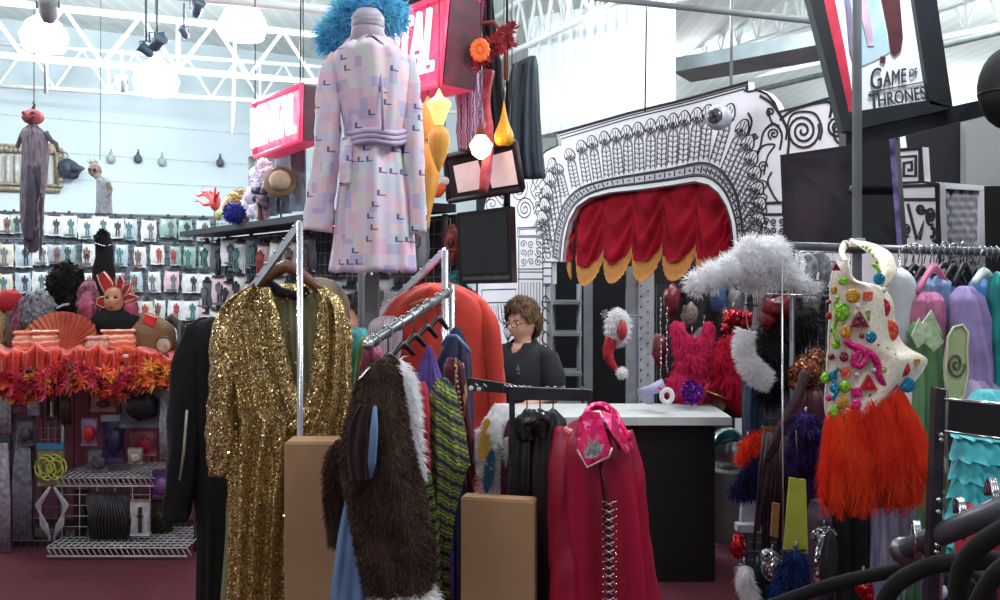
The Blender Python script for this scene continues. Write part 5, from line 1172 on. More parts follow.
build('trim', MB().tube([P(410, 306, Y-.11), P(424, 300, Y-.12), P(440, 298, Y-.12), P(456, 300, Y-.11)], .008, 6), mat('coat_trim', (196, 150, 86), rough=.7), t)

# the sloping garment rail with clothes
t = thing('garment_rail', 'sloping steel rail crowded with hangers before the orange-red coat', 'rail', Vector((P(452, 0, 3.05).x, 3.05, 0)))
ra, rb2 = P(368, 345, 2.3), P(450, 291, 3.0)
def rail_pt(u): return ra+(rb2-ra)*u
build('bar', MB().tube([ra, rb2], .013, 10), steel, t); build('post', MB().tube([P(451, 284, 3.02), Vector((P(451, 0, 3.02).x, 3.02, 0))], .014, 10), chrome, t)
build('end_cap', MB().ball(ra, .017, 10), chrome, t)
rg = MB()
for k in range(8): c = rail_pt(.06+.125*k); rg.tube([c+Vector((.016*cos(a), 0, .018*sin(a)+.002)) for a in [-1.9+.55*i for i in range(9)]], .0025, 5)
build('rail_rings', rg, chrome, t, kind='stuff'); build('foot', MB().box((P(451, 0, 3.02).x, 3.0, .02), (.05, .7, .04)), steel, t)
wirem = mat('hanger_black', (26, 22, 26), rough=.4)
for k, (u, lab, m_) in enumerate(((.03, 'wire hanger nearest the lens carrying the brown fur coat', chrome), (.2, 'dark hanger between the white fur collar and the red blouse', wirem), (.36, 'dark hanger over the purple robe', wirem), (.5, 'dark hanger in the middle of the sloping rail', wirem), (.66, 'black hanger over the embroidered waistcoat', wirem), (.82, 'black padded hanger at the far end of the sloping rail', wirem))):
    c = rail_pt(u); px_ = 500+c.x/c.y*F; py_ = HY-(c.z-CZ)/c.y*F
    hanger(px_, py_+24-u*6, c.y, 17-u*4, 'garment_hanger', lab, m_, yaw=.9, drop=12, r=.008 if k else .004, hh=.05, group='hangers on the sloping rail')
# brown fur coat
furb = furmat('fur_brown', (84, 60, 48), (50, 34, 28), .25, 12)
Y = 2.35; t = thing('fur_coat', 'shaggy dark brown fur coat hanging first on the sloping rail', 'coat', P(392, 600, Y))
fb_ = loft([(358, 376, 388), (368, 366, 396), (385, 358, 400), (410, 351, 404), (440, 344, 409), (470, 344, 416), (500, 350, 424), (540, 357, 430), (575, 364, 433), (592, 372, 428)], Y, .11, 5, .10, 34, 80)
bo = build('body', fb_, furb, t); build('fur_pile', pile(fb_, 9000, .020, .0016, .8, 31, .5), furb, t, kind='stuff')
fs_ = loft([(440, 338, 352), (460, 327, 350), (490, 326, 350), (520, 328, 348), (546, 332, 346)], Y+.09, .05, 4, .1); build('sleeve', fs_, furb, t); build('sleeve_pile', pile(fs_, 2200, .02, .0016, .8, 32, .5), furb, t, kind='stuff')
build('dark_lining', panel([(404, 360, 376), (420, 352, 377), (450, 347, 376), (478, 350, 374)], Y-.112, .022, 3, .006), mat('lining_maroon', (58, 34, 36), (36, 20, 24), rough=.8, scale=30), t)
build('blue_lining', MB().tube([P(375, 406, Y-.14), P(374, 430, Y-.145), P(372, 460, Y-.14), P(371, 478, Y-.135)], [.005, .011, .011, .006], 8), mat('denim', (104, 130, 170), (88, 112, 152), rough=.8), t)
cf = loft([(582, 384, 400), (588, 376, 424), (596, 372, 434), (606, 374, 440)], Y-.02, .12, 5, .1); build('white_cuff', cf, fur, t); build('white_cuff_pile', pile(cf, 900, .025, .002, .6, 5), fur, t, kind='stuff')
solo('blue_skirt', loft([(470, 352, 362), (500, 345, 366), (530, 339, 370), (560, 335, 372), (592, 331, 374), (598, 331, 374)], Y+.04, .07, 5, .22), MATS['denim'], 'pale denim blue skirt showing below the brown fur coat', 'skirt')
wf = sleeve([(392, 364, 2.5), (399, 380, 2.48), (404, 410, 2.48), (408, 440, 2.48), (412, 480, 2.48)], [.026, .034, .036, .032, .03]); t = thing('white_fur_stole', 'white shaggy fur stole hanging between the brown coat and the red blouse', 'stole', P(412, 480, 2.48)); build('core', wf, fur, t); build('fur_pile', pile(wf, 2600, .034, .0022, .7, 12, .6), fur, t, kind='stuff')
dk = lambda n, sc_, rot: bands(n, [(0, (40, 30, 62)), (.16, (92, 130, 48)), (.34, (24, 26, 30)), (.46, (196, 200, 70)), (.56, (70, 108, 44)), (.72, (90, 44, 110)), (.84, (30, 30, 34)), (.93, (150, 170, 60))], scale=sc_, dist=1.1, rot=rot, dscale=9)
dash1, dash2 = dk('dashiki_green', 9, (0, .35, 0)), dk('dashiki_purple', 8, (0, -.6, .3))
purple = mat('purple_cloth', (92, 62, 148), (64, 42, 112), rough=.8); redc = mat('red_cloth', (188, 30, 56), (152, 22, 44), rough=.8)
for i, (nm, lab, cat, rows, Y, m_) in enumerate((
  ('red_blouse', 'bright red blouse hanging right of the white fur stole', 'blouse', [(382, 416, 424), (392, 410, 428), (415, 408, 430), (445, 409, 430), (470, 410, 432)], 2.56, redc),
  ('striped_tunic', 'green and black striped tunic hanging below the bright red blouse', 'tunic', [(432, 412, 424), (442, 406, 432), (475, 406, 436), (505, 408, 440), (540, 416, 442), (600, 424, 444), (640, 424, 446)], 2.6, dash1),
  ('purple_robe', 'purple robe hanging behind the bright red blouse', 'robe', [(346, 428, 431), (372, 417, 440), (390, 414, 446), (430, 418, 450), (500, 422, 452), (600, 424, 454)], 2.72, purple),
  ('dashiki', 'green and purple zigzag dashiki flaring toward the brown board', 'dashiki', [(378, 438, 446), (392, 430, 456), (430, 428, 464), (462, 430, 470), (480, 432, 464), (510, 432, 456), (560, 434, 450), (610, 436, 450)], 2.62, dash2),
  ('embroidered_waistcoat', 'maroon waistcoat with beaded edge in front of the navy robe', 'waistcoat', [(358, 448, 454), (366, 443, 464), (400, 444, 468), (440, 452, 474), (480, 462, 476), (492, 468, 474)], 2.78, bands('maroon_emb', [(0, (84, 26, 44)), (.5, (50, 24, 60)), (.85, (120, 40, 60)), (.94, (176, 130, 80))], scale=10, dist=4, direction='X')),
  ('navy_robe', 'navy blue robe with a pale blue neckline at the far end of the sloping rail', 'robe', [(327, 454, 459), (350, 441, 469), (360, 436, 471), (400, 438, 473), (460, 446, 474), (560, 448, 474), (610, 448, 474)], 2.98, mat('navy', (36, 38, 78), (24, 24, 54), rough=.8)))):
    o = solo(nm, loft(rows, Y, .10, 7, .26, 40, 90, i*1.3, lin_=True), m_, lab, cat)
    if nm == 'navy_robe': build('neckline', MB().tube([P(442, 345, Y-.06), P(448, 336, Y-.08), P(456, 336, Y-.09), P(464, 345, Y-.1), P(470, 352, Y-.09)], .007, 6), mat('pale_blue_trim', (120, 140, 196), rough=.5), o)
    if nm == 'embroidered_waistcoat':
        k = MB(); [k.ball(P(455+i*.75, 366+i*5.2, Y-.10), .004, 6) for i in range(20)]; build('beaded_edge', k, mat('bead_gold', (214, 170, 110), rough=.4), o, kind='stuff')
# brown boards
mdf = mat('brown_board', (168, 132, 98), (156, 120, 88), rough=.75, scale=3)
def pedestal(x0, x1, yt, Y, rz, d, label):
    a, b = P(x0, yt, Y), P(x1, yt, Y); c = (a+b)/2; w = (b-a).length; h = a.z; rot = Matrix.Rotation(rz, 3, 'Z'); mb = MB()
    mb.box(Vector((c.x, c.y+d/2, h/2)), (w, d, h), rot); o = solo('brown_board_box', mb, mdf, label, 'box')
    bv = o.modifiers.new('edge', 'BEVEL'); bv.width = .004; bv.segments = 2
    fl_ = MB(); fl_.box(Vector((c.x, c.y+d/2, h+.001)), (w*.94, d*.9, .004), rot); build('top_panel', fl_, mdf, o)
pedestal(284, 352, 443, 2.62, 0, .10, 'tall light brown board box behind the fur coat, its top lit')
pedestal(461, 537, 500, 2.46, -.22, .05, 'lower light brown board box in front of the black jackets')

# black bar rack with the crimson coat
bs = mat('bar_gunmetal', (64, 66, 72), (46, 48, 54), rough=.35, metal=.6)
t = thing('bar_rack', 'dark steel bar rack carrying the crimson coat before the white counter', 'rack', Vector((P(512, 0, 2.62).x, 2.62, 0)))
b = MB(); b.prism([P(468, 378, 2.72), P(513, 385, 2.66), P(513, 394, 2.66), P(468, 390, 2.72)], (.0, .025, 0)); build('cross_bar', b, bs, t)
b = MB(); b.prism([P(509, 387, 2.6), P(590, 390, 2.6), P(590, 401, 2.6), P(509, 400, 2.6)], (.0, .025, 0)); build('cross_bar', b, bs, t)
build('post', MB().box((P(512, 0, 2.62).x, 2.62, (CZ-117/F*2.62)/2), (.018, .022, CZ-117/F*2.62)), bs, t); build('post', MB().box((P(590, 0, 2.75).x, 2.75, (CZ-120/F*2.75)/2), (.016, .02, CZ-120/F*2.75)), bs, t)
build('foot', MB().box((P(551, 0, 2.62).x, 2.62, .02), (.34, .05, .04)), bs, t)
k = MB(); rr = random.Random(6)
for x in (476, 484, 505, 509, 514, 519, 523, 528, 546, 554, 562, 580): k.tube([P(x-2, 392, 2.64), P(x, 383+(x-470)*.05, 2.63), P(x+3, 387, 2.62)], .0025, 5)
build('hanger_hooks', k, chrome, t, kind='stuff'); k = MB(); k.ball(P(471, 388, 2.7), .008, 8); k.ball(P(479, 389, 2.7), .008, 8); build('bolt_heads', k, fur, t, kind='stuff')
# white feather boa, black garments
t = thing('white_feather_cape', 'white feather cape spilling beside the dark steel bar rack', 'cape', P(495, 500, 2.8)); g = MB(); rr = random.Random(8)
for k in range(46): a = P(rr.uniform(492, 518), rr.uniform(406, 440), 2.8+rr.uniform(-.06, .06)); e = P(rr.uniform(474, 512), rr.uniform(440, 512), 2.8+rr.uniform(-.08, .08)); plume(g, a, e, .035, Vector((-.02, -.02, .02)), seed=k, barbw=.0022, nb=22)
build('plumes', g, fur, t, kind='stuff'); build('core', loft([(404, 496, 510), (420, 486, 514), (460, 484, 512), (500, 486, 508)], 2.84, .05, 5, .1), fur, t)
for k, (x, y) in enumerate(((482, 430), (486, 462))): build('coloured_tassel', plume(MB(), P(x+6, y-12, 2.74), P(x, y+30, 2.72), .03, seed=k), (mat('mustard', (214, 160, 50), rough=.7), mat('teal_dark', (40, 96, 120), rough=.7))[k], t)
for i, (nm, lab, rows, Y, m_) in enumerate((
  ('black_satin_jacket', 'black satin jacket with a glossy ruffled collar beside the white feather cape', [(416, 524, 534), (426, 512, 546), (460, 508, 548), (520, 506, 548), (580, 506, 548), (630, 506, 548)], 2.66, mat('black_satin', (34, 30, 36), (20, 18, 22), rough=.3)),
  ('black_velvet_coat', 'black velvet coat pressed against the crimson coat', [(412, 546, 556), (422, 534, 566), (460, 530, 570), (520, 530, 570), (580, 534, 572), (630, 534, 574)], 2.62, mat('purple_black', (34, 24, 36), (20, 14, 22), rough=.6)),
  ('maroon_jacket', 'dull maroon jacket sleeve left of the black satin jacket', [(420, 508, 516), (440, 502, 520), (480, 500, 520), (540, 502, 520)], 2.76, mat('maroon', (92, 22, 44), rough=.7)))):
    o = solo(nm, loft(rows, Y, .10, 7, .24, 36, 90, ph=i, lin_=True), m_, lab, 'jacket' if 'jacket' in nm else 'coat')
    if i == 0: build('ruffled_collar', sleeve([(528, 440, Y-.08), (524, 424, Y-.09), (534, 418, Y-.1), (544, 424, Y-.09), (542, 436, Y-.08)], [.02, .024, .024, .024, .016], amp=.3), mat('black_gloss', (60, 58, 64), (20, 18, 22), rough=.2, scale=40), o)
for x, lab in ((527, 'black hanger over the satin jacket'), (540, 'black hanger between the satin and velvet garments'), (553, 'black hanger holding the black velvet coat')): hanger(x, 411, 2.66, 12, 'garment_hanger', lab, wirem, yaw=.9, drop=8, r=.008, hh=.035, group='hangers on the bar rack')
# crimson coat
cr = mat('crimson_satin', (170, 16, 56), (128, 8, 40), rough=.38, scale=5, stretch=(3, 3, .4)); crs = sequin('crimson_foil', (222, 30, 104), (178, 12, 74), 70, .22, .22, .5, (250, 120, 170)); silver = sequin('silver_foil', (190, 196, 198), (150, 156, 160), 160, .3, .3, .7)
Y = 2.5; t = thing('crimson_coat', 'long crimson satin coat with a wide glittering lapel collar and silver laces', 'coat', P(603, 600, Y))
build('body', loft([(420, 580, 616), (430, 564, 626), (450, 555, 632), (490, 553, 638), (540, 554, 643), (600, 556, 650), (650, 556, 655)], Y, .12, 7, .12, 36, 96), cr, t)
build('sleeve', sleeve([(568, 430, Y-.03), (561, 460, Y-.06), (560, 500, Y-.07), (561, 540, Y-.07), (566, 575, Y-.07), (567, 620, Y-.07)], [.035, .036, .034, .036, .048, .055], amp=.08), cr, t)
build('sleeve', sleeve([(622, 432, Y-.01), (632, 470, Y-.03), (638, 520, Y-.03), (644, 570, Y-.03), (650, 620, Y-.03)], [.03, .032, .03, .032, .04], amp=.08), cr, t)
def lap(pts, y0, th=.012, m_=crs, nm='lapel'): b = MB(); b.prism([P(x, y, Y+dy+y0) for x, y, dy in pts], (0, th, 0)); return build(nm, b, m_, t)
LP = sub(lap([(579, 418, -.09), (588, 411, -.06), (600, 413, -.07), (611, 448, -.15), (609, 456, -.16), (587, 467, -.17), (577, 450, -.15)], 0))
b = MB(); b.prism([P(x, y, Y-.178) for x, y in ((585, 458), (584, 444), (589, 449), (588, 436), (594, 443), (597, 434), (599, 446), (604, 445), (601, 454), (594, 459))], (0, .01, 0)); build('silver_leaf', b, silver, LP)
RPn = lap([(600, 410, -.05), (612, 414, -.06), (632, 440, -.08), (633, 448, -.10), (626, 454, -.14), (611, 432, -.14)], 0)
build('collar_roll', sleeve([(584, 416, Y-.06), (590, 408, Y), (602, 406, Y+.02), (612, 412, Y-.02), (620, 424, Y-.06), (630, 440, Y-.09)], [.006, .010, .013, .013, .010, .006]), crs, t)
k = MB(); k.tube([P(577, 450, Y-.165), P(587, 468, Y-.185), P(609, 457, Y-.175), P(612, 448, Y-.165)], .004, 6); build('lapel_piping', k, mat('piping_silver', (170, 150, 150), rough=.3, metal=.6), t)
k = MB()
for i in range(14): y = 502+i*8; k.tube([P(605, y, Y-.135), P(612, y+4, Y-.145)], .002, 5); k.tube([P(614, y, Y-.145), P(604, y+4, Y-.135)], .002, 5)
build('lacing', k, silver, t, kind='stuff'); k = MB()
for i in range(15):
    for x in (603, 616): k.ball(P(x, 502+i*7.5, Y-.138), .0035, 8)
build('grommets', k, chrome, t, kind='stuff')
build('front_edge', MB().tube([P(600, 462, Y-.125), P(606, 490, Y-.13), P(610, 540, Y-.135), P(611, 600, Y-.135), P(611, 650, Y-.135)], .006, 6), mat('edge_dark', (84, 10, 34), rough=.5), t)
# counter
t = thing('counter', 'black fronted service counter with a white slab top', 'counter', Vector((P(620, 0, 4.8).x, 4.95, 0)))
xa, xb = P(480, 0, 4.72).x, P(716, 0, 4.72).x
build('body', MB().box(((xa+xb)/2, 4.94, .44), (xb-xa, .40, .88)), mat('counter_black', (16, 16, 20), (12, 12, 15), rough=.5), t)
build('worktop', MB().box(((xa+xb)/2+.03, 4.93, .905), (xb-xa+.10, .48, .045)), mat('counter_white', (206, 212, 212), (196, 204, 204), rough=.4), t)
build('toe_kick', MB().box(((xa+xb)/2, 4.96, .03), (xb-xa-.06, .40, .06)), mat('toe_black', (8, 8, 10), rough=.7), t)
# ================================================================ right side
Y = 3.3
t = thing('steel_pole', 'tall grey steel pole rising in front of the big black screen', 'pole', Vector((P(857, 0, 3.3).x, 3.3, 0)))
build('tube', rod(Vector((P(857, 0, 3.3).x, 3.3, 0)), Vector((P(857, 0, 3.3).x, 3.3, 5)), .018, 14), greysteel, t); build('clamp', MB().lathe([(.03, -.03), (.03, .03)], P(857, 246, 3.3), 14), greysteel, t); build('foot', MB().lathe([(.12, 0), (.12, .012), (.03, .03)], Vector((P(857, 0, 3.3).x, 3.3, 0)), 16), greysteel, t)
# big screen
TL, TR, BR, BL = P(780, 155, 4.0), P(892, 139, 3.6), P(900, 245, 3.6), P(784, 247, 4.0); n = (TR-TL).cross(TL-BL).normalized()
if n.y > 0: n = -n
t = thing('wall_screen', 'large black flat screen with a painted purple edge reflection hung before the arch', 'screen', (BL+BR)/2)
q = lambda u, v: (TL*(1-u)+TR*u)*(1-v)+(BL*(1-u)+BR*u)*v
b = MB(); b.prism([TL, TR, BR, BL], -n*.07); build('case', b, blackplastic, t)
b = MB(); b.prism([q(.025, .04)+n*.003, q(.975, .04)+n*.003, q(.975, .96)+n*.003, q(.025, .96)+n*.003], -n*.006); build('glass', b, mat('screen_glass', (20, 20, 26), (16, 16, 22), rough=.10), t)
b = MB(); b.prism([P(889, 139, 3.585), P(895, 138, 3.6), P(902, 245, 3.6), P(897, 245, 3.585)], (.004, .01, 0)); build('edge_reflection', b, mat('reflection_purple', (150, 124, 190), (60, 46, 84), rough=.2, metal=.6, scale=14), t)  # purple reflection on the screen's side, put into the colour of this strip
b = MB(); b.tube([P(857, 190, 3.3), P(850, 190, 3.85)], .02, 8); build('bracket', b, blackmetal, t)
# poster in its leaning frame
Yp = 3.75; t = thing('framed_poster', 'tall tilted poster with red edge and slender capital lettering in a black frame', 'poster', P(900, 130, Yp)); fr_ = mat('frame_black', (30, 34, 40), (22, 25, 30), rough=.4)
PP = lambda x, y, d=0: P(x, y, Yp+d)
b = MB(); b.prism([PP(800, -40), PP(813, -40), PP(824, 0), PP(849, 112), PP(850, 132), PP(843, 130)], (0, .06, 0)); b.prism([PP(908, -40), PP(931, -40), PP(953, 108), PP(930, 104)], (0, .06, 0)); b.prism([PP(851, 112), PP(929, 100), PP(953, 108), PP(850, 131)], (0, .06, 0)); build('frame', b, fr_, t)
b = MB(); b.prism([PP(815, -40, .03), PP(912, -40, .03), PP(930, 102, .03), PP(850, 114, .03)], (0, .02, 0)); sh = sub(build('sheet', b, mat('poster_white', (232, 236, 240), (222, 228, 234), rough=.4), t))
def pp(pts, m_, nm, d=.026): b = MB(); b.prism([PP(x, y, d) for x, y in pts], (0, .004, 0)); build(nm, b, m_, sh)
pp([(808, -40), (826, -40), (835, 0), (845, 50), (855, 109), (848, 114), (838, 80), (820, 0)], mat('poster_red', (202, 50, 78), rough=.4), 'red_edge')
pp([(836, -40), (868, -40), (884, 20), (890, 52), (876, 60), (862, 66), (856, 50), (846, 10)], mat('poster_blue', (146, 196, 218), (176, 200, 220), rough=.4, scale=8), 'blue_shape')
pp([(842, -40), (846, -40), (850, 0), (858, 50), (856, 72), (850, 50)], mat('poster_violet', (140, 128, 160), rough=.4), 'violet_streak', .022)
pp([(860, -30), (868, 0), (872, 30), (874, 46), (868, 46), (862, 20)], mat('poster_pink', (206, 180, 206), rough=.4), 'pink_streak', .022)
pp([(874, -40), (897, -40), (903, 38), (901, 50), (895, 56), (891, 52), (888, 30)], mat('poster_brown', (84, 44, 50), rough=.4), 'brown_shape', .022)
pp([(881, 56), (886, 57), (885, 63), (880, 62)], mat('poster_brown', (0, 0, 0)), 'brown_drop', .022); pp([(869.5, 91.5), (923, 81.5), (923, 82.5), (869.5, 92.7)], mat('type_black', (52, 54, 62), rough=.5), 'rule', .022)
ty = mat('type_black', (0, 0, 0))
for s_, q4 in (('G', [(870, 69), (881, 67), (871, 91), (882, 88)]), ('AME', [(883, 72), (906, 68), (883, 87), (906, 82)]), ('OF', [(909, 69), (917, 68), (909, 77), (917, 76)]), ('T', [(868, 94), (879, 92), (869, 110), (880, 107)]), ('HRONES', [(878, 94), (924, 86), (879, 107), (926, 99)])):
    build('lettering', text_mesh(s_, *[PP(x, y, .024) for x, y in q4], .004), ty, sh)
k = MB(); k.prism([PP(846, 131, .06), PP(1040, 86, .06), PP(1040, 102, .06), PP(846, 150, .06)], (0, .08, 0)); solo('black_beam', k, fr_, 'black cross beam running right under the tilted poster', 'beam')
solo('hanging_wire', rod(P(826, -40, Yp+.03), Vector((P(826, 0, Yp).x, Yp, 5)), .004, 5), blackmetal, 'thin black wire holding up the tilted poster', 'wire')
c = P(1012, 88, 3.6); t = thing('black_globe', 'big round black globe cut by the picture edge right of the poster', 'globe', c); build('ball', MB().ball(c, (.135, .12, .18), 24), blackcloth, t); build('cord', rod(c, Vector((c.x, c.y, 5)), .006, 6), blackmetal, t); build('rim', MB().tube([c+Vector((.13*cos(a*pi/12), .115*sin(a*pi/12), -.02)) for a in range(24)], .006, 6, closed=True), blackmetal, t)
# black and grey partitions at the right
b = MB(); b.prism([P(906, 128, 5.0), P(975, 112, 5.0), Vector((P(975, 0, 5).x, 5, 0)), Vector((P(906, 0, 5).x, 5, 0))], (0, .06, 0)); solo('black_partition', b, dark, 'tall black partition right of the white arch', 'partition')
b = MB(); b.prism([P(966, 112, 4.9), P(1090, 80, 4.9), Vector((P(1090, 0, 4.9).x, 4.9, 0)), Vector((P(966, 0, 4.9).x, 4.9, 0))], (0, .06, 0)); solo('grey_partition', b, mat('panel_grey', (140, 143, 142), (128, 132, 131), rough=.8, scale=2), 'plain grey wall panel at the right picture edge under the black beam', 'panel')
t = thing('lattice_panel', 'white framed panel with black scratched diamond lattice under the grey panel', 'panel', P(962, 330, 4.2)); Yl = 4.2
b = MB()
for a_ in ([(937, 183), (944, 183), (944, 600), (937, 600)], [(937, 182), (990, 186), (990, 191), (937, 188)], [(980, 190), (986, 190), (982, 600), (976, 600)]): b.prism([P(x, y, Yl) for x, y in a_], (0, .04, 0))
build('frame', b, board, t); b = MB(); b.prism([P(x, y, Yl+.02) for x, y in [(943, 188), (982, 190), (980, 600), (943, 600)]], (0, .02, 0)); build('backing', b, mat('lattice_dark', (56, 58, 62), (40, 42, 46), rough=.8), t)
lt = MB(); 
for r_ in range(10):
    for c_ in range(4):
        cx, cy = 949+c_*9.6+(r_ % 2)*4.8-2, 196+r_*8
        for kk in (1, .62, .3):
            w_, h_ = 4.6*kk, 7.6*kk; qd_ = [P(cx, cy-h_, Yl+.015), P(cx+w_, cy, Yl+.015), P(cx, cy+h_, Yl+.015), P(cx-w_, cy, Yl+.015)]
            if cx+w_ < 982 and cx-w_ > 943: lt.tube(qd_, .0022 if kk > .5 else .0035, 4, closed=True)
build('lattice', lt, board, t)
b = MB(); b.prism([P(984, 186, 3.9), P(1060, 186, 3.9), P(1060, 420, 3.9), P(988, 420, 3.9)], (.2, .3, 0)); solo('black_cabinet', b, blackcloth, 'black cabinet side right of the diamond lattice panel', 'cabinet')

# clothes rail
darkrail = mat('rail_grey', (104, 108, 114), (84, 88, 94), rough=.35, metal=.5)
t = thing('clothes_rail', 'long grey clothes rail crossing below the big black screen', 'rail', Vector((P(900, 0, 3.25).x, 3.25, 0)))
build('bar', rod(P(788, 246, 3.3), P(1060, 254, 3.15), .016, 14), darkrail, t); build('post', rod(Vector((P(1050, 0, 3.15).x, 3.15, 0)), P(1050, 253, 3.15), .016), darkrail, t); build('post', rod(Vector((P(792, 0, 3.3).x, 3.3, 0)), P(792, 247, 3.3), .01), darkrail, t)
k = MB()
for x in list(range(905, 1000, 6)): c = P(x, 246+(x-788)*.03, 3.29-(x-788)*.0005); k.tube([c+Vector((.004, .021*cos(a), .021*sin(a))) for a in [-1.2+.5*i for i in range(9)]]+[c+Vector((.004, -.0, -.05))], .0022, 5)
build('hanger_hooks', k, chrome, t, kind='stuff')
t = thing('wire_grid_panel', 'chrome wire grid panel behind the white fluffy cloud headpiece', 'grid panel', Vector((P(800, 0, 3.75).x, 3.75, 0)))
build('wire', gridwall(P(746, 285, 3.75), P(850, 285, 3.75), P(746, 640, 3.75), 13, 40, .0022), mat('wire_dark', (70, 74, 80), rough=.3, metal=.6), t); build('wire', gridwall(P(765, 243, 3.7), P(850, 243, 3.7), P(765, 290, 3.7), 10, 5, .003), chrome, t)
b = MB(); b.prism([P(744, 287, 4.1), P(860, 287, 4.1), Vector((P(860, 0, 4.1).x, 4.1, 0)), Vector((P(744, 0, 4.1).x, 4.1, 0))], (0, .04, 0)); b2 = MB(); b2.prism([P(657, 285, 5.5), P(748, 285, 5.3), P(748, 418, 5.3), P(657, 418, 5.5)], (0, .04, 0)); b2.tube([P(660, 424, 5.5), Vector((P(660, 0, 5.5).x, 5.5, 0))], .015, 6); b2.tube([P(700, 424, 5.42), Vector((P(700, 0, 5.42).x, 5.42, 0))], .015, 6); solo('black_display_board', b2, mat('display_dark', (40, 40, 46), (16, 16, 20), rough=.7, scale=14), 'black display board behind the pink feather costume at the counter end', 'board')
solo('dark_display_board', b, mat('display_dark', (40, 40, 46), (16, 16, 20), rough=.7, scale=14), 'dark cluttered display board behind the pink and red feathers', 'board')
k = MB(); rr = random.Random(12)
for x, y0, y1 in ((661, 300, 395), (667, 310, 380), (704, 318, 372), (708, 330, 380)):
    for j in range(int((y1-y0)/6)): k.ball(P(x+rr.uniform(-.6, .6), y0+j*6, 5.2), (.006, .006, .019), 6)
solo('hanging_chains', k, chrome, 'silver chains glinting left of the pink feather costume', 'chains', kind='stuff')
rr = random.Random(14); cols = [((120, 24, 40), 'dull red'), ((36, 38, 44), 'black'), ((60, 84, 130), 'dark blue'), ((110, 110, 116), 'grey'), ((150, 140, 130), 'taupe'), ((46, 60, 56), 'dark green')]
for i, (x, y) in enumerate([(672, 300), (690, 296), (718, 300), (734, 304), (812, 300), (838, 310), (660, 350), (812, 330), (845, 345), (700, 345), (690, 312), (724, 318)]):
    cn = cols[i % 6]; Yt = 5.3 if x < 745 else 3.95; g = MB().ball(P(x, y, Yt), (.01*Yt, .01*Yt, .018*Yt), 12, lump=.4, ls=3)
    o = solo('trinket_bag', g, mat('tr_%d' % (i % 6), cn[0], tuple(v*.6 for v in cn[0]), rough=.4, scale=40), '%s trinket bag on the dark board, %s' % (cn[1], ['upper row at far left', 'left of the pink ears top', 'above the red feather fan', 'under the cloud headpiece middle', 'under the cloud headpiece tail', 'left of the jewelled leotard', 'beside the chains low', 'right of the black feathers', 'touching the leotard side', 'between the chains and pink feathers', 'behind the pink ears', 'left of the red sequin ruffle'][i]), 'bag', 'trinket bags on the dark board')
    build('loop', MB().tube([P(x, y-12, Yt), P(x, y-18, Yt+.1)], .004, 5), chrome, o)

def furry(name, label, cat, balls, m_, n, ln, w_, Yd, droop=.4, curl=0, spread=.6, lump=.25, seed=1, nm='fur_pile', hang=None):
    g = MB()
    for x, y, rx, rz in balls: s = Yd/F; g.ball(P(x, y, Yd), (rx*s, min(rx, rz)*s*.8+.01, rz*s), 14, lump=lump)
    xs = [b_[0] for b_ in balls]; ys = [b_[1]+b_[3] for b_ in balls]
    t = thing(name, label, cat, P(sum(xs)/len(xs), max(ys), Yd)); build('core', g, m_, t); build(nm, pile(g, n, ln, w_, droop, seed, spread, curl=curl), m_, t, kind='stuff')
    if hang: build('hook', MB().tube([P(hang[0], hang[1], Yd+.02), P(hang[0], hang[1]-8, Yd+.03), P(hang[0], hang[1]-8, Yd+.4)], .005, 6), steel, t)
    return t
furry('cloud_headpiece', 'huge white fluffy cloud shaped fur piece lying across the rail end', 'fur piece', [(700, 283, 13, 10), (716, 276, 16, 13), (734, 270, 18, 15), (752, 262, 20, 20), (768, 256, 20, 20), (760, 278, 24, 12), (782, 272, 16, 14), (796, 282, 13, 8), (808, 288, 9, 5), (750, 245, 10, 9)], fur, 9000, .035, .0014, 3.3, .3, .5, .7)
pinkf = furmat('pink_feather', (236, 70, 130), (222, 44, 104))
furry('pink_feather_costume', 'hot pink feathered costume with two pointed ear tips left of the red fan', 'costume', [(680, 332, 6, 10), (685, 345, 9, 12), (706, 335, 5, 12), (700, 348, 9, 12), (692, 362, 15, 13), (686, 385, 17, 15), (704, 386, 11, 14), (676, 326, 3, 5), (709, 326, 2, 5)], pinkf, 5000, .05, .003, 5.2, 1.0, 0, .5, seed=3, nm='feather_down', hang=(692, 335))
t = furry('red_feather_fan', 'large red feather fan turning pink at the bottom beside the white boa', 'fan', [(732, 345, 10, 9), (729, 362, 14, 16), (735, 380, 18, 18), (745, 396, 14, 10)], furmat('red_feather', (232, 44, 60), (216, 34, 96), .5, 3), 4200, .07, .003, 5.15, 1.0, 0, .5, seed=4, nm='feather_down', hang=(732, 334))
g = sleeve([(746, 330, 3.35), (743, 343, 3.35), (745, 357, 3.35), (752, 369, 3.34), (763, 378, 3.34), (771, 381, 3.34)], [.026, .03, .032, .036, .036, .03]); t = thing('white_boa', 'curved white fur boa hooking between the red fan and the black feathers', 'boa', P(760, 385, 3.34)); build('core', g, fur, t); build('fur_pile', pile(g, 2600, .022, .002, .2, 5), fur, t, kind='stuff')
furry('black_feather_bundle', 'dense black feather bundle right of the white boa', 'feathers', [(784, 330, 17, 18), (775, 350, 18, 18), (782, 372, 16, 16), (800, 322, 14, 16), (768, 390, 10, 14)], blackcloth, 3600, .045, .0022, 3.45, 1.0, 0, .6, seed=6, nm='feather_down', hang=(784, 314))
rs = sequin('red_sequin', (196, 20, 44), (110, 8, 26), 130, .25, .9, .7, (255, 140, 150)); bsq = sequin('bronze_sequin', (150, 84, 60), (70, 34, 24), 140, .25, 1, .8, (255, 210, 180)); ssq = sequin('silver_sequin', (190, 192, 198), (50, 52, 58), 110, .2, 1, .9, (255, 255, 255))
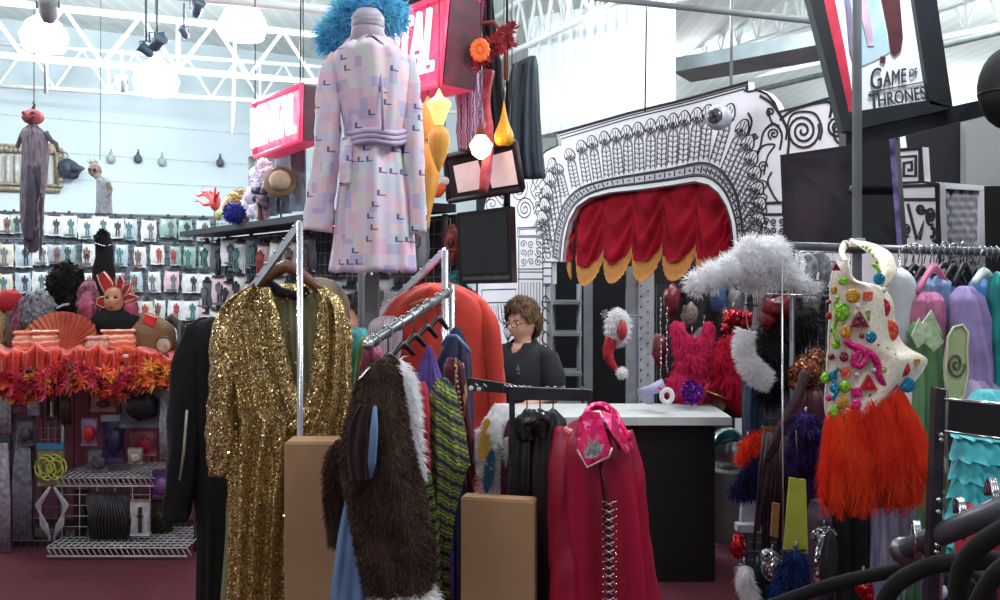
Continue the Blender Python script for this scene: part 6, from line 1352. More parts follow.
def lumpy(name, label, cat, balls, m_, Yd, lump=.25, hang=None, pn='trim', ls=3):
    g = MB(); s = Yd/F
    for x, y, rx, rz in balls: g.ball(P(x, y, Yd), (rx*s, min(rx, rz)*s*.8+.005, rz*s), 18, lump=lump, ls=ls)
    t = thing(name, label, cat, P(balls[0][0], max(b_[1]+b_[3] for b_ in balls), Yd)); build('body', g, m_, t)
    x, y = (balls[0][0], balls[0][1]-balls[0][3]) if not hang else hang; build('loop', MB().tube([P(x, y+2, Yd), P(x, y-5, Yd), P(x+.5, y-6, Yd+.25)], .004, 6), steel, t); return t
lumpy('red_sequin_ruffle', 'red sequined ruffle above the red feather fan', 'ruffle', [(733, 318, 10, 9), (745, 322, 8, 12), (727, 328, 6, 6), (742, 334, 5, 8)], rs, 3.6, .5); lumpy('dark_red_ruffle', 'dark red satin ruffle under the white cloud headpiece', 'ruffle', [(776, 308, 15, 10), (768, 318, 8, 10), (788, 306, 8, 12)], mat('ruffle_red', (158, 24, 44), (90, 10, 26), rough=.4, scale=26), 3.4, .55)
lumpy('bronze_sequin_hat', 'glittering bronze sequin hat touching the jewelled leotard', 'hat', [(806, 372, 18, 17), (816, 358, 10, 10), (798, 384, 10, 8)], bsq, 3.3, .15)
solo('wine_skirt', loft([(388, 798, 818), (398, 792, 824), (430, 788, 826), (470, 784, 828), (520, 780, 828)], 3.3, .07, 8, .25), mat('wine', (74, 18, 32), (46, 10, 20), rough=.6), 'dark wine skirt hanging below the bronze sequin hat', 'skirt')
solo('dark_blue_strip_dress', loft([(372, 750, 756), (380, 746, 764), (410, 744, 764), (440, 746, 762)], 3.5, .05, 5, .2), mat('petrol', (34, 62, 100), (20, 40, 72), rough=.6), 'dark blue garment strip beneath the white boa', 'dress')
t = thing('silver_coil_hanger', 'coil of silver wire hangers between the red ruffles', 'hangers', P(750, 342, 3.4)); k = MB()
for j in range(6): k.tube([P(750+j*.8+(4+j)*cos(a*pi/8), 306+26*sin(a*pi/8), 3.4+j*.015) for a in range(16)], .003, 6, closed=True)
build('coil', k, chrome, t); build('tie', MB().tube([P(744, 304, 3.38), P(758, 306, 3.38)], .004, 6), wirem, t)
t = thing('cymbal_figure', 'small cream toy with a gold disc between the pink and red feathers', 'toy', P(716, 410, 5.25)); cr_ = mat('cream_toy', (216, 200, 170), (180, 160, 130), rough=.6)
build('body', MB().ball(P(718, 400, 5.25), (.055, .04, .08), 14).ball(P(716, 386, 5.25), (.04, .04, .047), 14), cr_, t); build('disc', MB().lathe([(.007, .016), (.08, .006), (.1, 0), (.08, -.006)], P(716, 394, 5.12), 24, rot=Matrix.Rotation(.35, 3, 'Y')), mat('brass', (200, 170, 100), (150, 120, 60), rough=.25, metal=.9), t); build('white_tuft', pile(MB().ball(P(711, 382, 5.22), .04, 10), 200, .03, .003, 0, 3), fur, t, kind='stuff')
build('red_ribbon', MB().tube([P(708, 384, 5.1), P(703, 396, 5.1), P(699, 406, 5.1)], .014, 6), redc, t)
furry('purple_tinsel', 'purple tinsel tuft over the lower pink feathers', 'tinsel', [(692, 392, 8, 10)], mat('tinsel_purple', (150, 60, 190), (100, 30, 140), rough=.2, metal=.6), 260, .035, .004, 5.0, .3, seed=9)
c = P(650, 403, 4.86); t = thing('lavender_gadget', 'pale lavender plastic tool lying on the white counter slab', 'gadget', c); lg = mat('lavender', (170, 172, 204), (146, 148, 184), rough=.5); build('body', MB().tube([P(638, 392, 4.9), P(650, 390, 4.9), P(664, 385, 4.9)], [.018, .028, .04], 12), lg, t); build('foot', MB().tube([P(650, 392, 4.9), P(650, 404, 4.9)], .02, 8), lg, t)
c = P(667, 403, 4.8); t = thing('white_ring_tape', 'small white tape ring standing on the white counter slab', 'tape', c); build('ring', MB().tube([c+Vector((.03*cos(a*pi/10), 0, .04+.036*sin(a*pi/10))) for a in range(20)], .014, 8, closed=True), fur, t); build('tail', MB().tube([c+Vector((-.02, 0, .075)), P(658, 388, 4.8)], .006, 6), pinkf, t)
# crown shaped white bits near the rail
t = thing('silver_glove', 'grey silver gloves pegged on the chrome grid left of the leotard strap', 'gloves', P(815, 290, 3.5)); sg_ = mat('silver_cloth', (176, 178, 186), (110, 112, 122), rough=.35, metal=.3, scale=30)
for a_ in ([(806, 254), (812, 262), (810, 278), (806, 292)], [(816, 252), (824, 262), (825, 278), (820, 292)]): build('glove', sleeve([(x, y, 3.5) for x, y in a_], [.012, .024, .022, .014]), sg_, t)

# ---- jewelled leotard with feather skirt
Y = 2.62; t = thing('jewelled_leotard', 'cream leotard covered in bright candy coloured gems with a flaming orange feather skirt', 'costume', P(872, 520, Y)); cre = mat('cream_sparkle', (244, 236, 220), (222, 210, 190), rough=.6, scale=90, bmp=.15)
LR = [(260, 835, 838), (268, 830, 843), (280, 827, 852), (286, 826, 876), (300, 826, 888), (320, 825, 891), (338, 824, 896), (348, 824, 906), (357, 823, 922), (368, 823, 919), (380, 823, 910), (392, 822, 899), (404, 822, 884), (416, 824, 864), (422, 828, 850)]
bd_ = sub(build('bodice', panel(LR, Y, .085, 2, .006, 40, 48, thick=.012), cre, t))
build('halter_strap', sleeve([(881, 284, Y-.02), (888, 272, Y-.0), (884, 258, Y+.04), (872, 248, Y+.10), (858, 243, Y+.2), (846, 244, Y+.3), (842, 252, Y+.2), (846, 262, Y+.1), (848, 276, Y+.04)], [.02, .026, .026, .022, .018, .014, .014, .012, .01], flat=.45, m=30), cre, t)
def gsurf(x, y):
    rr_ = lerp_rows(LR, 60); r = min(rr_, key=lambda q: abs(q[0]-y)); u = max(.07, min(.93, (x-r[1])/max(1, r[2]-r[1]))); return P(x, y, Y-.085*sin(pi*(.08+.84*u))**.7-.009)
gc = {'r': (206, 26, 48), 'o': (240, 96, 70), 'g': (140, 206, 50), 'b': (24, 130, 170), 'y': (214, 160, 60), 'p': (230, 40, 130), 'm': (130, 40, 60), 'w': (220, 224, 220)}
gm = {k_: sequin('gem_'+k_, v, tuple(x*.7 for x in v), 220, .25, .5, .25, tuple(min(255, x+70) for x in v)) for k_, v in gc.items()}
gems = [(836, 268, 'm', 't', 4), (843, 281, 'g', 'e', 4), (834, 290, 'y', 'e', 3), (853, 296, 'y', 'e', 6.5), (829, 302, 'm', 'e', 3), (829, 316, 'r', 'e', 4), (842, 312, 'g', 'e', 7), (868, 296, 'o', 's', 4.5), (879, 279, 'b', 'e', 5.5), (881, 308, 'r', 'e', 8.5), (872, 315, 'g', 's', 5.5), (860, 322, 't' and 'm', 't', 8), (846, 332, 'y', 'e', 5.5), (887, 331, 'o', 'e', 10.5), (872, 337, 'b', 'e', 5.5), (858, 306, 'w', 'e', 2), (862, 336, 'm', 'e', 2.4), (832, 330, 'b', 'e', 2.6), (836, 345, 'g', 'e', 4), (844, 357, 'm', 'e', 4), (832, 357, 'm', 's', 3.5), (885, 350, 'g', 'e', 3.8), (894, 357, 'r', 's', 2.8), (853, 363, 'b', 'e', 2.4), (887, 371, 'g', 'e', 5), (903, 369, 'r', 'e', 6.5), (846, 372, 'o', 's', 4.5), (857, 375, 'w', 'e', 2.2), (874, 370, 'w', 'e', 2.4), (845, 387, 'g', 'e', 5), (869, 385, 'r', 't', 7.5), (907, 385, 'b', 'e', 7.5), (835, 388, 'b', 'e', 5), (833, 376, 'b', 'e', 4), (857, 393, 'p', 's', 5), (874, 398, 'b', 's', 5), (826, 378, 'g', 'e', 7), (843, 403, 'y', 'e', 5), (829, 398, 'p', 'e', 4), (856, 405, 'p', 'e', 5), (835, 412, 'g', 'e', 5.5), (848, 414, 'o', 'e', 5), (866, 408, 'r', 'e', 4), (886, 395, 'p', 'e', 4.5), (917, 362, 'y', 's', 3), (878, 345, 'm', 'e', 2), (866, 352, 'w', 'e', 2), (835, 303, 'w', 'e', 1.8), (884, 290, 'w', 'e', 2.4), (850, 345, 'w', 'e', 1.8)]
names_ = {'r': 'red', 'o': 'coral', 'g': 'lime', 'b': 'blue', 'y': 'amber', 'p': 'pink', 'm': 'maroon', 'w': 'white'}
for i, (x, y, c_, sh_, r) in enumerate(gems):
    c = gsurf(x, y); s = Y/F*r*(.72 if x < 833 else 1); rr = random.Random(i); g = MB()
    if sh_ == 'e': g.ball(c, (s*1.12, .005, s*1.12*rr.uniform(.9, 1.25)), 12)
    else:
        n_ = 3 if sh_ == 't' else 4; a0 = pi/2 if n_ == 3 else pi/4+rr.uniform(-.3, .5)
        g.prism([c+Vector((s*1.3*cos(a0+2*pi*j/n_), -.003, s*1.3*sin(a0+2*pi*j/n_))) for j in range(n_)], (0, .016, 0))
    build('gem', g, gm[c_], bd_)
for pts, c_, r in (([(846, 340), (852, 346), (860, 348), (866, 356), (860, 366), (854, 362), (858, 352), (868, 352), (877, 362), (880, 378), (888, 388), (897, 384)], 'p', .011), ([(838, 296), (836, 306), (837, 318), (834, 330), (838, 342)], 'g', .006), ([(838, 368), (832, 378), (838, 388), (832, 400)], 'b', .006), ([(872, 264), (877, 268), (880, 273)], 'g', .006)):
    build('sequin_ribbon', MB().tube([gsurf(*p) for p in lerp_rows(pts, 4*len(pts))], r, 8), gm[c_], bd_)
k = MB(); [k.ball(P(864+i*3.3, 247+i*i*.9, Y+.12-i*.02), .008, 8) for i in range(6)]; build('strap_beads', k, gm['g'], bd_, kind='stuff')
of = furmat('orange_feather', (240, 78, 34), (226, 46, 22), .45, 12); sk = MB(); rr = random.Random(31)
for i in range(260):
    u = rr.random(); x0 = 828+74*u; y0 = 416-30*u*.9+rr.uniform(-6, 8); x1 = 822+102*u+rr.uniform(-8, 8); y1 = 500+rr.uniform(-26, 18)-max(0, u-.8)*60; dp = rr.uniform(-.13, .06)
    plume(sk, P(x0, y0, Y-.05+dp*.4), P(x1, y1, Y-.02+dp), .06, Vector((rr.uniform(-.02, .02), -.03, 0)), 26, i, barbw=.0018, quill=False, flow=1.9, lift=.5)
build('feather_skirt', sk, of, t, kind='stuff'); build('underskirt', loft([(404, 832, 892), (430, 826, 910), (470, 824, 918), (498, 828, 914)], Y+.03, .11, 9, .2), mat('underskirt', (190, 44, 20), (150, 28, 16), rough=.8), t)
build('brown_feathers', (lambda m_: ([plume(m_, P(836+j*2, 450, Y-.12), P(826+j*5, 506, Y-.12), .03, seed=60+j, quill=False) for j in range(7)], m_)[1])(MB()), mat('rust', (150, 66, 30), rough=.8), t, kind='stuff')

# ---- clothes on the right rail
t = thing('mannequin_torso', 'pale blue-white mannequin torso shell hanging right of the jewelled leotard', 'mannequin', P(902, 345, 3.0)); build('torso', loft([(268, 892, 902), (276, 888, 912), (292, 890, 916), (310, 893, 914), (330, 894, 912), (345, 896, 908)], 3.0, .07, 2, .02), mat('torso_white', (206, 216, 222), (190, 202, 210), rough=.35), t); build('hook', rod(P(900, 270, 3.0), P(899, 250, 3.2), .004, 6), chrome, t)
GR = [
 ('pink_dress', 'dusty pink dress on a black hanger right of the mannequin torso', 'dress', [(292, 914, 936), (300, 908, 942), (318, 907, 944), (345, 910, 942), (380, 914, 938)], 2.98, mat('dusty_pink', (196, 120, 156), (160, 90, 128), rough=.7), .14),
 ('blue_lace_dress', 'pale blue lace dress between the pink hanger straps', 'dress', [(276, 918, 940), (284, 912, 952), (310, 914, 954), (345, 916, 956)], 3.08, mat('blue_lace', (142, 170, 206), (110, 136, 176), rough=.7, scale=60), .15),
 ('green_gown', 'long soft green gown with a mint leafy bodice', 'gown', [(322, 914, 932), (334, 908, 940), (360, 914, 940), (400, 914, 942), (450, 910, 944), (520, 902, 944), (600, 896, 944)], 2.9, mat('soft_green', (96, 150, 104), (64, 112, 76), rough=.7, scale=6, stretch=(4, 4, .4)), .22),
 ('lilac_dress', 'lilac dress with a wide hem right of the mint butterfly wing', 'dress', [(286, 960, 970), (298, 952, 982), (330, 952, 990), (370, 954, 998), (400, 956, 1000), (440, 958, 996), (560, 958, 996)], 2.9, mat('lilac', (170, 152, 204), (140, 122, 178), rough=.7), .2),
 ('sky_blue_dress', 'sky blue dress behind the lilac one on the right rail', 'dress', [(276, 976, 988), (286, 970, 998), (330, 968, 1002), (400, 968, 1004), (520, 966, 1006)], 3.0, mat('sky_blue', (92, 146, 204), (66, 116, 176), rough=.6), .18),
 ('teal_gown', 'glossy teal gown at the right picture edge on the rail', 'gown', [(272, 996, 1006), (284, 990, 1022), (330, 988, 1026), (400, 990, 1030), (520, 990, 1034)], 2.86, mat('teal_gloss', (20, 150, 140), (10, 110, 108), rough=.35), .18),
 ('cream_gown', 'sheer cream and lilac gown hanging under the orange feather skirt', 'gown', [(470, 872, 900), (490, 868, 918), (530, 868, 924), (570, 866, 926), (640, 864, 930)], 2.95, mat('iridescent', (176, 166, 180), (110, 116, 150), rough=.4, scale=8, stretch=(5, 5, .5)), .3),
 ('black_gown', 'black gown hanging below the left side of the orange skirt', 'gown', [(440, 838, 860), (470, 832, 870), (530, 832, 872), (600, 830, 874), (640, 830, 874)], 3.0, blackcloth, .15),
 ('plum_dress', 'dusky plum dress showing beneath the orange feather hem', 'dress', [(500, 812, 828), (515, 808, 838), (550, 808, 840), (620, 808, 842)], 3.05, mat('plum', (96, 70, 96), (66, 46, 68), rough=.7), .2)]
for i, (nm, lab, cat, rows, Yg, m_, a_) in enumerate(GR):
    o = solo(nm, loft(rows, Yg, .09, 8, a_*1.5, 36, 90, i*.9, lin_=True), m_, lab, cat)
    if nm == 'green_gown': build('mint_bodice', (lambda g: ([g.prism([P(x, y, Yg-.11-.004*j) for x, y in q_], (0, .01, 0)) for j, q_ in enumerate(([(918, 330), (932, 310), (941, 330), (934, 344), (920, 342)], [(912, 336), (920, 318), (928, 340), (918, 348)], [(926, 344), (934, 326), (944, 342), (934, 352)]))], g)[1])(MB()), mat('mint', (196, 212, 184), (150, 176, 140), rough=.7, scale=40), o)
    if nm == 'lilac_dress': build('sheer_layer', loft([(378, 954, 984), (392, 948, 1000), (404, 946, 1002)], Yg-.03, .1, 9, .2), mat('sheer_lilac', (200, 186, 222), rough=.5, alpha=.7), o)
t = thing('mint_wing', 'pale mint butterfly wing with a dark spiral between the green gown and lilac dress', 'wing', P(957, 402, 2.74)); wp = [(948, 338), (954, 327), (962, 325), (968, 332), (967, 350), (968, 372), (964, 396), (956, 403), (948, 396), (945, 376), (947, 356)]
b = MB(); b.prism([P(x, y, 2.74) for x, y in wp], (0, .012, 0)); build('membrane', b, mat('wing_mint', (192, 204, 158), (168, 186, 134), rough=.5, scale=8), t); build('rim', MB().tube([P(x, y, 2.735) for x, y in wp], .004, 6, closed=True), mat('wing_rim', (214, 220, 186), rough=.5), t); build('spiral', MB().tube([P(956+cos(a*.5)*(9-a*.36), 364+sin(a*.5)*(14-a*.56), 2.735) for a in range(25)], .004, 6), mat('wing_ink', (110, 100, 90), rough=.6), t)
pk2 = mat('hanger_pink', (220, 120, 160), rough=.35)
hanger(934, 266, 3.0, 26, 'garment_hanger', 'pink plastic hanger standing out among the black ones on the right rail', pk2, yaw=.5, drop=26, r=.010, hh=.035, group='hangers on the right rail')
for j, (x, y, lab) in enumerate(((905, 268, 'black hanger nearest the jewelled leotard'), (914, 266, 'second black hanger right of the leotard'), (922, 268, 'black hanger crossing the pink dress straps'), (944, 264, 'black hanger just right of the pink one'), (953, 266, 'black hanger over the lilac dress'), (964, 264, 'black hanger over the sky blue dress'))): hanger(x, y, 3.1-.01*j, 19, 'garment_hanger', lab, wirem, yaw=.5, drop=14+(j % 3)*4, r=.009, hh=.045, group='hangers on the right rail')
hanger(984, 272, 2.88, 17, 'garment_hanger', 'pale padded hanger at the top of the lilac dress near the edge', mat('hanger_pale', (206, 222, 224), rough=.5), yaw=.5, drop=12, r=.013, hh=.04, group='hangers on the right rail')
# turquoise ruffled dress
Y = 2.45; t = thing('turquoise_ruffle_dress', 'turquoise dress with tiers of wavy ruffles behind the black bar', 'dress', P(985, 600, Y)); tq = mat('turquoise', (64, 196, 204), (34, 160, 174), rough=.5, sheen=.3); build('underdress', loft([(390, 978, 1000), (420, 964, 1016), (480, 960, 1026), (560, 956, 1034), (620, 952, 1040)], Y+.03, .10, 6, .1), tq, t)
for j, y in enumerate((414, 436, 456, 476, 498, 522, 548)):
    def rf(u, v, y=y, j=j):
        a = pi*(1.02+.96*u); w_ = (34+j*2+v*9)/F*Y; d_ = (.10+.05*v)*(1+.16*sin(a*19+j)*v); c = P(990+j*.5, y+v*20+1.5*sin(a*17+j), Y); return Vector((c.x+w_*cos(a)*(1+.05*sin(a*23)*v), c.y+d_*sin(a), c.z))
    build('ruffle', MB().grid(rf, 90, 5, thick=(0, .004, 0)), tq, t)
# ---- lower middle clutter under the pink and red feathers
c = P(728, 449, 5.5); t = thing('silver_helmet', 'silver ball helmet with a teal swoosh beside the counter end', 'helmet', c-Vector((0, 0, .1))); build('shell', MB().ball(c, (.13, .12, .14), 24), mat('silver_shell', (196, 202, 206), (160, 168, 174), rough=.2, metal=.7), t); build('teal_swoosh', sleeve([(715, 446, 5.43), (723, 436, 5.39), (733, 434, 5.39), (742, 440, 5.43)], [.012, .026, .026, .012], flat=.6), mat('swoosh', (30, 130, 130), rough=.3), t)
k = MB(); k.tube([P(712+36*u/8, 442+2*sin(u), 5.50-.125*sin(pi*u/8)) for u in range(9)], .005, 6); build('seam', k, blackplastic, t)
c = P(728, 0, 5.5); zt = CZ-(470-HY)/F*5.5
t = thing('plastic_tub', 'milky clear plastic tub under the silver helmet', 'tub', Vector((c.x, 5.5, 0))); build('tub', MB().lathe([(.115, .004), (.13, zt), (.135, zt+.004), (.125, zt), (.11, .012)], (c.x, 5.5, 0), 28), mat('tub_plastic', (186, 194, 192), (170, 180, 178), rough=.3, alpha=.7), t)
build('lid', MB().lathe([(.138, zt), (.138, zt+.014), (.115, zt+.018)], (c.x, 5.5, 0), 28), mat('tub_lid', (190, 200, 198), rough=.4), t)
furry('orange_feather_clump', 'orange-red feather clump draped over the silver helmet', 'feathers', [(751, 448, 9, 9), (744, 458, 6, 5), (757, 440, 7, 7)], of, 1300, .035, .002, 3.45, .8, 0, .5, seed=21, nm='feather_down', hang=(748, 440))
furry('navy_feather_clump', 'navy and violet feather clump below the orange-red feathers', 'feathers', [(749, 482, 9, 12), (757, 468, 8, 12), (738, 490, 7, 4)], furmat('navy_feather', (38, 40, 104), (20, 22, 60)), 1700, .05, .002, 3.42, .8, 0, .5, seed=22, nm='feather_down', hang=(752, 466))
furry('violet_feather_boa', 'deep violet feather boa hanging left of the orange skirt', 'boa', [(806, 430, 12, 16), (802, 455, 11, 16), (806, 475, 8, 12)], furmat('violet_feather', (66, 46, 120), (40, 26, 80)), 2200, .045, .002, 3.05, .8, 0, .5, seed=23, nm='feather_down', hang=(806, 416))
t = thing('leather_fringe', 'bundle of dark brown leather fringe straps hanging in the middle of the lower rack', 'fringe', P(772, 560, 3.2)); k = MB(); rr = random.Random(17)
for j in range(26): x = 758+j*1.25; k.tube([P(x+6, 430+rr.uniform(-4, 6), 3.2+rr.uniform(-.04, .04)), P(x+rr.uniform(-2, 2), 480, 3.2), P(x-3+rr.uniform(-3, 3), 535+rr.uniform(-20, 24), 3.2+rr.uniform(-.03, .03))], rr.uniform(.004, .008), 5)
lb = mat('leather_brown', (62, 36, 42), (38, 22, 28), rough=.6); build('straps', k, lb, t, kind='stuff'); build('diagonal_strap', sleeve([(806, 372, 3.1), (796, 400, 3.08), (782, 430, 3.08), (766, 462, 3.1)], [.018, .02, .02, .012], flat=.4), lb, t)
b = MB(); b.prism([P(764, 427, 3.1), P(788, 432, 3.1), P(788, 436, 3.1), P(764, 431, 3.1)], (0, .03, 0)); build('gold_clasp', b, mat('brass', (0, 0, 0)), t)
t = thing('wire_stand', 'thin chrome display stand rising between the black feathers and the leotard', 'stand', Vector((P(785, 0, 3.0).x, 3.0, 0))); build('rod', rod(Vector((P(784, 0, 3.0).x, 3.0, 0)), P(782, 258, 3.0), .004, 6), chrome, t); build('cross_wire', MB().tube([P(765, 294, 3.0), P(830, 296, 3.0)], .003, 6), chrome, t); build('foot', MB().lathe([(.12, 0), (.12, .01), (.02, .02)], Vector((P(784, 0, 3.0).x, 3.0, 0)), 18), steel, t)
b = MB(); b.prism([P(790, 478, 2.95), P(806, 480, 2.95), P(808, 554, 2.95), P(784, 550, 2.95)], (0, .012, 0)); o = solo('lime_garment_tag', b, mat('lime_card', (196, 208, 84), (180, 192, 70), rough=.6), 'lime yellow flared card with a black tick hanging low before the fringe', 'tag'); build('tick', MB().tube([P(793, 546, 2.945), P(798, 551, 2.945), P(806, 550, 2.945)], .003, 5), blackplastic, o); build('string', rod(P(798, 479, 2.95), P(796, 430, 2.98), .003, 5), wirem, o)
b = MB(); b.prism([P(773, 503, 2.97), P(780, 504, 2.97), P(778, 538, 2.97), P(771, 536, 2.97)], (0, .012, 0)); o = solo('brown_garment_tag', b, mat('kraft', (164, 116, 74), rough=.7), 'slim brown paper tag just left of the lime card', 'tag'); build('string', rod(P(777, 503, 2.97), P(781, 440, 2.99), .002, 5), wirem, o)
b = MB(); b.prism([P(745, 456, 3.55), P(761, 456, 3.55), P(759, 524, 3.55), P(741, 524, 3.55)], (0, .03, 0)); o = solo('white_hanging_card', b, mat('card_pale', (188, 192, 202), (160, 166, 180), rough=.6), 'pale grey hanging card between the navy feathers and the leather fringe', 'card'); build('lower_box', MB().box(P(748, 527, 3.52), (.10, .05, .03)), mat('card_pale', (0, 0, 0)), o)
lumpy('red_sequin_bauble', 'small red sequined bauble with a silver cap over the carpet', 'bauble', [(738, 546, 8, 13)], rs, 3.3, .1); lumpy('silver_sequin_purse', 'round silver and black sequin purse low beside the lime card', 'purse', [(772, 566, 11, 15), (768, 556, 8, 8)], ssq, 3.1, .12); lumpy('red_sequin_shoe', 'glossy red sequined pouch resting above the black hanger loops', 'pouch', [(863, 585, 8, 12), (868, 592, 6, 12)], rs, 2.3, .2)
furry('blue_fur_tail', 'deep blue fur tail hanging at the bottom beside the silver purse', 'tail', [(792, 575, 12, 14), (788, 592, 14, 14), (796, 560, 7, 8)], furmat('deep_blue_fur', (20, 56, 126), (10, 32, 84)), 2400, .04, .002, 2.9, 1.0, 0, .5, seed=24, hang=(796, 550))
furry('white_fur_tail', 'white and grey fur tail hanging below the red sequined bauble', 'tail', [(745, 578, 5, 12), (750, 592, 6, 10)], fur, 900, .035, .002, 3.2, 1.0, 0, .4, seed=25, hang=(744, 566)); furry('teal_fur_tail', 'dark teal fur tail between the white tail and silver purse', 'tail', [(758, 580, 7, 14), (762, 592, 8, 10)], furmat('dark_teal_fur', (24, 62, 72), (12, 36, 46)), 1000, .04, .002, 3.25, 1.0, 0, .5, seed=26, hang=(757, 566))
c = P(826, 562, 2.7); t = thing('tambourine', 'dark tambourine with a silver studded rim leaning below the orange skirt', 'tambourine', P(826, 592, 2.7)); rot = Matrix.Rotation(1.25, 3, 'Z') @ Matrix.Rotation(pi/2, 3, 'X'); rot = Matrix.Rotation(.9, 3, 'Z') @ Matrix.Rotation(pi/2, 3, 'X')
build('drumhead', MB().lathe([(.085, -.012), (.088, 0), (.085, .012)], c, 28, rot=rot), mat('drum_dark', (38, 38, 42), rough=.4), t); build('rim', MB().tube([c+rot @ Vector((.092*cos(a*pi/16), .092*sin(a*pi/16), 0)) for a in range(32)], .009, 6, closed=True), ssq, t); build('jingle', MB().ball(c+rot @ Vector((0, 0, -.016)), .012, 10), chrome, t)
lumpy('silver_studded_bra', 'silver studded fringe piece above the tambourine', 'trim', [(824, 530, 8, 4), (816, 536, 5, 5), (832, 534, 5, 5)], ssq, 2.9, .3)
# ---- nearest rack at the lower right
Y = 1.6; t = thing('black_rack', 'dark upright and cross bar of the nearest rack at the lower right', 'rack', Vector((P(938, 0, Y).x, Y, 0)))
a_, b_2 = P(942, 388, Y), P(933, 620, Y); b = MB(); b.prism([P(936, 388, Y), P(947, 390, Y), P(938, 640, Y), P(926, 640, Y)], (0, .02, 0)); b.box(Vector((P(931, 0, Y).x, Y+.01, .5)), (.02, .02, 1.0)); build('post', b, bs, t)
b = MB(); b.prism([P(946, 389, Y-.002), P(949, 390, Y-.002), P(941, 640, Y-.002), P(938, 640, Y-.002)], (0, .02, 0)); build('chrome_edge', b, chrome, t)
b = MB(); b.prism([P(944, 400, Y), P(1060, 412, Y-.05), P(1060, 446, Y-.05), P(944, 430, Y)], (0, .02, 0)); build('cross_bar', b, blackplastic, t); b = MB(); b.tube([P(944, 399, Y), P(1060, 410, Y-.05)], .004, 6); b.tube([P(944, 431, Y), P(1060, 447, Y-.05)], .003, 6); build('bar_edge', b, chrome, t)
k = MB()
for y in (435, 440, 500, 512, 545, 552): k.ball(P(943-(y-388)*.04, y, Y-.005), .0055, 8)
build('bolt_heads', k, chrome, t, kind='stuff')
t = thing('hanger_tube_rail', 'thick grey lower rail with bright hanger rings slanting through the nearest rack', 'rail', P(950, 560, 1.55)); build('tube', MB().tube([P(900, 552, 1.72), P(1060, 484, 1.35)], .021, 14), darkrail, t); build('end_cap', MB().ball(P(904, 551, 1.71), .028, 14), steel, t)
for x, y, Yr in ((914, 540, 1.68), (958, 518, 1.58), (990, 500, 1.5)):
    k = MB()
    for j in range(3): k.tube([P(x+j*2.2, y, Yr)+Vector((.012*cos(a*pi/8)*(1 if a < 8 else 1), .034*cos(a*pi/8), .036*sin(a*pi/8))) for a in range(13)], .0035, 6)
    build('ring', k, chrome, t)
hk = mat('black_flock', (8, 8, 10), (5, 5, 6), rough=1)
for j, (pts, r, lab) in enumerate((([(770, 606, 1.9), (815, 590, 1.85), (850, 580, 1.8), (900, 570, 1.75), (945, 562, 1.7)], .020, 'long black velvet hanger arm sweeping along the bottom edge'), ([(880, 612, 1.6), (895, 585, 1.58), (930, 566, 1.55), (965, 562, 1.5), (1010, 560, 1.5)], .022, 'black velvet hanger arm arching under the grey lower rail'), ([(958, 600, 1.4), (962, 570, 1.38), (980, 545, 1.36), (1020, 520, 1.34)], .022, 'black velvet hanger arm curving up at the right edge'), ([(975, 610, 1.3), (985, 590, 1.28), (1000, 570, 1.26), (1030, 550, 1.25)], .018, 'black velvet hanger arm lowest in the right corner'))):
    o = solo('velvet_hanger', MB().tube([tuple(q_) for q_ in lerp_rows([tuple(P(*p)) for p in pts], 20)], r*.72, 12), hk, lab, 'hanger', 'black velvet hangers on the nearest rack')
for nm, lab, rows, Yg, m_ in (('red_costume', 'bright red costume folds among the black velvet hangers', [(508, 972, 990), (520, 962, 1006), (545, 958, 1018), (580, 966, 1020), (620, 970, 1020)], 1.9, redc), ('black_costume', 'black costume hanging beneath the grey lower rail', [(560, 940, 960), (575, 930, 985), (600, 926, 990), (640, 926, 990)], 1.75, blackcloth)): solo(nm, loft(rows, Yg, .06, 7, .3), m_, lab, 'costume')
b = MB()
for j, (x, y) in enumerate(((868, 590), (960, 590))): pass
lumpy('blue_and_white_purse', 'tiny blue and white patterned purse under the grey lower rail', 'purse', [(942, 592, 5, 8)], mat('blue_white', (60, 90, 190), (220, 220, 232), rough=.5, scale=60), 1.7, .2)
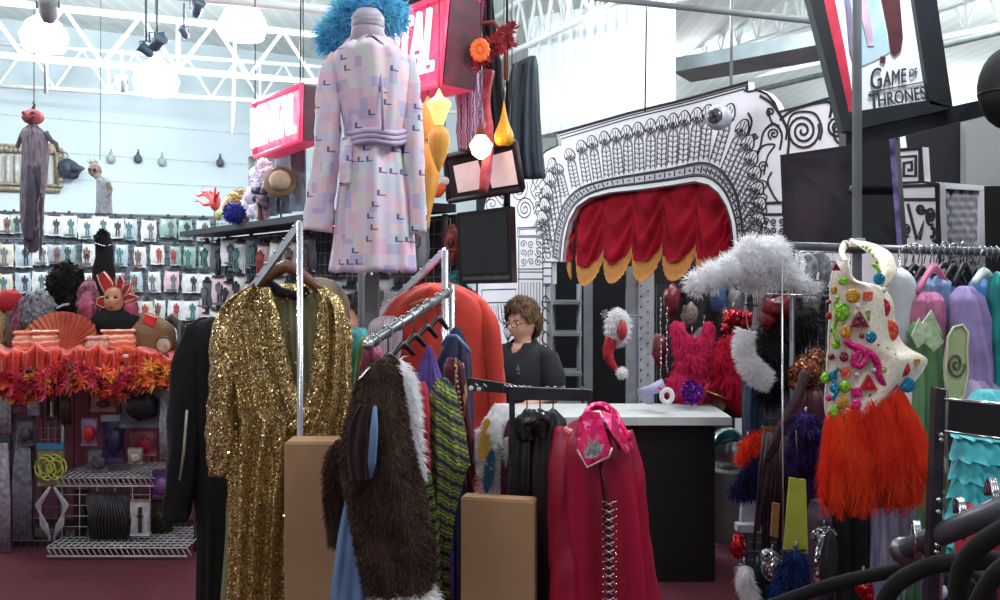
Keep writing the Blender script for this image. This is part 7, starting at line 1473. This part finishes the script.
# ================================================================ people
skin = mat('skin', (226, 174, 152), (216, 160, 138), rough=.5, scale=8)
def person(loc, yaw, H, label, stout=1.0, shirt=(28, 30, 40), trousers=(30, 30, 38), hairc=(122, 88, 62), glasses=True, headyaw=0, pitch=0, long_hair=False, arms='counter', logo=True):
    t = thing('person', label, 'person', (0, 0, 0)); s = H/1.6
    V = lambda x, y, z: Vector((x*s, y*s, z*s))
    b = MB()
    def limb(pts, rs, n=14): b.tube([V(*p) for p in pts], [r*s for r in rs], n); [b.ball(V(*p), r*s*.99, 10) for p, r in zip(pts, rs)]
    w = stout
    # trunk
    b.lathe([(.10*w, .78), (.17*w, .84), (.18*w, .92), (.165*w, 1.0), (.165*w, 1.08), (.175*w, 1.16), (.17*w, 1.24), (.12*w, 1.31), (.05, 1.345)] if s == 1 else [(r*s*w, z*s) for r, z in ((.10, .78), (.17, .84), (.18, .92), (.165, 1.0), (.165, 1.08), (.175, 1.16), (.17, 1.24), (.12, 1.31), (.05, 1.345))], (0, 0, 0), 24, sq=.72)
    for sg in (-1, 1):
        b.ball(V(sg*.08*w, -.075*w, 1.14), .07*s*w, 12)
        limb([(sg*.09*w, 0, .80), (sg*.095, -.01, .46), (sg*.10, .01, .08)], [.085*w, .058, .038])
        b.ball(V(sg*.105, -.05, .035), (.042*s, .11*s, .035*s), 12)
        if arms == 'counter': A = [(sg*.175*w, 0, 1.235), (sg*.235*w, -.02, 1.0), (sg*.16*w, -.22, .97)]
        else: A = [(sg*.185*w, 0, 1.26), (sg*.22*w, .01, 1.0), (sg*.21*w, -.03, .78)]
        limb(A, [.058*w, .045*w, .027])
        e, h = Vector(A[1]), Vector(A[2]); d = (h-e).normalized(); pc = h+d*.045; sd = Vector((sg, 0, 0)); sd = (sd-d*sd.dot(d)).normalized() if abs(d.x) < .95 else Vector((0, 0, 1)); dn = d.cross(sd)
        b.ball(V(*pc), (.038*s, .045*s, .018*s) if arms == 'counter' else (.018*s, .038*s, .045*s), 12)
        for i, (o, L) in enumerate(((-.027, .062), (-.009, .074), (.009, .07), (.026, .055))):
            p0 = pc+d*.03+sd*o; p1 = p0+d*L*.5+Vector((0, 0, -.004)); p2 = p1+d*L*.5+Vector((0, 0, -.016))
            b.tube([V(*p0), V(*p1), V(*p2)], [.0095*s, .009*s, .0075*s], 8); b.ball(V(*p2), .0078*s, 8)
        p0 = pc-sd*.03*sg*sg-d*.01; b.tube([V(*p0), V(*(p0-sd*.025+d*.03)), V(*(p0-sd*.03+d*.055))], [.012*s, .0105*s, .0085*s], 8)
    b.tube([V(0, .01, 1.28), V(0, -.005, 1.40)], [.062*s, .055*s], 16)
    # head, facing -Y, then turned
    hc = Vector((0, -.01, 1.475)); HR = Matrix.Rotation(headyaw, 3, 'Z') @ Matrix.Rotation(pitch, 3, 'X')
    HV = lambda x, y, z: (hc+HR @ (Vector((x, y, z))*1.10))*s
    m = MB()
    def head(u, v):
        a = 2*pi*u; q = pi*v; x, y, z = sin(q)*sin(a), -sin(q)*cos(a), cos(q)
        jaw = 1-.30*max(0, -z)**1.5
        px, py, pz = .078*x*jaw, .098*y*(1-.12*max(0, -z)), .118*z
        if y < 0:
            f = -y
            py -= .038*math.exp(-((px/.012)**2+((pz+.012)/.022)**2)); py -= .010*math.exp(-((px/.010)**2+((pz-.012)/.03)**2))
            py -= .012*math.exp(-((px/.026)**2+((pz+.055)/.012)**2)); py += .007*math.exp(-((px/.03)**2+((pz+.055)/.0035)**2))
            py -= .014*math.exp(-((px/.03)**2+((pz+.098)/.018)**2)); py -= .006*math.exp(-((px/.05)**2+((pz-.032)/.010)**2))
            for sg in (-1, 1):
                py += .013*math.exp(-(((px-sg*.031)/.017)**2+((pz-.010)/.013)**2)); py -= .009*math.exp(-(((px-sg*.045)/.022)**2+((pz+.03)/.025)**2))
        return HV(px, py, pz)
    b.grid(head, 60, 48); 
    for sg in (-1, 1):
        b.ball(HV(sg*.077, .008, -.008), (.009*s, .018*s, .028*s), 12, rot=HR)
    body = sub(build('body', b, skin, t))
    rm = body.modifiers.new('one_surface', 'REMESH'); rm.mode = 'VOXEL'; rm.voxel_size = .0065; rm.use_smooth_shade = True
    sm = body.modifiers.new('soften', 'SMOOTH'); sm.factor = .5; sm.iterations = 2
    # eyes, brows, lips
    e = MB(); ir = MB(); br = MB()
    for sg in (-1, 1):
        e.ball(HV(sg*.031, -.076, .010), .0125*s, 12); ir.ball(HV(sg*.031, -.0865, .010), .0052*s, 10)
        br.tube([HV(sg*(.016+.012*i), -.096+.004*i*i, .030+.004*(1-abs(i-1))) for i in range(3)], .0035*s, 6)
    build('eyes', e, mat('eye_white', (226, 222, 220), rough=.3), t, kind='stuff'); build('irises', ir, mat('iris_brown', (60, 44, 36), rough=.2), t, kind='stuff'); build('eyebrows', br, mat('brow', (104, 76, 56), rough=.8), t, kind='stuff')
    build('lips', MB().ball(HV(0, -.103, -.056), (.022*s, .008*s, .0075*s), 12, rot=HR), mat('lips', (176, 92, 88), rough=.4), t)
    # hair
    hm = mat('hair_%d' % hairc[0], hairc, tuple(x*.62 for x in hairc), rough=.75, scale=70, stretch=(1, 1, .35), bmp=.6)
    h = MB()
    def hair(u, v):
        a = 2*pi*u; d = math.degrees(abs((a+pi) % (2*pi)-pi)); sm_ = lambda e0, e1: (lambda k: k*k*(3-2*k))(max(0, min(1, (d-e0)/(e1-e0))))
        zl = .62+.06*sin(d*.35)-.50*sm_(38, 72)-.80*sm_(92, 120)-(.25*sm_(100, 120) if long_hair else 0); q = math.acos(max(-.97, zl))*v
        x, y, z = sin(q)*sin(a), -sin(q)*cos(a), cos(q)
        r = 1.12+.12*noise.noise(Vector((sin(a)*2, q*3, cos(a)*2)))+.14*max(0, z)+.06*noise.noise(Vector((sin(a)*9, q*13, cos(a)*9)))
        return HV(.084*x*r, .104*y*r+.006, .120*z*r+(0 if not long_hair else -.05*v))
    h.grid(hair, 64, 26, thick=(0, 0, 0)); hb = build('hair', h, hm, t)
    so = hb.modifiers.new('thickness', 'SOLIDIFY'); so.thickness = .012*s
    hp = pile(h, 2600, .034*s, .0022, .35, 11, .8, front=False, curl=.4); build('hair_locks', hp, hm, t, kind='stuff')
    if glasses:
        g = MB()
        for sg in (-1, 1):
            g.tube([HV(sg*.033+.024*cos(k*pi/8)*1, -.112, .006+.016*sin(k*pi/8)) for k in range(16)], .0022*s, 6, closed=True)
            g.tube([HV(sg*.057, -.110, .012), HV(sg*.082, -.05, .012), HV(sg*.084, .01, .008)], .0024*s, 6)
        g.tube([HV(-.009, -.114, .008), HV(0, -.118, .012), HV(.009, -.114, .008)], .002*s, 6)
        build('glasses', g, mat('glasses_red_brown', (92, 34, 40), rough=.3), t)
    # shirt: slightly larger copy of trunk and upper arms with an open neck
    sh = MB(); m1 = mat('shirt_%d' % shirt[0], shirt, tuple(x*.75 for x in shirt), rough=.85, scale=10)
    prof = [(.19, .80), (.198, .9), (.188, 1.0), (.192, 1.08), (.200, 1.16), (.198, 1.22), (.190, 1.275), (.142, 1.322), (.092, 1.345)]
    vs = []; n = 40
    for i, (r, z) in enumerate(prof):
        for k in range(n):
            a = 2*pi*k/n; fr = max(0, -sin(a)); bust = .075*fr*math.exp(-((z-1.15)/.09)**2); fold = .005*sin(a*7+z*30)
            dip = .10*max(0, 1-abs(a-1.5*pi)/.5) if i == len(prof)-1 else .05*max(0, 1-abs(a-1.5*pi)/.4) if i == len(prof)-2 else 0
            vs.append(V(cos(a)*r*w, sin(a)*(r*.74*w+bust+fold), z-dip))
    sh.add(vs, [(i*n+k, i*n+(k+1) % n, (i+1)*n+(k+1) % n, (i+1)*n+k) for i in range(len(prof)-1) for k in range(n)])
    for sg in (-1, 1):
        sh.tube([V(sg*.12*w, 0, 1.27), V(sg*.185*w, 0, 1.235), V(sg*.225*w, -.005, 1.14), V(sg*.238*w, -.012, 1.03)], [.062*s*w, .078*s*w, .078*s*w, .074*s*w], 18)
        if arms != 'counter': pass
    so = build('shirt', sh, m1, t); sub(so)
    col_ = MB()
    for sg in (-1, 1):
        pts = [V(0+sg*.004, -.150, 1.215), V(sg*.045, -.135, 1.25), V(sg*.085, -.075, 1.33), V(sg*.075, .03, 1.375), V(0, .075, 1.385)]
        outp = [V(sg*.045, -.172, 1.195), V(sg*.10, -.135, 1.25), V(sg*.125, -.06, 1.30), V(sg*.105, .05, 1.33), V(0, .105, 1.335)]
        col_.add(pts+outp+[p+Vector((0, .006, -.006)) for p in pts+outp], [(i, i+1, i+6, i+5) for i in range(4)]+[(i+10, i+15, i+16, i+11) for i in range(4)]+[(i, i+10, i+11, i+1) for i in range(4)]+[(i+5, i+6, i+16, i+15) for i in range(4)])
    build('collar', col_, m1, so)
    if logo:
        lg = MB(); L = V(.085*w, -.2, 1.175)
        lg.box(L+Vector((0, 0, .012)), (.022, .006, .02)); lg.box(L+Vector((0, 0, -.012)), (.03, .006, .008)); lg.box(L+Vector((.002, 0, .03)), (.012, .006, .01)); build('chest_emblem', lg, mat('emblem_grey', (130, 136, 144), (70, 74, 84), rough=.6, scale=160), so)
    tr = MB(); m2 = mat('trousers', trousers, rough=.9)
    tr.lathe([(.19*w*s, .86*s), (.195*w*s, .78*s), (.17*w*s, .70*s)], (0, 0, 0), 24, sq=.76)
    for sg in (-1, 1): tr.tube([V(sg*.085*w, 0, .80), V(sg*.095, -.005, .46), V(sg*.10, .01, .09)], [.102*s*w, .078*s, .062*s], 16)
    build('trousers', tr, m2, t)
    for sg in (-1, 1): build('shoe', MB().ball(V(sg*.105, -.055, .042), (.05*s, .13*s, .042*s), 14), blackplastic, t)
    t.location = loc; t.rotation_euler = (0, 0, yaw)
    for o in t.children:  # parts were modelled about the person's own origin
        pass
    return t
for sc_ in (1,):
    p_ = P(523, 300, 5.42); person((p_.x, 5.42, 0), -math.radians(34), 1.525, 'stout woman with short brown hair and glasses in a black polo shirt behind the counter', stout=1.04, headyaw=-math.radians(8), pitch=math.radians(8))
    p_ = P(358, 300, 5.2); person((p_.x, 5.2, 0), -math.radians(42), 1.55, 'dark haired shopper glimpsed between the gold robe and the steel post', stout=1.0, shirt=(92, 52, 62), hairc=(46, 34, 32), glasses=False, arms='down', logo=False)
# ================================================================ camera and output
cam = bpy.data.cameras.new('Camera'); cam.lens = 36*F/1000; cam.sensor_width = 36; cam.shift_y = (HY-300)/1000
co = bpy.data.objects.new('Camera', cam); COL.objects.link(co); co.location = (0, 0, CZ); co.rotation_euler = (pi/2, 0, 0)
cam.clip_start = .05; cam.clip_end = 100
SC.camera = co
SC.view_settings.view_transform = 'Standard'; SC.view_settings.look = 'None'; SC.view_settings.gamma = 1
SC.view_settings.use_curve_mapping = False; SC.view_settings.exposure = 0.0
SC.cycles.use_denoising = True; SC.cycles.max_bounces = 6; SC.cycles.sample_clamp_indirect = 4
for o in ROOTS:
    if '_w' in o: del o['_w']
for o in bpy.data.objects:
    if '_w' in o: del o['_w']
